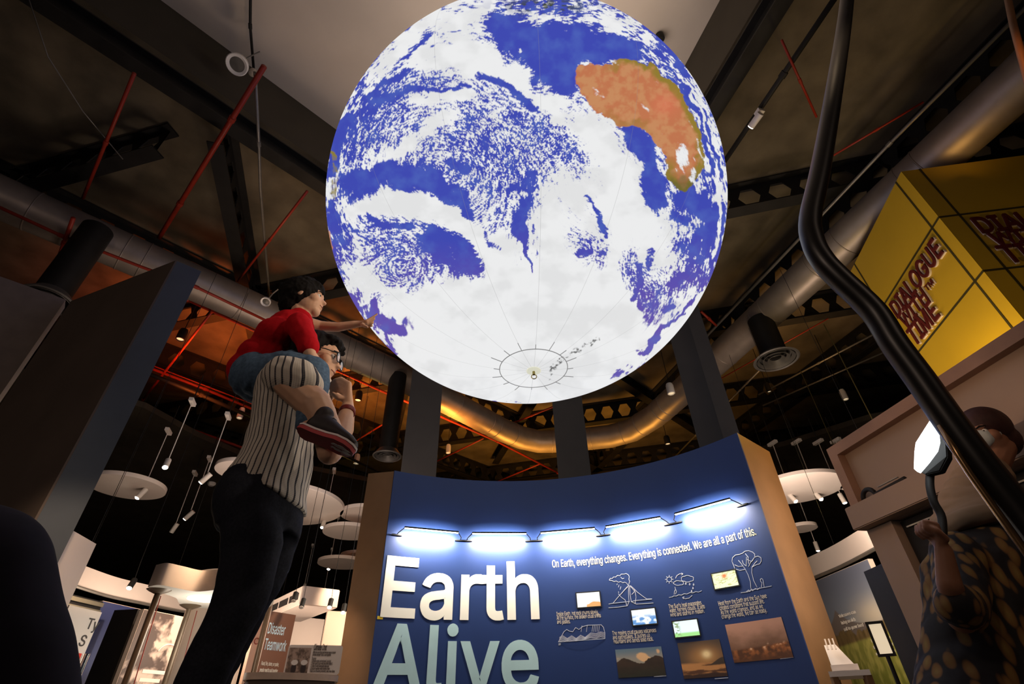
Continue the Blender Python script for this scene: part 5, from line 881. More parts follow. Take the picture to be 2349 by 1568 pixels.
for a in [((440, 925), (378, 1062), 'very bright pendant spot above the leftmost white disc, rod from highest left mount', 60, (.35, -.5)),
          ((385, 992), (318, 1130), 'pendant spot whose lit end crosses the leftmost white disc', 30, (-.3, -.3)),
          ((522, 957), (460, 1094), 'pendant spot left of the man, lit end pointing down left', 25, (-.8, 0)),
          ((480, 1055), (428, 1180), 'pendant spot with short white head, second lowest left of the man', 20, (-.9, .1)),
          ((446, 1088), (404, 1211), 'lowest white pendant head left of the man, unlit side towards us', 0, (-.5, .2)),
          ((766, 1082), (741, 1200), 'bright pendant spot over the big white disc right of the man', 50, (0, -.3)),
          ((717, 1253), (703, 1347), 'single pendant spot hanging right of the jeans', 25, (0, -.2)),
          ((761, 1262), (744, 1356), 'dull pendant head hanging beside the single lit one', 0, (-.4, 0)),
          ((776, 1188), (760, 1297), 'lit pendant spot in front of the lowest left white disc', 20, (0, -.3)),
          ((1773, 1019), (1826, 1140), 'left of the two very bright pendant spots right of the blue wall', 60, (.2, -.5)),
          ((1828, 1016), (1870, 1138), 'right of the two very bright pendant spots right of the blue wall', 60, (.2, -.5)),
          ((1878, 1016), (1943, 1140), 'pendant spot lit from a white head near the framed panel', 20, (.1, -.1)),
          ((1918, 1013), (1970, 1196), 'lowest pendant spot beside the edge of the framed panel', 15, (.4, .1)),
          ((1775, 1120), (1856, 1273), 'pendant spot lowest beside the golden wall end', 15, (.5, .1)),
          ((1818, 1105), (1888, 1250), 'pendant spot with upright white head above the curved white band', 15, (0, 0))]:
    pendant(a[0], a[1], a[2], a[3], tilt=a[4], glow=a[3] > 0)
# white suspended discs
ZC = 3.9
def disc(cx, cy, xl, xr, label, z=ZC, th=.07):
    c = atz(cx, cy, z); r = (atz(xl, cy, z)-atz(xr, cy, z)).length/2
    root = thing('ceiling_disc', label, 'acoustic panel', c, 'white discs hung from the black ceiling')
    build('panel', MB().lathe([(0, 0), (r*.995, 0), (r, .006), (r, th), (0, th)], c, n=72), M_whited, root, smooth='auto')
    for k in range(3):
        a_ = k*2.1+.4; p = c+Vector((math.cos(a_), math.sin(a_), 0))*r*.7; build('wire', MB().tube([p+CZ*th, up(p, ZB)], .0025, 5), M_black, root)
disc(290, 1118, 205, 370, 'leftmost white suspended disc with a lamp across it')
disc(560, 1082, 497, 624, 'white disc mostly hidden behind the man at shirt height', 4.1)
disc(643, 1160, 499, 788, 'largest white disc behind the man, left part hidden by his hips')
disc(842, 1182, 781, 903, 'white disc cut off by the brown end of the blue wall')
disc(800, 1222, 742, 860, 'white disc just under the one cut by the brown wall end', 3.6)
disc(830, 1280, 781, 880, 'small white disc partly behind the wall end, above the lowest disc', 3.7)
disc(783, 1293, 730, 838, 'lowest small white disc left of the blue wall', 3.4)
disc(1833, 1122, 1738, 1930, 'big white disc behind two bright spots, right of the wall')
disc(1966, 1112, 1934, 2000, 'small white disc peeking out beside the framed panel')
disc(1840, 1213, 1808, 1871, 'small half-hidden white disc below the bright pair', 3.6)
p = atz(485, 1110, 5.55); tag(build('smoke_detector', MB().lathe([(0, -.05), (.06, -.045), (.10, 0), (.10, .04), (0, .04)], p, n=24), M_lampw, origin=p, smooth='auto'), 'small round white detector on the black ceiling left of the man', 'detector')

# ================================================================== GALLERY LEFT OF THE WALL
M_cream = mat('cream_board', (.80, .66, .55), .6, 0, .03, 2)
A_, B_ = slab_pts((155, 1209), 4.2, (221, 1247)); zt = A_.z
root = thing('display_board', 'tall plain cream board between dark panel and red strip sign', 'display board', up((A_+B_)/2, 0))
build('board', slab(MB(), A_, B_, 0, zt, .05), M_cream, root); build('foot', slab(MB(), A_, B_, 0, .04, .3), M_dark, root)
fm, L_ = facemap(A_, B_, zt)
build('dark_plate', MB().prism([fm(0, zt-.98, .001), fm(.17, zt-.98, .001), fm(.17, zt-.80, .001), fm(0, zt-.80, .001)], fm(0, 0, .02)-fm(0, 0, .001)), M_brown, root)
lamp('SPOT', up((A_+B_)/2, zt+.6)+Vector((.8, -1.2, 0)), 60, WARM, up((A_+B_)/2, zt-1.0), .08, spot=70)
# curved white fascia
def band(pix, D, ybot, label, name='curved_fascia', th=.08):
    A0 = atd(pix[0][0], pix[0][1], D); P = [atz(x, y, A0.z) for x, y in pix]; zb = zat(P[len(P)//2], pix[len(P)//2][0], ybot)
    P2 = arc(P, 5); root = thing(name, label, 'fascia', up(P[0], zb)); mb = MB(); n = len(P2); vs = []
    back = [p+(up(p, 0)-Vector((0, 0, 0))).normalized()*th for p in P2]
    for p, q in zip(P2, back): vs += [up(p, zb), up(p, A0.z), up(q, A0.z), up(q, zb)]
    F = []
    for i in range(n-1):
        for k in range(4): F.append((i*4+k, i*4+(k+1) % 4, (i+1)*4+(k+1) % 4, (i+1)*4+k))
    F += [(0, 1, 2, 3), ((n-1)*4+3, (n-1)*4+2, (n-1)*4+1, (n-1)*4)]
    build('board', mb.raw(vs, F), M_white, root, smooth='auto')
    build('bottom_trim', MB().tube([up(p, zb) for p in P2], .02, 6), M_con, root)
    for k in (1, n//2, n-2): build('wire', MB().tube([up(P2[k], A0.z), up(P2[k], ZB)], .003, 5), M_black, root)
    return P, A0.z, zb
band([(170, 1288), (264, 1322), (341, 1341), (430, 1362), (560, 1385), (660, 1395)], 9.0, 1402, 'long curved white fascia behind the poles at left')
def board(name, label, cat, pL, D, pR, zb, fn=None, m_=None, th=.06, nx=90, ny=120, lift=0):
    A_, B_ = slab_pts(pL, D, pR); zt = A_.z; root = thing(name, label, cat, up((A_+B_)/2, zb))
    build('backing', slab(MB(), A_, B_, zb, zt, th), m_ or M_cream, root); fm, L_ = facemap(A_, B_, zt)
    if fn: picture('print', fm, 0.005, L_-.005, zb+.005, zt-.005, fn, root, nx, ny, .003)
    return root, fm, L_, zt
def m_blue(X, Y):
    n = fbm(X*5, Y*5, 44); c = mixc([.10+0*X, .16+0*X, .40+0*X], [.012, .03, .16], sm(.45, 1, Y+.2*X)); c = mixc(c, [.55, .65, .85], sm(.5, .25, Y)*.5)
    return mixc(c, [.20, .36, .04], sm(.36, .33, Y+.03*n)*sm(.3, .35, X))
root, fm, L_, zt = board('mural', 'blue sky mural between the red strip sign and dark post', 'mural', (236, 1377), 8.2, (330, 1398), .0, m_blue)
lamp('SPOT', fm(L_*.5, zt+.4, 1.2), 60, WARM, fm(L_*.5, 1.0, 0), .06, spot=80)
root, fm, L_, zt = board('exhibit_post', 'black upright strip between the blue mural and the wave photo', 'post', (317, 1396), 7.9, (333, 1400), 0, None, M_dark, .3)
def m_wave(X, Y):
    n = fbm(X*3+.8*fbm(X*4, Y*4, 3), Y*7+1.2*fbm(X*5, Y*5, 9), 50, 5); w_ = sm(.42, .60, fbm(X*4+2*n, Y*14+2*n, 52, 5)*.5+n*.5+.22*(X-.5)-.10*np.abs(Y-.55)+.03)
    w_ = w_*sm(.0, .35, X+1.0-Y); return mixc([.055+0*X, .035+0*X, .028+0*X], [.60, .50, .43], w_)
root, fm, L_, zt = board('mural', 'black and white photo mural of crashing waves behind the poles', 'mural', (331, 1396), 7.7, (432, 1416), 0, m_wave, None, .06, 120, 200)
mb = MB()
text_on(mb, 'Water keeps', fm, L_*.28, zt-.62, .045, None, .004, .002); text_on(mb, 'always moving', fm, L_*.28, zt-.69, .045, None, .004, .002)
text_on(mb, 'Waves can', fm, L_*.5, zt-1.25, .045, None, .004, .002); text_on(mb, 'be sudden', fm, L_*.5, zt-1.32, .045, None, .004, .002)
mb.b.free()
for k, (uu, vv) in enumerate([(.40, .60), (.62, 1.2), (.5, 1.85)]):
    mb = MB()
    for j in range(2): mb.prism([fm(L_*uu, zt-vv-.08*j, .004), fm(L_*uu+.33-.06*j, zt-vv-.08*j, .004), fm(L_*uu+.33-.06*j, zt-vv-.08*j+.035, .004), fm(L_*uu, zt-vv-.08*j+.035, .004)], fm(0, 0, .003)-fm(0, 0, 0))
    mb.tube([fm(L_*uu+.25+.15*math.cos(t), zt-vv+.18+.12*math.sin(t), .008) for t in np.linspace(.3, 2.8, 9)], .008, 5)
    build('caption', mb, M_ltr, root)
lamp('SPOT', fm(L_*.5, zt+.3, 1.5), 40, WARM, fm(L_*.6, 1.2, 0), .06, spot=80)
# sign with red strip
A_, B_ = slab_pts((160, 1387), 5.6, (234, 1404)); zt = A_.z; fm, L_ = facemap(A_, B_, zt)
root = thing('sign_board', 'cream sign board with black letters and a red strip beside clear tube', 'sign', up((A_+B_)/2, 0))
build('board', slab(MB(), A_, B_, 0, zt, .04), M_cream, root)
mb = MB(); text_on(mb, 'Ty', fm, L_-.10, zt-.13, .075, None, .008, .002); text_on(mb, 'S', fm, L_-.10, zt-.25, .075, None, .008, .002)
build('lettering', mb, M_brown, root, normals=False)
build('red_strip', MB().prism([fm(L_-.10, .2, .002), fm(L_-.05, .2, .002), fm(L_-.05, zt-.30, .002), fm(L_-.10, zt-.30, .002)], fm(0, 0, .02)-fm(0, 0, 0)), mat('red_strip', (.75, .04, .015), .4), root)
M_gl = mat('clear_acrylic', (.9, .95, 1), .05); M_gl.node_tree.nodes['Principled BSDF'].inputs['Transmission Weight'].default_value = 1
build('clear_tube', MB().tube([fm(L_-.02, .2, .04), fm(L_-.02, zt-.30, .04)], .022, 14), M_gl, root, smooth='auto')
lamp('SPOT', fm(L_*.5, zt+.5, 1.2), 25, WARM, fm(L_*.5, 1.0, 0), .06, spot=70)
A_, B_ = slab_pts((160, 1352), 6.6, (240, 1372)); zt = A_.z
root = thing('ceiling_grille', 'slatted dark grille hanging behind the cream board', 'grille', up((A_+B_)/2, zt-.2))
build('frame', slab(MB(), A_, B_, zt-.20, zt-.03, .3), M_dark, root)
for k in range(3):
    mb = MB(); slab(mb, A_, B_, zt-.045-.065*k-.035, zt-.045-.065*k, .012); d = (B_-A_).normalized(); mb.b.verts.ensure_lookup_table()
    for v_ in mb.b.verts: v_.co += Vector((d.y, -d.x, 0))*.02
    build('slat', mb, mat('olive_slat', (.20, .18, .13)), root)
build('wire', MB().tube([up(A_, zt-.1), up(A_, ZB)], .003, 5), M_black, root)
# ---- S-shaped canopy with light disc on poles
zc = atd(365, 1352, 5.2).z
near = [(339, 1345), (365, 1341), (400, 1347), (450, 1356), (500, 1352), (560, 1350), (612, 1360)]; far = [(628, 1380), (600, 1397), (500, 1396), (440, 1392), (412, 1383), (405, 1372), (385, 1364), (350, 1352)]
C_ = arc([atz(x, y, zc) for x, y in near+far]+[atz(*near[0], zc)], 5)[:-1]
root = thing('canopy', 'cream curved canopy with glowing round light, held on brown poles', 'canopy', (C_[0].x, C_[0].y, zc))
build('top_board', MB().prism(C_, (0, 0, .16)), mat('canopy_cream', (.62, .50, .40), .6, 0, .03), root, smooth='auto')
c = atz(470, 1371, zc); r_ = (atz(432, 1371, zc)-atz(508, 1371, zc)).length/2
build('light_disc', MB().lathe([(0, -.012), (r_, -.012), (r_, .01), (0, .01)], c, n=48), mat('panel_glow', (1, 1, 1), emit=(.75, .93, .92), estr=1.6), root)
lamp('POINT', c-CZ*.3, 14, (.9, .95, .9), size=.2)
M_pole = mat('brown_pole', (.16, .10, .06), .4, .4)
for (px, py) in [(365, 1352), (437, 1388)]:
    p = atz(px, py, zc); po = build('pole', MB().tube([up(p, 0), up(p, zc)], .022, 14), M_pole, root, smooth='auto')
    build('flange', MB().lathe([(.028, -.03), (.07, -.012), (.09, 0)], (p.x, p.y, zc), n=24), M_pole, po, smooth='auto')
    build('base', MB().lathe([(.028, .04), (.12, .015), (.13, 0)], (p.x, p.y, 0), n=24), M_pole, po, smooth='auto')
for px, py in [(369, 1366), (452, 1400)]:
    p = atz(px, py, zc); build('cord', MB().tube([p, p-CZ*.35+Vector((.02, 0, 0)), p-CZ*.9+Vector((.06, 0, 0))], .004, 5), M_red, root)
p = atd(622, 1375, 6.4); q = up(p, 0)
root = thing('pole', 'tall brown pole standing behind the jeans, left of the white panels', 'pole', q)
build('tube', MB().tube([q, up(q, zat(q, 648, 1279))], .028, 14), M_pole, root, smooth='auto'); build('base', MB().lathe([(.028, .04), (.12, .015), (.13, 0)], q, n=24), M_pole, root)
p = atd(492, 1450, 7.0); q = up(p, 0); ztc = zat(p, 478, 1316)
root = thing('round_column', 'wide cream round column behind the second brown pole', 'column', q)
build('shaft', MB().lathe([(.34, 0), (.34, ztc-.06)], q, n=48), M_cream, root, smooth='auto'); build('capital', MB().lathe([(.34, ztc-.08), (.345, ztc-.06), (.345, ztc), (0, ztc)], q, n=48), M_cream, root, smooth='auto')
lamp('POINT', q+Vector((-.6, -1.1, 1.5)), 10, WARM, size=.1)

# ---- right of the man: panels, desk
M_bp = mat('brown_print', (.175, .082, .055), .6, 0, .05, 3)
def m_dis(X, Y):
    n = fbm(X*22, Y*22, 77, 3); cr_ = sm(.5, .6, n); c = mixc([.20+0*X, .13+0*X, .11+0*X], [.50, .12, .08], cr_*sm(.3, .5, fbm(X*8, Y*8, 5)))
    car = sm(.02, -.02, np.abs((X-.5)+.5*(Y-.45))-.20)*sm(.02, -.02, np.abs((Y-.35)+.35*(X-.5))-.16); c = mixc(c, [.70, .64, .60], car)
    win = sm(.02, -.02, np.abs((X-.56)+.5*(Y-.45))-.10)*sm(.02, -.02, np.abs((Y-.33)+.35*(X-.5))-.07); return mixc(c, [.05, .04, .04], win)
root, fm, L_, zt = board('display_board', 'brown panel headed Disaster Teamwork with a rescue photo', 'display board', (617, 1400), 7.0, (679, 1410), 0, None, M_bp, .05)
mb = MB(); text_on(mb, 'Disaster', fm, L_*.12, zt-.22, .105, L_*.60, .008, .002); text_on(mb, 'Teamwork', fm, L_*.12, zt-.375, .105, L_*.76, .008, .002)
build('title', mb, mat('title_blue', (.50, .68, .80), .5, 0, .02), root, normals=False)
mb = MB(); text_on(mb, 'Flood, fire, storm, or quake,', fm, L_*.16, zt-.52, .035, L_*.6, .003, .002); text_on(mb, 'people need to pull together.', fm, L_*.16, zt-.58, .035, L_*.62, .003, .002)
build('subtitle', mb, M_ltr, root, normals=False)
picture('photo_print', fm, .01, L_-.01, zt-1.16, zt-.66, m_dis, root, 70, 60, .003)
build('dark_block', MB().prism([fm(.01, .3, .002), fm(L_-.01, .3, .002), fm(L_-.01, zt-1.2, .002), fm(.01, zt-1.2, .002)], fm(0, 0, .004)-fm(0, 0, 0)), M_dark, root)
mb = MB()
for k, s in enumerate(['Disasters can strike at any time.', 'To be prepared, cities and regions', 'must work together. It takes rescuers,', 'planners, engineers, doctors,', 'and good communication to protect', 'communities from disasters.', 'How is your area planning for', 'issues of might be?']): text_on(mb, s, fm, L_*.12, zt-1.29-.058*k, .032, L_*(.72 if k < 6 else .5), .002, .0045)
build('body_text', mb, M_ltr, root, normals=False)
lamp('SPOT', fm(L_*.5, zt+.4, 1.3), 45, WARM, fm(L_*.6, zt-.8, 0), .06, spot=80)
root, fm, L_, zt = board('display_board', 'narrow white panel just left of the Disaster Teamwork panel', 'display board', (596, 1400), 7.15, (614, 1403), 0, None, M_cream, .05)
for k in range(4): build('icon', MB().tube([fm(L_*.5+.03*math.cos(t), zt-.3-.42*k+.03*math.sin(t), .004) for t in np.linspace(0, 6.28, 13)], .004, 5), (M_red, M_blue)[k % 2], root)
# white boards and blue wall deeper in
root, fm, L_, zt = board('partition', 'white partition board with a blue lower half behind the brown panel', 'partition', (668, 1412), 9.6, (745, 1420), 0, None, M_white, .1)
build('blue_half', MB().prism([fm(0, 0, .001), fm(L_, 0, .001), fm(L_, zt-.40, .001), fm(0, zt-.40, .001)], fm(0, 0, .01)-fm(0, 0, 0)), mat('blue_wall', (.03, .12, .28), .6), root)
root, fm, L_, zt = board('partition', 'tall cream partition next to the brown end of the blue wall', 'partition', (752, 1400), 8.4, (828, 1404), 0, None, M_cream, .1)
lamp('SPOT', fm(L_*.1, zt+.4, 1.3), 60, WARM, fm(L_*.2, 1.2, 0), .06, spot=60)
A_, B_ = atd(655, 1403, 8.8), atd(735, 1368, 7.6)
root = thing('ceiling_beam', 'white boxed beam with dark slots above the brown panel', 'beam', A_)
B_.z = A_.z; d = (B_-A_).normalized(); nn = Vector((-d.y, d.x, 0)); c = (A_+B_)/2
build('box', MB().box(c, ((B_-A_).length, .5, .22), d, nn), M_white, root, bevel=.01)
for k in (-1, 0, 1): build('slot', MB().box(c-nn*.252+d*.3*k*(B_-A_).length, ((B_-A_).length*.25, .01, .08), d, nn), M_dark, root)
build('wire', MB().tube([c, up(c, ZB)], .003, 5), M_black, root)
for (px, py), l, g in [((676, 1368), 'black track spot hanging left of the white boxed beam', 0), ((694, 1383), 'black track spot just in front of white boxed beam', 0), ((758, 1383), 'lit track spot right above the cream partition', 1), ((789, 1395), 'bright track spot nearest the brown end of the wall', 1), ((303, 1338), 'lit spot in front of the long curved white fascia', 1)]:
    p = atd(px, py, 6.8); root = thing('track_spot', l, 'lamp', p, 'small track spots'); ax = Vector((.1, -.5, -1)).normalized()
    h = build('head', MB().tube([p-ax*.05, p+ax*.05], .028, 14), M_black, root, smooth='auto'); build('stem', MB().tube([p-ax*.04, up(p, p.z+.22), up(p, ZB)], .003, 5), M_black, root)
    build('bulb', MB().tube([p+ax*.05, p+ax*.056], .024, 14), M_glowS if g else M_lampw, h)
# desk and Climate Chat board
A_, B_ = atd(561, 1543, 5.0), atd(777, 1549, 5.0); zd = A_.z; B_ = atz(777, 1549, zd); c = (A_+B_)/2; R0 = (B_-A_).length/2
root = thing('counter', 'round-fronted dark counter with pale top under the Climate Chat board', 'counter', up(c, 0))
cc = c+Vector((-.1, .35, 0))
def fan(r, z): return [Vector((c.x, c.y, z))+((B_-A_).normalized()*math.cos(t)*R0*r+Vector((c.x, c.y, 0)).normalized()*-math.sin(t)*R0*r*.45) for t in np.linspace(0, math.pi, 25)]+[Vector((c.x, c.y, z))-(B_-A_).normalized()*R0*r+Vector((c.x, c.y, 0)).normalized()*.6, Vector((c.x, c.y, z))+(B_-A_).normalized()*R0*r+Vector((c.x, c.y, 0)).normalized()*.6]
build('top', MB().prism(fan(1, zd-.045), (0, 0, .045)), mat('counter_top', (.45, .34, .27), .4), root, smooth='auto')
build('body', MB().prism(fan(.93, 0), (0, 0, zd-.046)), M_brown, root, smooth='auto')
zt = zd+.33
A2_, B2_ = atd(650, 1541, 5.15), atd(778, 1541, 5.15); A2_.z = B2_.z = zd
fm, L_ = facemap(A2_, B2_, 0)
zt = zat(A2_, 661, 1478)
root = thing('sign_board', 'white board headed Climate Chat standing on the round counter', 'sign', up((A2_+B2_)/2, zd))
def rr(x0, x1, y0, y1, r, n=5):
    o = []
    for cx, cy, t0 in ((x1-r, y1-r, 0), (x0+r, y1-r, 90), (x0+r, y0+r, 180), (x1-r, y0+r, 270)):
        for k in range(n+1): t = math.radians(t0+90*k/n); o.append((cx+r*math.cos(t), cy+r*math.sin(t)))
    return o
build('board', MB().prism([fm(a, b, -.02) for a, b in rr(0, L_, zd+.001, zt, .02)], fm(0, 0, .02)-fm(0, 0, 0)), M_white, root, smooth='auto')
def m_cli(X, Y):
    n = fbm(X*8, Y*8, 61, 5); c = mixc([.12+0*X, .08+0*X, .06+0*X], [.42, .30, .24], sm(.3, .75, n+.25*(Y-.4)))
    for cx in (.35, .78): c = mixc(c, [.03, .02, .02], sm(1, .7, ((X-cx)/.13)**2+((Y-.18)/.22)**2)); c = mixc(c, [.75, .70, .66], sm(1, .8, ((X-cx)/.16)**2+((Y-.42)/.11)**2))
    return c
picture('photo_print', fm, .01, L_*.42, zd+.01, zt-.02, m_cli, root, 70, 60, .003)
H_ = zt-zd
mb = MB(); text_on(mb, 'Climate Chat', fm, L_*.46, zt-.17*H_, .07*H_/.33, L_*.24, .01, .002); build('title', mb, mat('print_black', (.05, .035, .03)), root, normals=False)
mb = MB()
for k, (s, wd) in enumerate([('What do you think are the best ways to tackle', .42), ('climate change? Talk it over together.', .34), ('To play', .08), ('1 Choose a topic card and read it out loud.', .36), ('2 Take turns to say what you think about it.', .40), ('3 Listen to what everybody else says.', .34), ('4 Decide together what matters most.', .36), ('There are no wrong answers, only new ideas.', .46)]): text_on(mb, s, fm, L_*.46, zt-(.28+.085*k+(.04 if k > 1 else 0))*H_, .045*H_/.33*.6, L_*wd, .002, .002)
build('body_text', mb, M_brown, root, normals=False)
lamp('SPOT', Vector((fm(L_*.5, 0, 1.2).x, fm(L_*.5, 0, 1.2).y, 3.2)), 40, WARM, fm(L_*.5, zd+.2, 0), .06, spot=60)

# ================================================================== GALLERY RIGHT OF THE WALL
band([(1835, 1287), (1851, 1279), (1913, 1249), (1990, 1202), (2070, 1150)], 8.5, 1300, 'curved white fascia between the golden wall end and the framed panel')
def m_rice(X, Y):
    n = fbm(X*6, Y*6, 71, 5); n2 = fbm(X*30, Y*16, 73, 4); sky = mixc([.30+0*X, .36+0*X, .46+0*X], [.17, .20, .28], sm(.7, 1, Y)); sky = mixc(sky, [.85, .78, .62], np.exp(-((X-.8)/.28)**2-((Y-.70)/.09)**2))
    hill = .66+.13*np.exp(-np.abs(X-.27)/.16); c = mixc(sky, [.28, .24, .22], sm(.004, -.004, Y-hill)); tr = .60+.08*fbm(X*20, X*0, 75, 3)+.03*X
    c = mixc(c, mixc([.10+0*X, .07+0*X, .02+0*X], [.40, .28, .12], n2), sm(.004, -.004, Y-tr)); g = mixc([.20+0*X, .24+0*X, .03+0*X], [.62, .60, .15], sm(.35, .75, n2)*.6+sm(.25, .62, Y)*.5)
    return mixc(c, g, sm(.01, -.01, Y-(.57+.03*X)))
root, fm, L_, zt = board('mural', 'photo mural of a volcano above green rice fields', 'mural', (1856, 1338), 8.3, (1990, 1281), 0, m_rice, None, .06, 120, 200)
mb = MB()
for k, s in enumerate(['Volcanoes can', 'bring us rich', 'soil to grow food']): text_on(mb, s, fm, L_*.30, zt*.735-.07*k, .035, None, .003, .005)
build('caption', mb, M_ltr, root, normals=False)
mb = MB()
for k, s in enumerate(['The fields of rice and', 'the farms at their feet', 'need steady rain']): text_on(mb, s, fm, L_*.62, zt*.56-.06*k, .03, None, .003, .005)
build('caption', mb, M_ltr, root, normals=False)
root, fm, L_, zt = board('partition', 'tall black partition between rice field mural and beige case', 'partition', (1981, 1311), 5.6, (2036, 1286), 0, None, M_dark, .4)
A_, B_ = atd(1984, 1427, 5.35), atd(2022, 1418, 5.35); fm, L_ = facemap(A_, B_, 0); z1, z0 = zat(A_, 1984, 1427), zat(A_, 2012, 1507)
root = thing('framed_screen', 'cream lit sheet in thin black frame in front of the rice mural', 'frame', up((A_+B_)/2, z0))
mb = MB(); t_ = .018
for a, b, c0, d0 in ((0, L_, z0, z0+t_), (0, L_, z1-t_, z1), (0, t_, z0+t_, z1-t_), (L_-t_, L_, z0+t_, z1-t_)): mb.prism([fm(a, c0, 0), fm(b, c0, 0), fm(b, d0, 0), fm(a, d0, 0)], fm(0, 0, .025)-fm(0, 0, 0))
build('frame', mb, M_dark, root); build('sheet', MB().prism([fm(t_, z0+t_, .004), fm(L_-t_, z0+t_, .004), fm(L_-t_, z1-t_, .004), fm(t_, z1-t_, .004)], fm(0, 0, .01)-fm(0, 0, 0)), mat('lit_sheet', (.8, .7, .5), emit=(.62, .50, .34), estr=1), root)
build('post', MB().tube([fm(L_*.5, 0, .01), fm(L_*.5, z0, .01)], .015, 8), M_dark, root)
# table with model
A_, B_ = atd(1900, 1541, 5.9), atd(1994, 1534, 5.9); zt = B_.z; fm, L_ = facemap(A_, B_, 0)
root = thing('table', 'small table with pale top in front of the rice field mural', 'table', up((A_+B_)/2, 0))
build('top', MB().prism([fm(0, zt-.04, 0), fm(L_, zt-.04, 0), fm(L_, zt-.04, -.6), fm(0, zt-.04, -.6)], (0, 0, .04)), M_white, root)
for u_ in (.03, L_-.03):
    for w_ in (-.03, -.57): build('leg', MB().box(fm(u_, (zt-.04)/2, w_), (.05, .05, zt-.04)), M_tan, root)
root = thing('display_model', 'white tilted model standing on the small table', 'model', fm(L_*.45, zt, -.3))
build('base', MB().prism([fm(L_*.1, zt+.001, -.1), fm(L_*.78, zt+.001, -.1), fm(L_*.78, zt+.001, -.45), fm(L_*.1, zt+.001, -.45)], (0, 0, .05)), M_white, root)
build('tilted_plate', MB().prism([fm(L_*.12, zt+.05, -.15), fm(L_*.7, zt+.05, -.15), fm(L_*.40, zt+.22, -.3), fm(L_*.10, zt+.22, -.3)], fm(0, 0, -.05)-fm(0, 0, 0)), M_white, root)
for k in range(3): build('fin', MB().prism([fm(L_*(.16+.1*k), zt+.17, -.12), fm(L_*(.2+.1*k), zt+.17, -.12), fm(L_*(.2+.1*k), zt+.26, -.2), fm(L_*(.16+.1*k), zt+.26, -.2)], fm(0, 0, -.06)-fm(0, 0, 0)), M_cream, root)
# ---- beige case with framed panel
P0 = atd(1913, 1032, 4.0); AZ = -10.8; zt = P0.z
def cp(x, y): return atp(x, y, P0, AZ)
dv = (cp(2200, 870)-P0); dv.z = 0; dv.normalize(); nb = Vector((-dv.y, dv.x, 0))     # along the face; nb points away from the camera side
if nb.dot(Vector((1, 1, 0))) < 0: nb = -nb
def cfm(u, v, w): return Vector((P0.x, P0.y, 0))+dv*u-nb*w+CZ*v
def cuv(x, y): p = cp(x, y); return (p-P0).dot(dv), p.z
M_beige = mat('beige_case', (.34, .235, .17), .55, 0, .06, 2)
M_rust = mat('rust_panel', (.30, .17, .11), .6, 0, .25, 3)
z_l = cuv(1979, 1162)[1]; Lc = 3.4; rim = .07
root = thing('display_case', 'large beige case with framed panel and dark recess at right', 'display case', cfm(Lc/2, 0, -.4))
build('panel', MB().prism([cfm(0, z_l, 0), cfm(Lc, z_l, 0), cfm(Lc, zt, 0), cfm(0, zt, 0)], nb*.5), M_beige, root)
mb = MB()
for a, b, c0, d0 in ((0, Lc, zt-rim, zt), (0, rim, z_l, zt-rim)): mb.prism([cfm(a, c0, .001), cfm(b, c0, .001), cfm(b, d0, .001), cfm(a, d0, .001)], -nb*.06)
build('frame', mb, M_rust, root)
u_ = .0
build('ledge', MB().prism([cfm(-.02, z_l-.14, 0), cfm(Lc, z_l-.14, 0), cfm(Lc, z_l-.002, 0), cfm(-.02, z_l-.002, 0)], nb*.5), M_beige, root); 
build('ledge_front', MB().prism([cfm(-.02, z_l-.14, .001), cfm(Lc, z_l-.14, .001), cfm(Lc, z_l, .001), cfm(-.02, z_l, .001)], -nb*.10), M_beige, root, bevel=.006)
zr = z_l-.145
build('post', MB().prism([cfm(0, 0, .02), cfm(.20, 0, .02), cfm(.20, zr, .02), cfm(0, zr, .02)], nb*.5), M_beige, root)
build('recess', MB().prism([cfm(.201, 0, -.10), cfm(Lc, 0, -.10), cfm(Lc, zr, -.10), cfm(.201, zr, -.10)], nb*.02), M_beige, root)
mb = MB(); zq = .75
for a, b, c0, d0 in ((.21, .36, zq, zr-.01), (.36, Lc, zr-.14, zr-.01), (.36, Lc, zq, zq+.05)): mb.prism([cfm(a, c0, -.08), cfm(b, c0, -.08), cfm(b, d0, -.08), cfm(a, d0, -.08)], -nb*.05)
build('recess_border', mb, M_dark, root)
build('trim_strip', MB().box(cfm(.9, zr-.05, -.02), (1.3, .01, .008), dv, nb), M_chrome, root)
pz = cfm(.30, z_l, .05); hd = thing('handset', 'dark rounded handset lying on the ledge of the beige case', 'handset', pz)
pts = [cfm(.16+.0*k, z_l+.012+.05*math.sin(t), .05)+dv*(.05*math.cos(t)) for k, t in enumerate(np.linspace(math.pi, 0, 9))]+[cfm(.45, z_l+.02, .05)]
build('grip', MB().tube(pts, .014, 10), M_dark, hd, smooth=True); build('slots', MB().box(cfm(.33, z_l+.045, .05), (.16, .012, .004), dv, nb), M_chrome, hd)
lamp('SPOT', cfm(.9, zt-.2, 1.3), 14, (1, .62, .38), cfm(.5, z_l, 0), .2, spot=100)
lamp('SPOT', cfm(2.6, zt+.5, 1.0), 16, (1, .42, .12), cfm(2.4, zt-.5, 0), .2, spot=90)
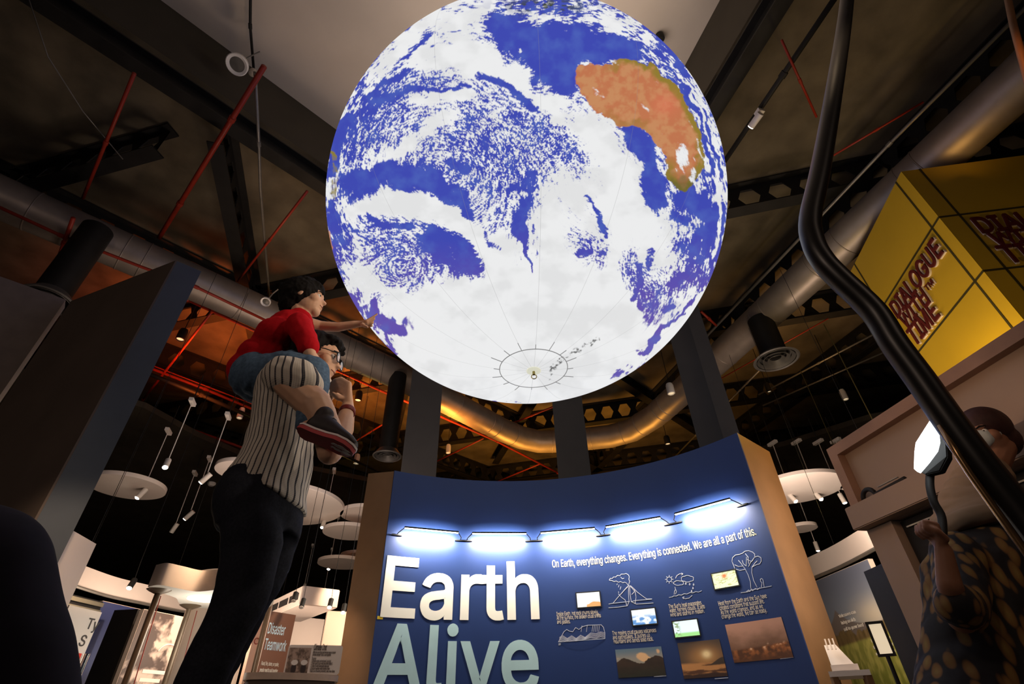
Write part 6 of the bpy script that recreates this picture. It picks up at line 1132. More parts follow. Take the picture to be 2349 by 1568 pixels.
# ================================================================== YELLOW BOX
PY = atd(2153, 497, 7.0)
ta, tb = direc(9.0), Vector((math.cos(math.radians(-7.5)), math.sin(math.radians(-7.5)), 0)); tb = direc(97.5)
M_yel = mat('yellow_panel', (.56, .36, .025), .42, 0, .04, 2, spec=.4); M_seam = mat('seam_dark', (.05, .04, .012), .6)
zY1 = atd(2200, 335, math.hypot(PY.x+.3, PY.y)).z; zY0 = 2.2; LA, LB = 2.15, 3.2
root = thing('yellow_kiosk', 'big yellow panelled box with maroon Dialogue With Time letters', 'kiosk', up(PY, 0))
q0 = up(PY, zY0)
build('body', MB().prism([q0, q0+ta*LA, q0+ta*LA+tb*LB, q0+tb*LB], (0, 0, zY1-zY0)), M_yel, root)
build('support', MB().prism([up(PY, 0)+ta*.5+tb*.5, up(PY, 0)+ta*(LA-.5)+tb*.5, up(PY, 0)+ta*(LA-.5)+tb*(LB-.5), up(PY, 0)+ta*.5+tb*(LB-.5)], (0, 0, zY0-.001)), M_brown, root)
nA = -Vector((ta.y, -ta.x, 0)); nA = nA if nA.x < 0 else -nA; nB = Vector((tb.y, -tb.x, 0)); nB = nB if nB.y < 0 else -nB
def fa(u, v, w): return up(PY, v)+ta*(LA-u)+nA*w                # u grows towards the near corner
def fb(u, v, w): return up(PY, v)+tb*u+nB*w
def puv(x, y, t, n):
    d = V(ray(x, y)); s = ((PY-V(CAM)).dot(n))/d.dot(n); p = V(CAM)+d*s; return (p-PY).dot(t), p.z
mb = MB()
def seamline(fmap, ua, ub, va, vb, w=.028):
    if abs(ub-ua) > abs(vb-va): mb.prism([fmap(ua, va-w/2, .001), fmap(ub, va-w/2, .001), fmap(ub, va+w/2, .001), fmap(ua, va+w/2, .001)], fmap(0, 0, .004)-fmap(0, 0, 0))
    else: mb.prism([fmap(ua-w/2, va, .001), fmap(ua+w/2, va, .001), fmap(ua+w/2, vb, .001), fmap(ua-w/2, vb, .001)], fmap(0, 0, .004)-fmap(0, 0, 0))
zh = puv(2150, 500, ta, nA)[1]; zh2 = puv(2180, 727, ta, nA)[1]
rows = [zh]; step = abs(zh-puv(2110, 812, ta, nA)[1])
du = abs(puv(2137, 520, ta, nA)[0]); us = [du]
ul = abs(puv(2070, 627, ta, nA)[0])
vrows = sorted({round(zh, 3), round(zh-.0, 3)})
zA = puv(2137, 520, ta, nA)[1]; zB_ = puv(2190, 717, ta, nA)[1]
print('YELLOW', PY, zY1, zA, zB_, du, ul, [puv(x, y, ta, nA) for x, y in ((2116, 560), (2026, 694), (2266, 621), (2109, 813), (1950, 590), (2045, 700), (2165, 560), (2105, 785), (2060, 440))], [puv(x, y, tb, nB) for x, y in ((2114, 394), (2349, 367), (2349, 478), (2225, 505), (2210, 600), (2173, 497))])
for k in range(-3, 4):
    z = 5.41+k*.97
    if zY0+.1 < z < zY1-.1: seamline(fa, 0, LA, z, z); seamline(fb, 0, LB, z, z)
for k in range(4):
    seamline(fa, LA-du-k*1.64, LA-du-k*1.64, zY0, zY1); seamline(fb, .24+k*1.64, .24+k*1.64, zY0, zY1)
build('seams', mb, M_seam, root)
M_mar = mat('maroon_letter', (.10, .012, .012), .5); M_edge = mat('letter_edge', (.80, .68, .55), .5)
def dwt(fmap, u0, v0, h, wd, back=True):
    for (m_, w0, nm) in ((M_edge, 0, 'letter_backing'), (M_mar, .02, 'lettering')):
        mb2 = MB(); mp = lambda u, v, w: fmap(u+(.012 if w0 == 0 else 0), v-(.012 if w0 == 0 else 0), w+w0)
        text_on(mb2, 'DIALOGUE', mp, u0, v0, h, wd, .014, .02, res=5); text_on(mb2, 'WITH', mp, u0+.03, v0-h*.87, h*.80, wd*.50, .010, .02, res=5)
        text_on(mb2, 'TIME', mp, u0+.0, v0-h*1.93, h, wd*.52, .014, .02, res=5); text_on(mb2, 'TM', mp, u0+wd*.56, v0-h*.55, h*.32, None, .006, .01, res=3)
        build(nm, mb2, m_, root, normals=False)
uD, vD = puv(2062, 735, ta, nA); uE, vE = puv(2165, 582, ta, nA)
dwt(fa, LA-uD+.05, (vD+vE)/2, .27, abs(uD-uE))
uD2, vD2 = puv(2262, 548, tb, nB)
dwt(fb, puv(2222, 505, tb, nB)[0], puv(2222, 505, tb, nB)[1]-.27, .27, 1.4)
lamp('SPOT', fa(LA-.5, zY0+.9, .7), 45, (1, .72, .2), fa(LA-.6, zY0+2.3, 0), .1, spot=120); lamp('SPOT', fa(LA-2.0, zY0+.3, 2.2), 50, (1, .72, .2), fa(LA-1.6, zY0+2.6, 0), .2, spot=110)
lamp('SPOT', fb(1.5, zY0+.2, 1.8), 26, (1, .66, .2), fb(1.0, zY0+2.6, 0), .15, spot=110)

# ================================================================== PEOPLE
def cap(mb, chain, seg=12):
    """tapered limb through (point, radius) joints"""
    for (p, r), (q, s) in zip(chain, chain[1:]):
        p, q = Vector(p), Vector(q); n = max(2, int((q-p).length/min(r, s)/.7)+1)
        mb.tube([p.lerp(q, k/n) for k in range(n+1)], [r+(s-r)*k/n for k in range(n+1)], seg)
    for p, r in chain: mb.ball(p, r, seg)
    return mb
def loft(mb, secs, n=20):
    """secs: (centre, X vector, Y vector) ellipse rings"""
    R_ = []
    for c, X, Y in secs: R_.append([mb.b.verts.new(Vector(c)+Vector(X)*math.cos(2*math.pi*k/n)+Vector(Y)*math.sin(2*math.pi*k/n)) for k in range(n)])
    for A, B in zip(R_, R_[1:]):
        for k in range(n): mb.b.faces.new([A[k], A[(k+1) % n], B[(k+1) % n], B[k]])
    mb.b.faces.new(R_[0][::-1]); mb.b.faces.new(R_[-1]); return mb
def flesh(name, mb, material, parent, vox=.006, smooth=4, disp=None):
    bmesh.ops.recalc_face_normals(mb.b, faces=mb.b.faces)
    me = bpy.data.meshes.new('raw'); mb.b.to_mesh(me); mb.b.free(); o = bpy.data.objects.new('raw', me); COL.objects.link(o)
    r = o.modifiers.new('r', 'REMESH'); r.mode = 'VOXEL'; r.voxel_size = vox
    if smooth: s = o.modifiers.new('s', 'SMOOTH'); s.factor = .5; s.iterations = smooth
    m2 = bpy.data.meshes.new_from_object(o.evaluated_get(bpy.context.evaluated_depsgraph_get()))
    bpy.data.objects.remove(o); bpy.data.meshes.remove(me); m2.name = name; m2.materials.clear()
    if disp:
        nv = len(m2.vertices); co = np.empty(nv*3, 'f'); m2.vertices.foreach_get('co', co); co = co.reshape(-1, 3); no = np.empty(nv*3, 'f'); m2.vertices.foreach_get('normal', no); no = no.reshape(-1, 3)
        co += no*disp(co)[:, None]; m2.vertices.foreach_set('co', co.ravel()); m2.update()
    return link(name, m2, material, parent, None, True)
def wrinkle(amp, sx, sy, seed=3):
    return lambda c: amp*(fbm((c[:, 0]+c[:, 1]*.6)*sx+40, (c[:, 2]+c[:, 1]*.3)*sy+40, seed, 3)-.5)*2
def frame_of(fwd, upv=(0, 0, 1)):
    f = Vector(fwd).normalized(); u = Vector(upv); l = u.cross(f).normalized(); u = f.cross(l); return f, l, u
def head_on(mb, c, fwd, k=1.0, ears=True, upv=(0, 0, 1)):
    f, l, u = frame_of(fwd, upv); c = Vector(c); P = lambda a, b, d: c+(f*a+l*b+u*d)*k
    R3 = Matrix((f, l, u)).transposed()
    mb.ball(P(-.012, 0, .028), .088*k, 24, (1.10, .88, 1.02), R3); mb.ball(P(.018, 0, -.028), .072*k, 20, (1.0, .86, 1.12), R3)
    mb.ball(P(.052, 0, -.080), .030*k, 14, (1.0, 1.15, .85), R3)                 # chin
    mb.ball(P(.066, 0, .030), .030*k, 14, (.8, 1.7, .7), R3)                     # brow
    loft(mb, [(P(.078, 0, .012), l*.007*k, f*.010*k), (P(.092, 0, -.012), l*.010*k, f*.012*k), (P(.096, 0, -.024), l*.016*k, f*.013*k), (P(.080, 0, -.032), l*.014*k, f*.012*k)], 10)
    mb.ball(P(.100, 0, -.021), .0095*k, 10)
    mb.ball(P(.081, 0, -.047), .013*k, 10, (.8, 1.7, .55), R3); mb.ball(P(.078, 0, -.057), .013*k, 10, (.8, 1.5, .6), R3)   # lips
    for s in (-1, 1):
        mb.ball(P(.050, s*.038, -.018), .030*k, 12)                                # cheek
        if ears: mb.ball(P(-.012, s*.082, .0), .026*k, 12, (.75, .32, 1.15), R3); mb.ball(P(-.006, s*.086, -.004), .012*k, 8, (.8, .4, 1), R3)
    return P, R3
def face_parts(P, R3, k, parent, body, brow_m):
    M_eye = mat('eye_white', (.75, .72, .68), .2, 0, .02); M_iris = mat('eye_dark', (.02, .012, .01), .15)
    for s in (-1, 1):
        e = build('eye', MB().ball(P(.070, s*.031, .006), .0125*k, 14), M_eye, body, smooth=True)
        build('iris', MB().ball(P(.0795, s*.0325, .006), .0055*k, 10), M_iris, e, smooth=True)
        build('eyebrow', MB().tube([P(.088, s*.016, .026), P(.088, s*.032, .031), P(.076, s*.050, .026)], [.0028*k, .0034*k, .002*k], 8), brow_m, body, smooth=True)
    build('mouth', MB().tube([P(.082, -.022, -.0515), P(.091, 0, -.052), P(.082, .022, -.0515)], [.0018*k, .0026*k, .0018*k], 8), mat('lip', (.32, .11, .08), .5), body, smooth=True)
M_skin = mat('skin_tan', (.62, .37, .245), .5, 0, .06, 18, spec=.35); M_hair = mat('hair_black', (.008, .007, .007), .8, 0, .3, 60, .3, spec=.12)
YM = 1.75
def M(x, y, dy=0): return aty(x, y, YM+dy)
EX, EY, EZ = Vector((1, 0, 0)), Vector((0, 1, 0)), CZ
def sect(yp, xb, xf, dy, ry):
    a, b = M(xb, yp, dy), M(xf, yp, dy); c = (a+b)/2; return (c, EX*((b-a).length/2), EY*ry)
# ---------------- the man
man = thing('person', 'person in pinstriped shirt and dark jeans carrying a child on the shoulders', 'person', up(M(560, 1250), 0))
mb = MB(); hc = M(727, 826, .01)
Ph, R3 = head_on(mb, hc, (1, .10, -.10), 1.0)
cap(mb, [(hc+Vector((-.02, 0, -.06)), .060), (M(684, 885), .062), (M(668, 920), .085)])
near = [(M(662, 872, -.17), .064), (M(722, 928, -.19), .059), (M(752, 990, -.18), .050), (M(757, 1036, -.17), .043)]
cap(mb, near); cap(mb, [(M(757, 1036, -.17), .043), (M(779, 1005, -.13), .040), (M(792, 960, -.08), .030), (M(797, 935, -.06), .025)])
far_ = [(M(705, 866, .18), .060), (M(745, 950, .20), .050), (M(768, 1030, .17), .042), (M(790, 985, .11), .038), (M(800, 940, .03), .025)]
cap(mb, far_)
# clasped hands: palms, four fingers and a thumb each
def hand(mb, W, K, spread, tips, k=1.0, thumb=None, fr=.0088):
    """W wrist, K list of 4 knuckles, tips list of 4 (pip, dip, tip)"""
    for q in K: cap(mb, [(W, .019*k), (q, .0125*k)], 10)
    for q, (a, b, c) in zip(K, tips): cap(mb, [(q, .0105*k), (a, fr*1.05*k), (b, fr*.95*k), (c, fr*.8*k)], 10)
    if thumb: cap(mb, [(thumb[0], .014*k), (thumb[1], .0115*k), (thumb[2], .009*k)], 10)
K = [M(800-2*i, 880+8*i, -.085+.006*i) for i in range(4)]
hand(mb, M(798, 928, -.06), K, 0, [(M(782-2*i, 868+9*i, -.088+.006*i), M(768-i, 872+9*i, -.085+.006*i), M(757+i, 882+9*i, -.07+.006*i)) for i in range(4)], 1.0, (M(795, 915, -.065), M(776, 912, -.085), M(764, 903, -.085)))
K = [M(798-2*i, 886+8*i, -.03+.006*i) for i in range(4)]
hand(mb, M(801, 930, .02), K, 0, [(M(780-2*i, 880+8*i, -.045), M(768-i, 884+8*i, -.05), M(760, 892+8*i, -.045)) for i in range(4)], 1.0, (M(795, 905, -.01), M(780, 895, -.03), M(768, 888, -.045)))
loft(mb, [sect(920, 612, 710, 0, .13), sect(1000, 596, 700, 0, .12), sect(1100, 545, 680, 0, .12), sect(1180, 520, 670, 0, .14)])
legs = []
def leg(secs, dy, r_ank):
    S_ = [sect(y, a, b, dy, ((M(b, y, dy)-M(a, y, dy)).length/2)*.92) for y, a, b in secs]; c, X, Y = S_[-1]
    for t in (.5, 1): z = c.z+(.10-c.z)*t; S_.append((Vector((c.x+.01*t, c.y, z)), X*(1-.25*t), Y*(1-.25*t)))
    return S_
nl = leg([(1180, 508, 640), (1240, 512, 648), (1300, 508, 632), (1350, 499, 618), (1400, 482, 600), (1450, 458, 574), (1500, 434, 547), (1568, 405, 512)], -.095, .05)
fl = leg([(1180, 545, 684), (1240, 558, 681), (1300, 556, 664), (1350, 545, 643), (1400, 525, 610), (1450, 505, 585), (1500, 486, 563), (1568, 455, 527)], .095, .05)
for S_ in (nl, fl): loft(mb, [(c, X*.8, Y*.8) for c, X, Y in S_])
body = flesh('body', mb, M_skin, man, .0045, 3)
face_parts(Ph, R3, 1.0, man, body, M_hair)
M_shirt = bpy.data.materials.new('striped_shirt'); M_shirt.use_nodes = True
def stripe_mat(Mt):
    nt = Mt.node_tree; b = nt.nodes['Principled BSDF']; b.inputs['Roughness'].default_value = .85; b.inputs['Specular IOR Level'].default_value = .1
    at = nt.nodes.new('ShaderNodeAttribute'); at.attribute_name = 'pic'; sp = nt.nodes.new('ShaderNodeSeparateColor'); nt.links.new(at.outputs['Color'], sp.inputs[0])
    def mth(op, a, b_=None):
        n = nt.nodes.new('ShaderNodeMath'); n.operation = op
        for k, x in enumerate((a, b_)):
            if x is None: continue
            if isinstance(x, (int, float)): n.inputs[k].default_value = x
            else: nt.links.new(x, n.inputs[k])
        return n.outputs[0]
    s = mth('LESS_THAN', mth('FRACT', mth('MULTIPLY', sp.outputs[0], 44)), .24); s2 = mth('LESS_THAN', mth('FRACT', mth('MULTIPLY', sp.outputs[0], 220)), .35); s3 = mth('LESS_THAN', mth('FRACT', mth('MULTIPLY', sp.outputs[1], 160)), .35)
    f = mth('ADD', mth('MULTIPLY', s, .85), mth('MULTIPLY', mth('ADD', s2, s3), .16))
    mx = nt.nodes.new('ShaderNodeMix'); mx.data_type = 'RGBA'; nt.links.new(f, mx.inputs[0]); mx.inputs[6].default_value = (.62, .57, .50, 1); mx.inputs[7].default_value = (.015, .017, .03, 1); nt.links.new(mx.outputs[2], b.inputs['Base Color'])
stripe_mat(M_shirt)
mb = MB()
loft(mb, [sect(852, 640, 706, .0, .10), sect(872, 618, 716, 0, .165), sect(905, 602, 722, 0, .18), sect(950, 592, 722, 0, .17), sect(1000, 582, 716, 0, .155), sect(1040, 570, 712, 0, .15), sect(1075, 551, 706, 0, .155), sect(1100, 532, 702, 0, .165), sect(1128, 530, 697, 0, .17), sect(1152, 600, 694, 0, .165), sect(1166, 662, 693, .0, .10)], 28)
cap(mb, [(M(655, 862, -.155), .080), (M(684, 868, -.185), .074), (M(700, 884, -.195), .066)]); cap(mb, [(M(700, 858, .15), .08), (M(722, 885, .19), .074)])
sh = flesh('shirt', mb, M_shirt, man, .007, 5, wrinkle(.010, 16, 9, 5))
# stripe coordinate runs round the torso, so that the stripes hang down it
co = np.empty(len(sh.data.vertices)*3, 'f'); sh.data.vertices.foreach_get('co', co); co = co.reshape(-1, 3); wl = np.array(world_loc(sh)); cw = co+wl
sx_ = np.array([[s[0].z, s[0].x] for s in [sect(872, 618, 716, 0, 1), sect(950, 592, 722, 0, 1), sect(1040, 570, 712, 0, 1), sect(1128, 530, 697, 0, 1)]][::-1])
cx_ = np.interp(cw[:, 2], sx_[:, 0], sx_[:, 1]); ang = np.arctan2(cw[:, 1]-YM, (cw[:, 0]-cx_)*1.6)
at = sh.data.attributes.new('pic', 'FLOAT_COLOR', 'POINT'); cc = np.ones((len(cw), 4), 'f'); cc[:, 0] = 1+ang*.14+.012*(fbm(cw[:, 0]*9, cw[:, 2]*9, 4, 2)-.5); cc[:, 1] = cw[:, 2]; at.data.foreach_set('color', cc.ravel())
M_jn = mat('dark_jeans', (.016, .018, .026), .85, 0, .25, 140, .15, spec=.1)
mb = MB()
loft(mb, [sect(1094, 548, 690, 0, .15), sect(1110, 526, 692, 0, .17), sect(1150, 507, 690, 0, .185), sect(1190, 505, 685, 0, .19), sect(1225, 512, 676, 0, .18)], 24)
for S_ in (nl, fl): loft(mb, S_)
flesh('trousers', mb, M_jn, man, .008, 4, wrinkle(.008, 7, 11, 9))
mb = MB(); f_, l_, u_ = frame_of((1, .10, -.10))
mb.ball(Ph(-.030, 0, .045), .100, 28, (1.0, .92, .98), R3); mb.ball(Ph(.035, 0, .088), .052, 16, (1.1, 1.35, .6), R3); mb.ball(Ph(-.06, 0, -.01), .070, 16, (.8, 1.0, 1.0), R3)
for k in range(26):
    t = random.uniform(-1.4, 1.4); mb.ball(Ph(.055+random.uniform(-.03, .02), .055*math.sin(t), .075+random.uniform(-.01, .02)), .018, 8, (1.3, .7, .7), R3)
for s in (-1, 1): cap(mb, [(Ph(.01, s*.078, .045), .016), (Ph(.012, s*.082, .01), .009)], 8)
flesh('hair', mb, M_hair, man, .005, 2, wrinkle(.004, 90, 60, 2))
gl = MB()
for s in (-1, 1):
    gl.tube([Ph(.098, s*.033+.024*math.cos(t), .006+.019*math.sin(t)) for t in np.linspace(0, 2*math.pi, 21)], .0022, 6)
    gl.tube([Ph(.096, s*.056, .012), Ph(.05, s*.078, .012), Ph(-.01, s*.088, .012), Ph(-.02, s*.088, -.005)], .002, 6)
gl.tube([Ph(.100, -.010, .010), Ph(.103, 0, .013), Ph(.100, .010, .010)], .002, 6)
g = build('glasses', gl, M_black, man, smooth=True)
for s in (-1, 1): build('lens', MB().tube([Ph(.0975, s*.033, .006), Ph(.0985, s*.033, .006)], .0225, 20), M_gl, g)
wv = (M(792, 962, -.08)-M(797, 935, -.06)).normalized(); wc = M(796, 944, -.066)
build('wristband', MB().tube([wc-wv*.012, wc-wv*.008, wc+wv*.008, wc+wv*.012], [.0285, .031, .032, .030], 20), mat('maroon_band', (.16, .012, .010), .5), man, smooth='auto')
M_shoe = mat('dark_shoe', (.018, .012, .014), .6, 0, .3, 20); M_sole = mat('red_sole', (.36, .045, .05), .55, 0, .1, 10); M_rim = mat('white_rim', (.62, .55, .55), .5, 0, .05)
def shoe(parent, heel, toe, Wd, k=1.0, soles=(M_sole, M_rim), upm=M_shoe, pattern=False):
    L = toe-heel; ln = L.length; f = L.normalized(); w_ = Vector(Wd); w_ = (w_-f*w_.dot(f)).normalized(); u = w_.cross(f)
    if u.z < 0: u = -u
    prof = [(0, .0), (.02, .6), (.10, .82), (.30, .74), (.50, .80), (.70, 1.0), (.86, .86), (.96, .5), (1.0, .0)]; wh = .043*k
    ring = [heel+f*(t*ln)+w_*(s*wh) for t, s in prof]+[heel+f*(t*ln)-w_*(s*wh) for t, s in prof[-2:0:-1]]
    s_ = build('sole', MB().prism(ring, u*.014), soles[0], parent, smooth='auto')
    cen = heel+L*.5; big = [cen+(p-cen)*1.015+u*.0145 for p in ring]; build('sole_rim', MB().prism(big, u*.007), soles[1], parent, smooth='auto')
    mb = MB(); P = lambda a, b, c: heel+f*(a*ln)+w_*(b*wh)+u*c
    loft(mb, [(P(.06, 0, .04), w_*wh*.5, u*.024), (P(.12, 0, .05), w_*wh*.78, u*.038), (P(.3, 0, .055), w_*wh*.74, u*.042), (P(.45, 0, .050), w_*wh*.8, u*.036), (P(.65, 0, .040), w_*wh*.92, u*.027), (P(.85, 0, .034), w_*wh*.8, u*.020), (P(.96, 0, .028), w_*wh*.45, u*.013)], 18)
    cap(mb, [(P(.18, 0, .06), .030*k), (P(.16, 0, .095), .034*k)])
    flesh('shoe_upper', mb, upm, parent, .005, 3)
    for i in range(4):
        a = .36+.09*i; build('lace', MB().tube([P(a, -.45, .088-.012*i), P(a+.02, 0, .096-.013*i), P(a+.03, .45, .088-.012*i)], .0028, 6), soles[1], parent, smooth=True)
    if pattern:
        for a, b, r in ((.80, -.25, .016), (.86, .25, .014), (.74, .25, .012), (.9, -.1, .008), (.70, -.35, .010), (.66, .1, .008)):
            c = P(a, b, -.0012); build('tread_patch', MB().prism([c+f*(r*math.cos(t)*(1.4+.3*math.sin(3*t)))+w_*(r*.6*math.sin(t)) for t in np.linspace(0, 2*math.pi, 14)[:-1]], -u*.001), soles[1], s_)
for S_ in (nl, fl):
    c = S_[-1][0]; sb = bpy.data.objects.new('shoe', None); COL.objects.link(sb); sb.parent = man
    shoe(sb, Vector((c.x-.07, c.y, .002)), Vector((c.x+.20, c.y+.01, .002)), (0, 1, 0), 1.1, (M_dark, M_rim))
# ---------------- the child
boy = thing('person', 'child in red t-shirt and blue jeans reaching towards the globe, on shoulders', 'person', M(600, 900))
mb = MB(); hb = M(702, 690, .0); KB = .86
Pb, Rb = head_on(mb, hb, (1, .12, .10), KB)
cap(mb, [(hb+Vector((-.02, 0, -.05)), .042), (M(690, 735), .048), (M(672, 760), .07)])
cap(mb, [(M(702, 742, .11), .036), (M(735, 748, .13), .027), (M(775, 750, .13), .0235), (M(812, 744, .12), .019), (M(828, 742, .12), .0155)])
W = M(826, 742, .12)
K = [M(841, 736+3.5*i, .10+.012*i) for i in range(4)]
hand(mb, W, K, 0, [(M(850, 730, .10), M(858, 725, .10), M(865, 720, .10)), (M(850, 735, .112), M(856, 733, .114), M(860, 731, .114)), (M(849, 741, .124), M(854, 741, .126), M(857, 739, .126)), (M(846, 746, .136), M(851, 748, .138), M(854, 747, .138))], .72, (M(831, 744, .10), M(837, 748, .09), M(843, 750, .088)), .0085)
cap(mb, [(M(694, 756, -.11), .040), (M(706, 800, -.13), .029), (M(712, 815, -.13), .024), (M(728, 830, -.05), .019)])
K = [M(735, 832+2*i, -.04+.012*i) for i in range(4)]
hand(mb, M(728, 830, -.04), K, 0, [(q+Vector((.015, 0, 0)), q+Vector((.026, 0, -.004)), q+Vector((.034, 0, -.012))) for q in K], .7, (M(730, 836, -.05), M(735, 843, -.055), M(739, 848, -.055)))
cap(mb, [(M(600, 850), .085), (M(640, 800), .08), (M(672, 762), .08)])
cap(mb, [(M(598, 862, -.07), .06), (M(718, 850, -.12), .05), (M(722, 890, -.13), .04), (M(704, 985, -.20), .028)]); cap(mb, [(M(600, 862, .07), .06), (M(722, 850, .13), .05), (M(722, 900, .15), .04), (M(712, 950, .17), .028)])
bb = flesh('body', mb, M_skin, boy, .004, 3)
face_parts(Pb, Rb, KB, boy, bb, M_hair)
mb = MB()
mb.ball(Pb(-.032, 0, .042), .112*KB, 28, (1.02, .92, .98), Rb); mb.ball(Pb(.035, 0, .082), .056*KB, 16, (1.0, 1.3, .65), Rb); mb.ball(Pb(-.075, 0, -.02), .075*KB, 16, (.85, .95, 1.0), Rb)
for k in range(46):
    a, b = random.uniform(0, 2*math.pi), random.uniform(.0, 1.2); d = Vector((-.02-.5*math.cos(b)*0, 0, 0)); q = Pb(-.04+.105*math.cos(a)*math.sin(b), .09*math.sin(a)*math.sin(b), .045+.10*math.cos(b)); mb.ball(q, .017, 8)
for s in (-1, 1): cap(mb, [(Pb(.016, s*.078, .05), .015), (Pb(.016, s*.084, .012), .008)], 8)
flesh('hair', mb, M_hair, boy, .005, 2, wrinkle(.005, 80, 80, 12))
M_redt = mat('red_tshirt', (.42, .006, .012), .9, 0, .1, 120, .1, spec=.1)
mb = MB()
cap(mb, [(M(574, 848), .088), (M(600, 836), .100), (M(618, 815), .100), (M(632, 788), .102), (M(662, 756), .094), (M(684, 736), .060)], 20)
mb.ball(M(640, 785, 0), .10, 20, (1, 1.35, 1)); mb.ball(M(596, 822, 0), .088, 20, (1, 1.25, .9))
cap(mb, [(M(686, 745, -.09), .055), (M(700, 775, -.12), .050), (M(707, 795, -.13), .043)]); cap(mb, [(M(688, 740, .09), .052), (M(708, 747, .115), .040)])
flesh('tshirt', mb, M_redt, boy, .006, 5, wrinkle(.006, 18, 14, 15))
M_bj = mat('blue_jeans', (.075, .125, .20), .85, 0, .22, 90, .15, spec=.1)
mb = MB()
cap(mb, [(M(585, 862, -.03), .098), (M(585, 862, .03), .098)], 20); mb.ball(M(592, 880), .082, 18, (1, 1.3, 1))
cap(mb, [(M(600, 862, -.07), .088), (M(665, 848, -.10), .078), (M(716, 852, -.125), .064), (M(722, 880, -.13), .056), (M(716, 925, -.15), .047), (M(706, 968, -.185), .042)], 16)
cap(mb, [(M(600, 862, .07), .088), (M(665, 848, .11), .078), (M(722, 850, .135), .064), (M(724, 890, .15), .054), (M(714, 940, .17), .042)], 16)
flesh('jeans', mb, M_bj, boy, .006, 4, wrinkle(.007, 26, 14, 21))
shoe(boy, M(682, 990, -.245), M(810, 1040, -.255), (.10, 1, -.30), .95, pattern=True)
sf = bpy.data.objects.new('far_shoe', None); COL.objects.link(sf); sf.parent = boy
shoe(sf, M(700, 972, .18), M(775, 985, .22), (0, 1, 0), .8)
# ---------------- visitor in patterned blouse, right
YR = 2.15
def N(x, y, dy=0): return aty(x, y, YR+dy)
M_skd = mat('skin_brown', (.26, .12, .07), .55, 0, .06, 15)
vis = thing('person', 'person in dark leaf-patterned blouse and cream headscarf holding a glowing lamp, right', 'person', up(N(2270, 1500), 0))
mb = MB(); hv = N(2268, 1000)
Pv, Rv = head_on(mb, hv, (-1, -.35, -.1), 1.0, False)
cap(mb, [(hv+Vector((.02, 0, -.06)), .055), (N(2262, 1100), .06), (N(2262, 1220), .12)])
loft(mb, [(N(2262, 1200), EX*.13, EY*.10), (N(2255, 1350), EX*.15, EY*.11), (N(2250, 1560), EX*.14, EY*.11)])
c = N(2250, 1560)
for s in (-1, 1): cap(mb, [(c+EX*.08*s, .075), (Vector((c.x+.08*s, c.y, .25)), .055), (Vector((c.x+.08*s, c.y, .09)), .04)]); mb.ball((c.x+.08*s-.05, c.y, .045), .05, 12, (1.8, .8, .85))
cap(mb, [(N(2190, 1270, -.12), .05), (N(2205, 1420, -.24), .042), (N(2178, 1340, -.34), .036), (N(2165, 1262, -.36), .026)])
W = N(2165, 1262, -.36)
K = [W+Vector((-.012+.004*i, -.035+.021*i, .075)) for i in range(4)]
hand(mb, W, K, 0, [(q+Vector((-.028, 0, .012)), q+Vector((-.036, .004, -.010)), q+Vector((-.022, .006, -.026))) for q in K], 1.0, (W+Vector((.0, -.03, .03)), W+Vector((-.028, -.045, .052)), W+Vector((-.040, -.032, .075))))
cap(mb, [(N(2340, 1270, .10), .05), (N(2360, 1420, .05), .042), (N(2330, 1540, -.05), .034)])
vb = flesh('body', mb, M_skd, vis, .006, 3); face_parts(Pv, Rv, 1, vis, vb, M_hair)
mb = MB(); mb.ball(Pv(-.02, 0, .045), .104, 24, (1.05, .92, .95), Rv); mb.ball(Pv(-.06, 0, -.02), .08, 18)
flesh('hair', mb, mat('hair_dark_brown', (.035, .012, .010), .6, 0, .2, 60), vis, .006, 2)
mb = MB(); loft(mb, [(Pv(.03, 0, -.015), Vector(Rv.col[1])*.068, Vector(Rv.col[2])*.040), (Pv(.085, 0, -.022), Vector(Rv.col[1])*.045, Vector(Rv.col[2])*.045), (Pv(.108, 0, -.030), Vector(Rv.col[1])*.018, Vector(Rv.col[2])*.032)], 16)
flesh('face_mask', mb, mat('pale_cloth', (.42, .44, .42), .9), vis, .005, 2)
mb = MB()
for k in range(7):
    a = k*.9; mb.tube([N(2250, 1075+22*k)+Vector(((.065+.017*k)*math.cos(t), (.06+.011*k)*math.sin(t), .018*math.sin(2*t+a))) for t in np.linspace(0, 2*math.pi, 25)], .036, 10)
mb.ball(N(2250, 1170), .10, 16, (1.1, .9, 1.4))
flesh('headscarf', mb, mat('cream_cloth', (.24, .165, .11), .9, 0, .1, 8), vis, .008, 4, wrinkle(.010, 14, 22, 31))
M_leaf = bpy.data.materials.new('leaf_print'); M_leaf.use_nodes = True; nt = M_leaf.node_tree; b = nt.nodes['Principled BSDF']; b.inputs['Roughness'].default_value = .8
tc = nt.nodes.new('ShaderNodeTexCoord'); mp = nt.nodes.new('ShaderNodeMapping'); mp.inputs['Rotation'].default_value = (0, .7, .4); mp.inputs['Scale'].default_value = (24, 24, 10); vo = nt.nodes.new('ShaderNodeTexVoronoi'); vo.inputs['Scale'].default_value = 1.0
r = nt.nodes.new('ShaderNodeValToRGB'); e = r.color_ramp.elements; e[0].position = .0; e[0].color = (.24, .16, .04, 1); e[1].position = .62; e[1].color = (.006, .005, .008, 1); e.new(.40).color = (.17, .08, .02, 1); e.new(.52).color = (.008, .006, .008, 1)
nt.links.new(tc.outputs['Object'], mp.inputs[0]); nt.links.new(mp.outputs[0], vo.inputs['Vector']); nt.links.new(vo.outputs['Distance'], r.inputs[0]); nt.links.new(r.outputs[0], b.inputs['Base Color'])
mb = MB()
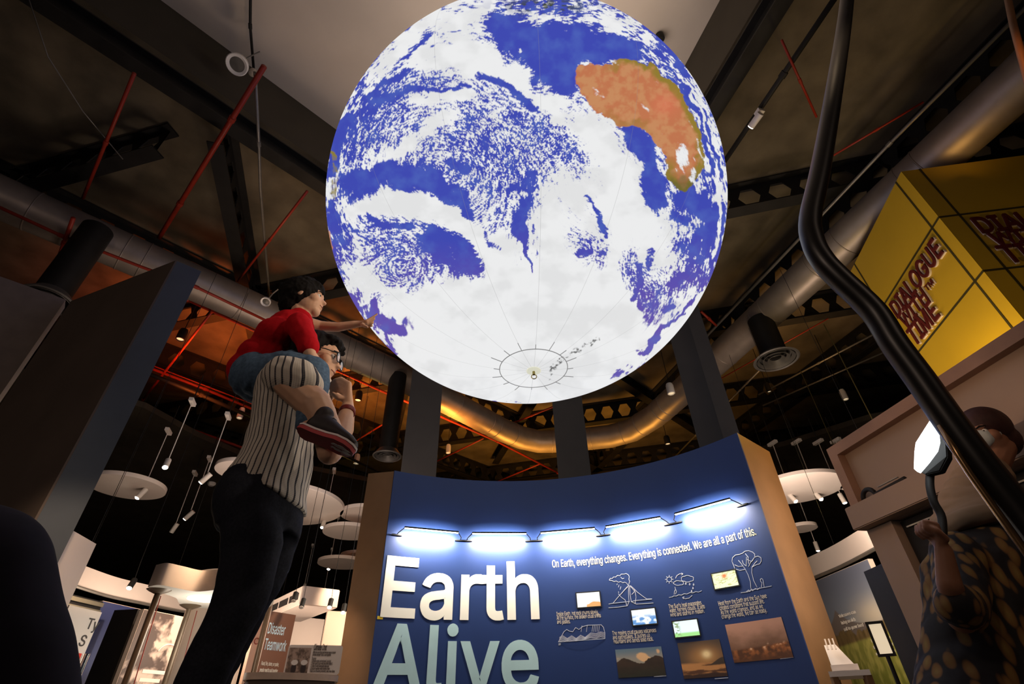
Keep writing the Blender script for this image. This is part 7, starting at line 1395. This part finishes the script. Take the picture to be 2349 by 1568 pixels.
loft(mb, [(N(2268, 1205), EX*.10, EY*.10), (N(2265, 1235), EX*.20, EY*.14), (N(2262, 1290), EX*.24, EY*.16), (N(2258, 1380), EX*.21, EY*.16), (N(2250, 1480), EX*.20, EY*.15), (N(2245, 1620), EX*.23, EY*.17)], 24)
cap(mb, [(N(2195, 1275, -.10), .085), (N(2212, 1400, -.22), .075), (N(2196, 1385, -.30), .065)]); cap(mb, [(N(2335, 1270, .08), .08), (N(2362, 1420, .05), .07)])
flesh('blouse', mb, M_leaf, vis, .009, 4, wrinkle(.014, 12, 9, 41))
mb = MB(); c = N(2245, 1610); loft(mb, [(c, EX*.22, EY*.17), (up(c, .12), EX*.27, EY*.21)], 24)
flesh('skirt', mb, M_dark, vis, .01, 3)
# glowing hand lamp
pl = [aty(x, y, YR-.36) for x, y in ((2163, 1240), (2160, 1185), (2142, 1150), (2133, 1110), (2136, 1068))]
root = thing('hand_lamp', 'black handheld lamp with glowing white angular head beside the black tube', 'lamp', pl[0])
build('neck', MB().tube(arc(pl, 5), [.013]*21, 12), M_black, root, smooth=True)
YL = YR-.36; T3 = lambda x, y, dy=0: aty(x, y, YL+dy)
face = [(2108, 1018), (2140, 968), (2152, 966), (2157, 1015), (2152, 1035), (2132, 1062), (2112, 1085), (2104, 1078), (2105, 1040)]
P = [T3(x, y, .10*(2108-x)/50) for x, y in face]; nrm_ = (P[3]-P[0]).cross(P[6]-P[0]).normalized(); nrm_ = nrm_ if nrm_.y < 0 else -nrm_
build('glow_panel', MB().prism(P, nrm_*.012), mat('white_panel_glow', (1, 1, 1), emit=(.90, .97, 1), estr=3.2), root)
build('housing', MB().prism([p-nrm_*.001 for p in [P[3]+Vector((.018, 0, 0)), P[4]+Vector((.02, 0, -.02)), P[5]+Vector((.02, 0, -.03)), P[6]+Vector((.012, 0, -.005)), P[7], P[0]+Vector((.01, 0, 0)), P[1], P[2]+Vector((.004, 0, 0))]], -nrm_*.022), M_black, root, bevel=.003)
lamp('POINT', sum(P, Vector())/len(P)+nrm_*.10, 1.1, (.9, .95, 1), size=.05)
# ---------------- dark figure close at left and the child-high visitor behind
def figure(label, hx, D, sc, cloth, hairm, skin, fwd, seated=True, trous=M_dark):
    h = atd(hx[0], hx[1], D); root = thing('person', label, 'person', up(h, 0)); mb = MB(); P_, R_ = head_on(mb, h, fwd, sc); f, l, u = frame_of(fwd); f = Vector((f.x, f.y, 0)).normalized(); l = Vector((l.x, l.y, 0)).normalized()
    ch = h-CZ*.30*sc; hp = Vector((h.x, h.y, max(.14, h.z-.72*sc)))-f*.03
    cap(mb, [(h-CZ*.05*sc-f*.02, .055*sc), (ch, .10*sc), (hp, .11*sc)])
    for s in (-1, 1):
        S0 = ch+l*s*.16*sc+CZ*.06*sc; E0 = S0-CZ*.26*sc+f*.04; W0 = E0+f*.20*sc-CZ*.04; cap(mb, [(S0, .05*sc), (E0, .04*sc), (W0, .026*sc)])
        K_ = [W0+f*.075*sc+l*(-.03+.02*i)*sc for i in range(4)]; hand(mb, W0, K_, 0, [(q+f*.03-CZ*.006, q+f*.048-CZ*.018, q+f*.058-CZ*.032) for q in K_], sc, (W0+f*.03+l*s*-.03, W0+f*.05+l*s*-.045, W0+f*.07+l*s*-.05))
        kn = hp+f*.36*sc+l*s*.13+CZ*(.12 if seated else -.35*sc); 
        if not seated: kn = Vector((hp.x, hp.y, hp.z*.5))+l*s*.08
        an = Vector((kn.x, kn.y, .07))+f*(.05 if seated else 0); cap(mb, [(hp+l*s*.08, .075*sc), (kn, .055*sc), (an, .04*sc)]); cap(mb, [(Vector((an.x, an.y, .045)), .04), (Vector((an.x, an.y, .04))+f*.14, .035)])
    b_ = flesh('body', mb, skin, root, .007, 3); face_parts(P_, R_, sc, root, b_, hairm)
    mb = MB(); cap(mb, [(ch+CZ*.09*sc, .085*sc), (ch, .135*sc), (hp+CZ*.08, .13*sc), (hp, .14*sc)], 18)
    for s in (-1, 1): S0 = ch+l*s*.15*sc+CZ*.05*sc; E0 = S0-CZ*.25*sc+f*.04; cap(mb, [(ch+CZ*.06, .09*sc), (S0, .078*sc), (E0, .06*sc), (E0+f*.12*sc-CZ*.02, .05*sc)])
    flesh('jacket', mb, cloth, root, .009, 5, wrinkle(.010, 10, 10, 51))
    mb = MB(); mb.ball(P_(-.025, 0, .04), .108*sc, 20, (1.03, .94, 1), R_); mb.ball(P_(-.06, 0, -.04), .085*sc, 16)
    for k in range(40):
        a, b = random.uniform(0, 6.28), random.uniform(.2, 1.9); mb.ball(P_(-.03+.11*math.cos(a)*math.sin(b)-.02, .10*math.sin(a)*math.sin(b), .03+.10*math.cos(b)), .02*sc, 8)
    flesh('hair', mb, hairm, root, .006, 1, wrinkle(.006, 70, 70, 61)); return root
M_nv = mat('dark_navy_cloth', (.010, .008, .018), .9, 0, .2, 30)
root = thing('person', 'person in dark clothing leaning in very close at the lower left corner', 'person', (-.62, .70, 0))
hd = Vector((-.93, .36, .70)); mb = MB(); fw = Vector((.4, 1, 0)); P_, R_ = head_on(mb, hd, fw)
q1, q2, q3, q4 = atd(-125, 1350, .90), atd(-85, 1560, .90), atd(-40, 1790, .90), Vector((-.66, .60, .13))
cap(mb, [(hd-Vector((0, .02, .06)), .055), (Vector((-.84, .46, .56)), .08), (Vector((-.74, .56, .44)), .08), (Vector((-.70, .60, .30)), .09), (q4, .10)])
cap(mb, [(q1, .06), (q2, .05), (q3, .045), (q3+Vector((-.02, -.12, -.06)), .032), (q3+Vector((-.03, -.18, -.08)), .026)])
W0 = q3+Vector((-.03, -.18, -.08)); K_ = [W0+Vector((-.03+.02*i, -.075, 0)) for i in range(4)]; hand(mb, W0, K_, 0, [(q+Vector((0, -.03, -.004)), q+Vector((0, -.048, -.014)), q+Vector((0, -.058, -.026))) for q in K_], 1.0, (W0+Vector((.03, -.03, 0)), W0+Vector((.045, -.05, -.005)), W0+Vector((.05, -.07, -.012))))
for s in (-1, 1):
    kn = q4+Vector((-.10+.12*s, -.42, .12)); an = kn+Vector((0, .04, -.18)); cap(mb, [(q4+Vector((.08*s, 0, 0)), .075), (kn, .055), (Vector((an.x, an.y, .08)), .04)]); cap(mb, [(Vector((an.x, an.y, .045)), .04), (Vector((an.x, an.y-.13, .04)), .034)])
b_ = flesh('body', mb, M_skin, root, .006, 3); face_parts(P_, R_, 1, root, b_, M_hair)
mb = MB(); cap(mb, [(Vector((-.86, .44, .58)), .07), (Vector((-.76, .54, .46)), .12), (Vector((-.72, .58, .30)), .125), (q4+Vector((0, 0, .03)), .13)], 20)
cap(mb, [(Vector((-.80, .50, .50)), .10), (q1, .094), (q2, .094), (q3, .085), (q3+Vector((-.02, -.12, -.06)), .055)], 24)
flesh('jacket', mb, M_nv, root, .008, 8, wrinkle(.004, 8, 8, 51))
mb = MB()
for s in (-1, 1): kn = q4+Vector((-.10+.12*s, -.42, .12)); cap(mb, [(q4+Vector((.08*s, 0, 0)), .088), (kn, .066), (Vector((kn.x, kn.y+.04, .11)), .05)], 16)
flesh('trousers', mb, M_dark, root, .008, 4)
mb = MB(); mb.ball(P_(-.025, 0, .04), .108, 20, (1.03, .94, 1), R_); mb.ball(P_(-.06, 0, -.04), .085, 16); flesh('hair', mb, M_hair, root, .006, 1)
figure('person with curly brown hair half hidden behind the dark close figure', (80, 1528), 3.2, .95, M_brown, mat('hair_brown', (.16, .075, .03), .6, 0, .35, 60), M_skin, (.5, 1, .05), True)
# ================================================================== black tube frame close at right
YT = .85; T_ = lambda x, y: aty(x, y, YT)
pt = [(1952, -160), (1943, 0), (1916, 191), (1883, 383), (1859, 498), (1866, 556), (1888, 598), (1925, 638), (2004, 714), (2053, 790), (2110, 868), (2180, 968), (2263, 1080), (2355, 1195), (2480, 1360)]
root = thing('barrier', 'thick black bent metal tube crossing the right side, close to the camera', 'barrier', T_(2480, 1360))
P_ = arc([T_(*p) for p in pt], 5)
M_tube = mat('black_tube', (.010, .009, .009), .38, 0, .1, 20, spec=.6)
build('tube', MB().tube(P_, [.0262]*len(P_), 24), M_tube, root, smooth=True)
e_ = T_(2480, 1360); build('lower_post', MB().tube([e_, Vector((e_.x, e_.y, .01))], .0262, 20), M_tube, root, smooth='auto'); build('foot_plate', MB().box((e_.x, e_.y, .006), (.12, .12, .012)), M_black, root)
q = [T_(2157, 975), T_(2200, 1047), T_(2228, 1090), T_(2294, 1183), T_(2400, 1330)]
build('bright_strip', MB().tube(q, .006, 8), mat('brass_strip', (.45, .28, .14), .3, .9), root, smooth=True)
tp = [T_(2300, -60), T_(2325, 60), T_(2352, 160)]
o = thing('side_rail', 'thin brown rail at the top right corner, close to the camera', 'rail', tp[0]); build('rail', MB().tube(tp+[T_(2420, 420)], .012, 12), mat('brown_rail', (.20, .09, .04), .4, .3), o, smooth=True)
build('rail_cap', MB().ball(tp[0], .014, 12), M_black, o, smooth=True)
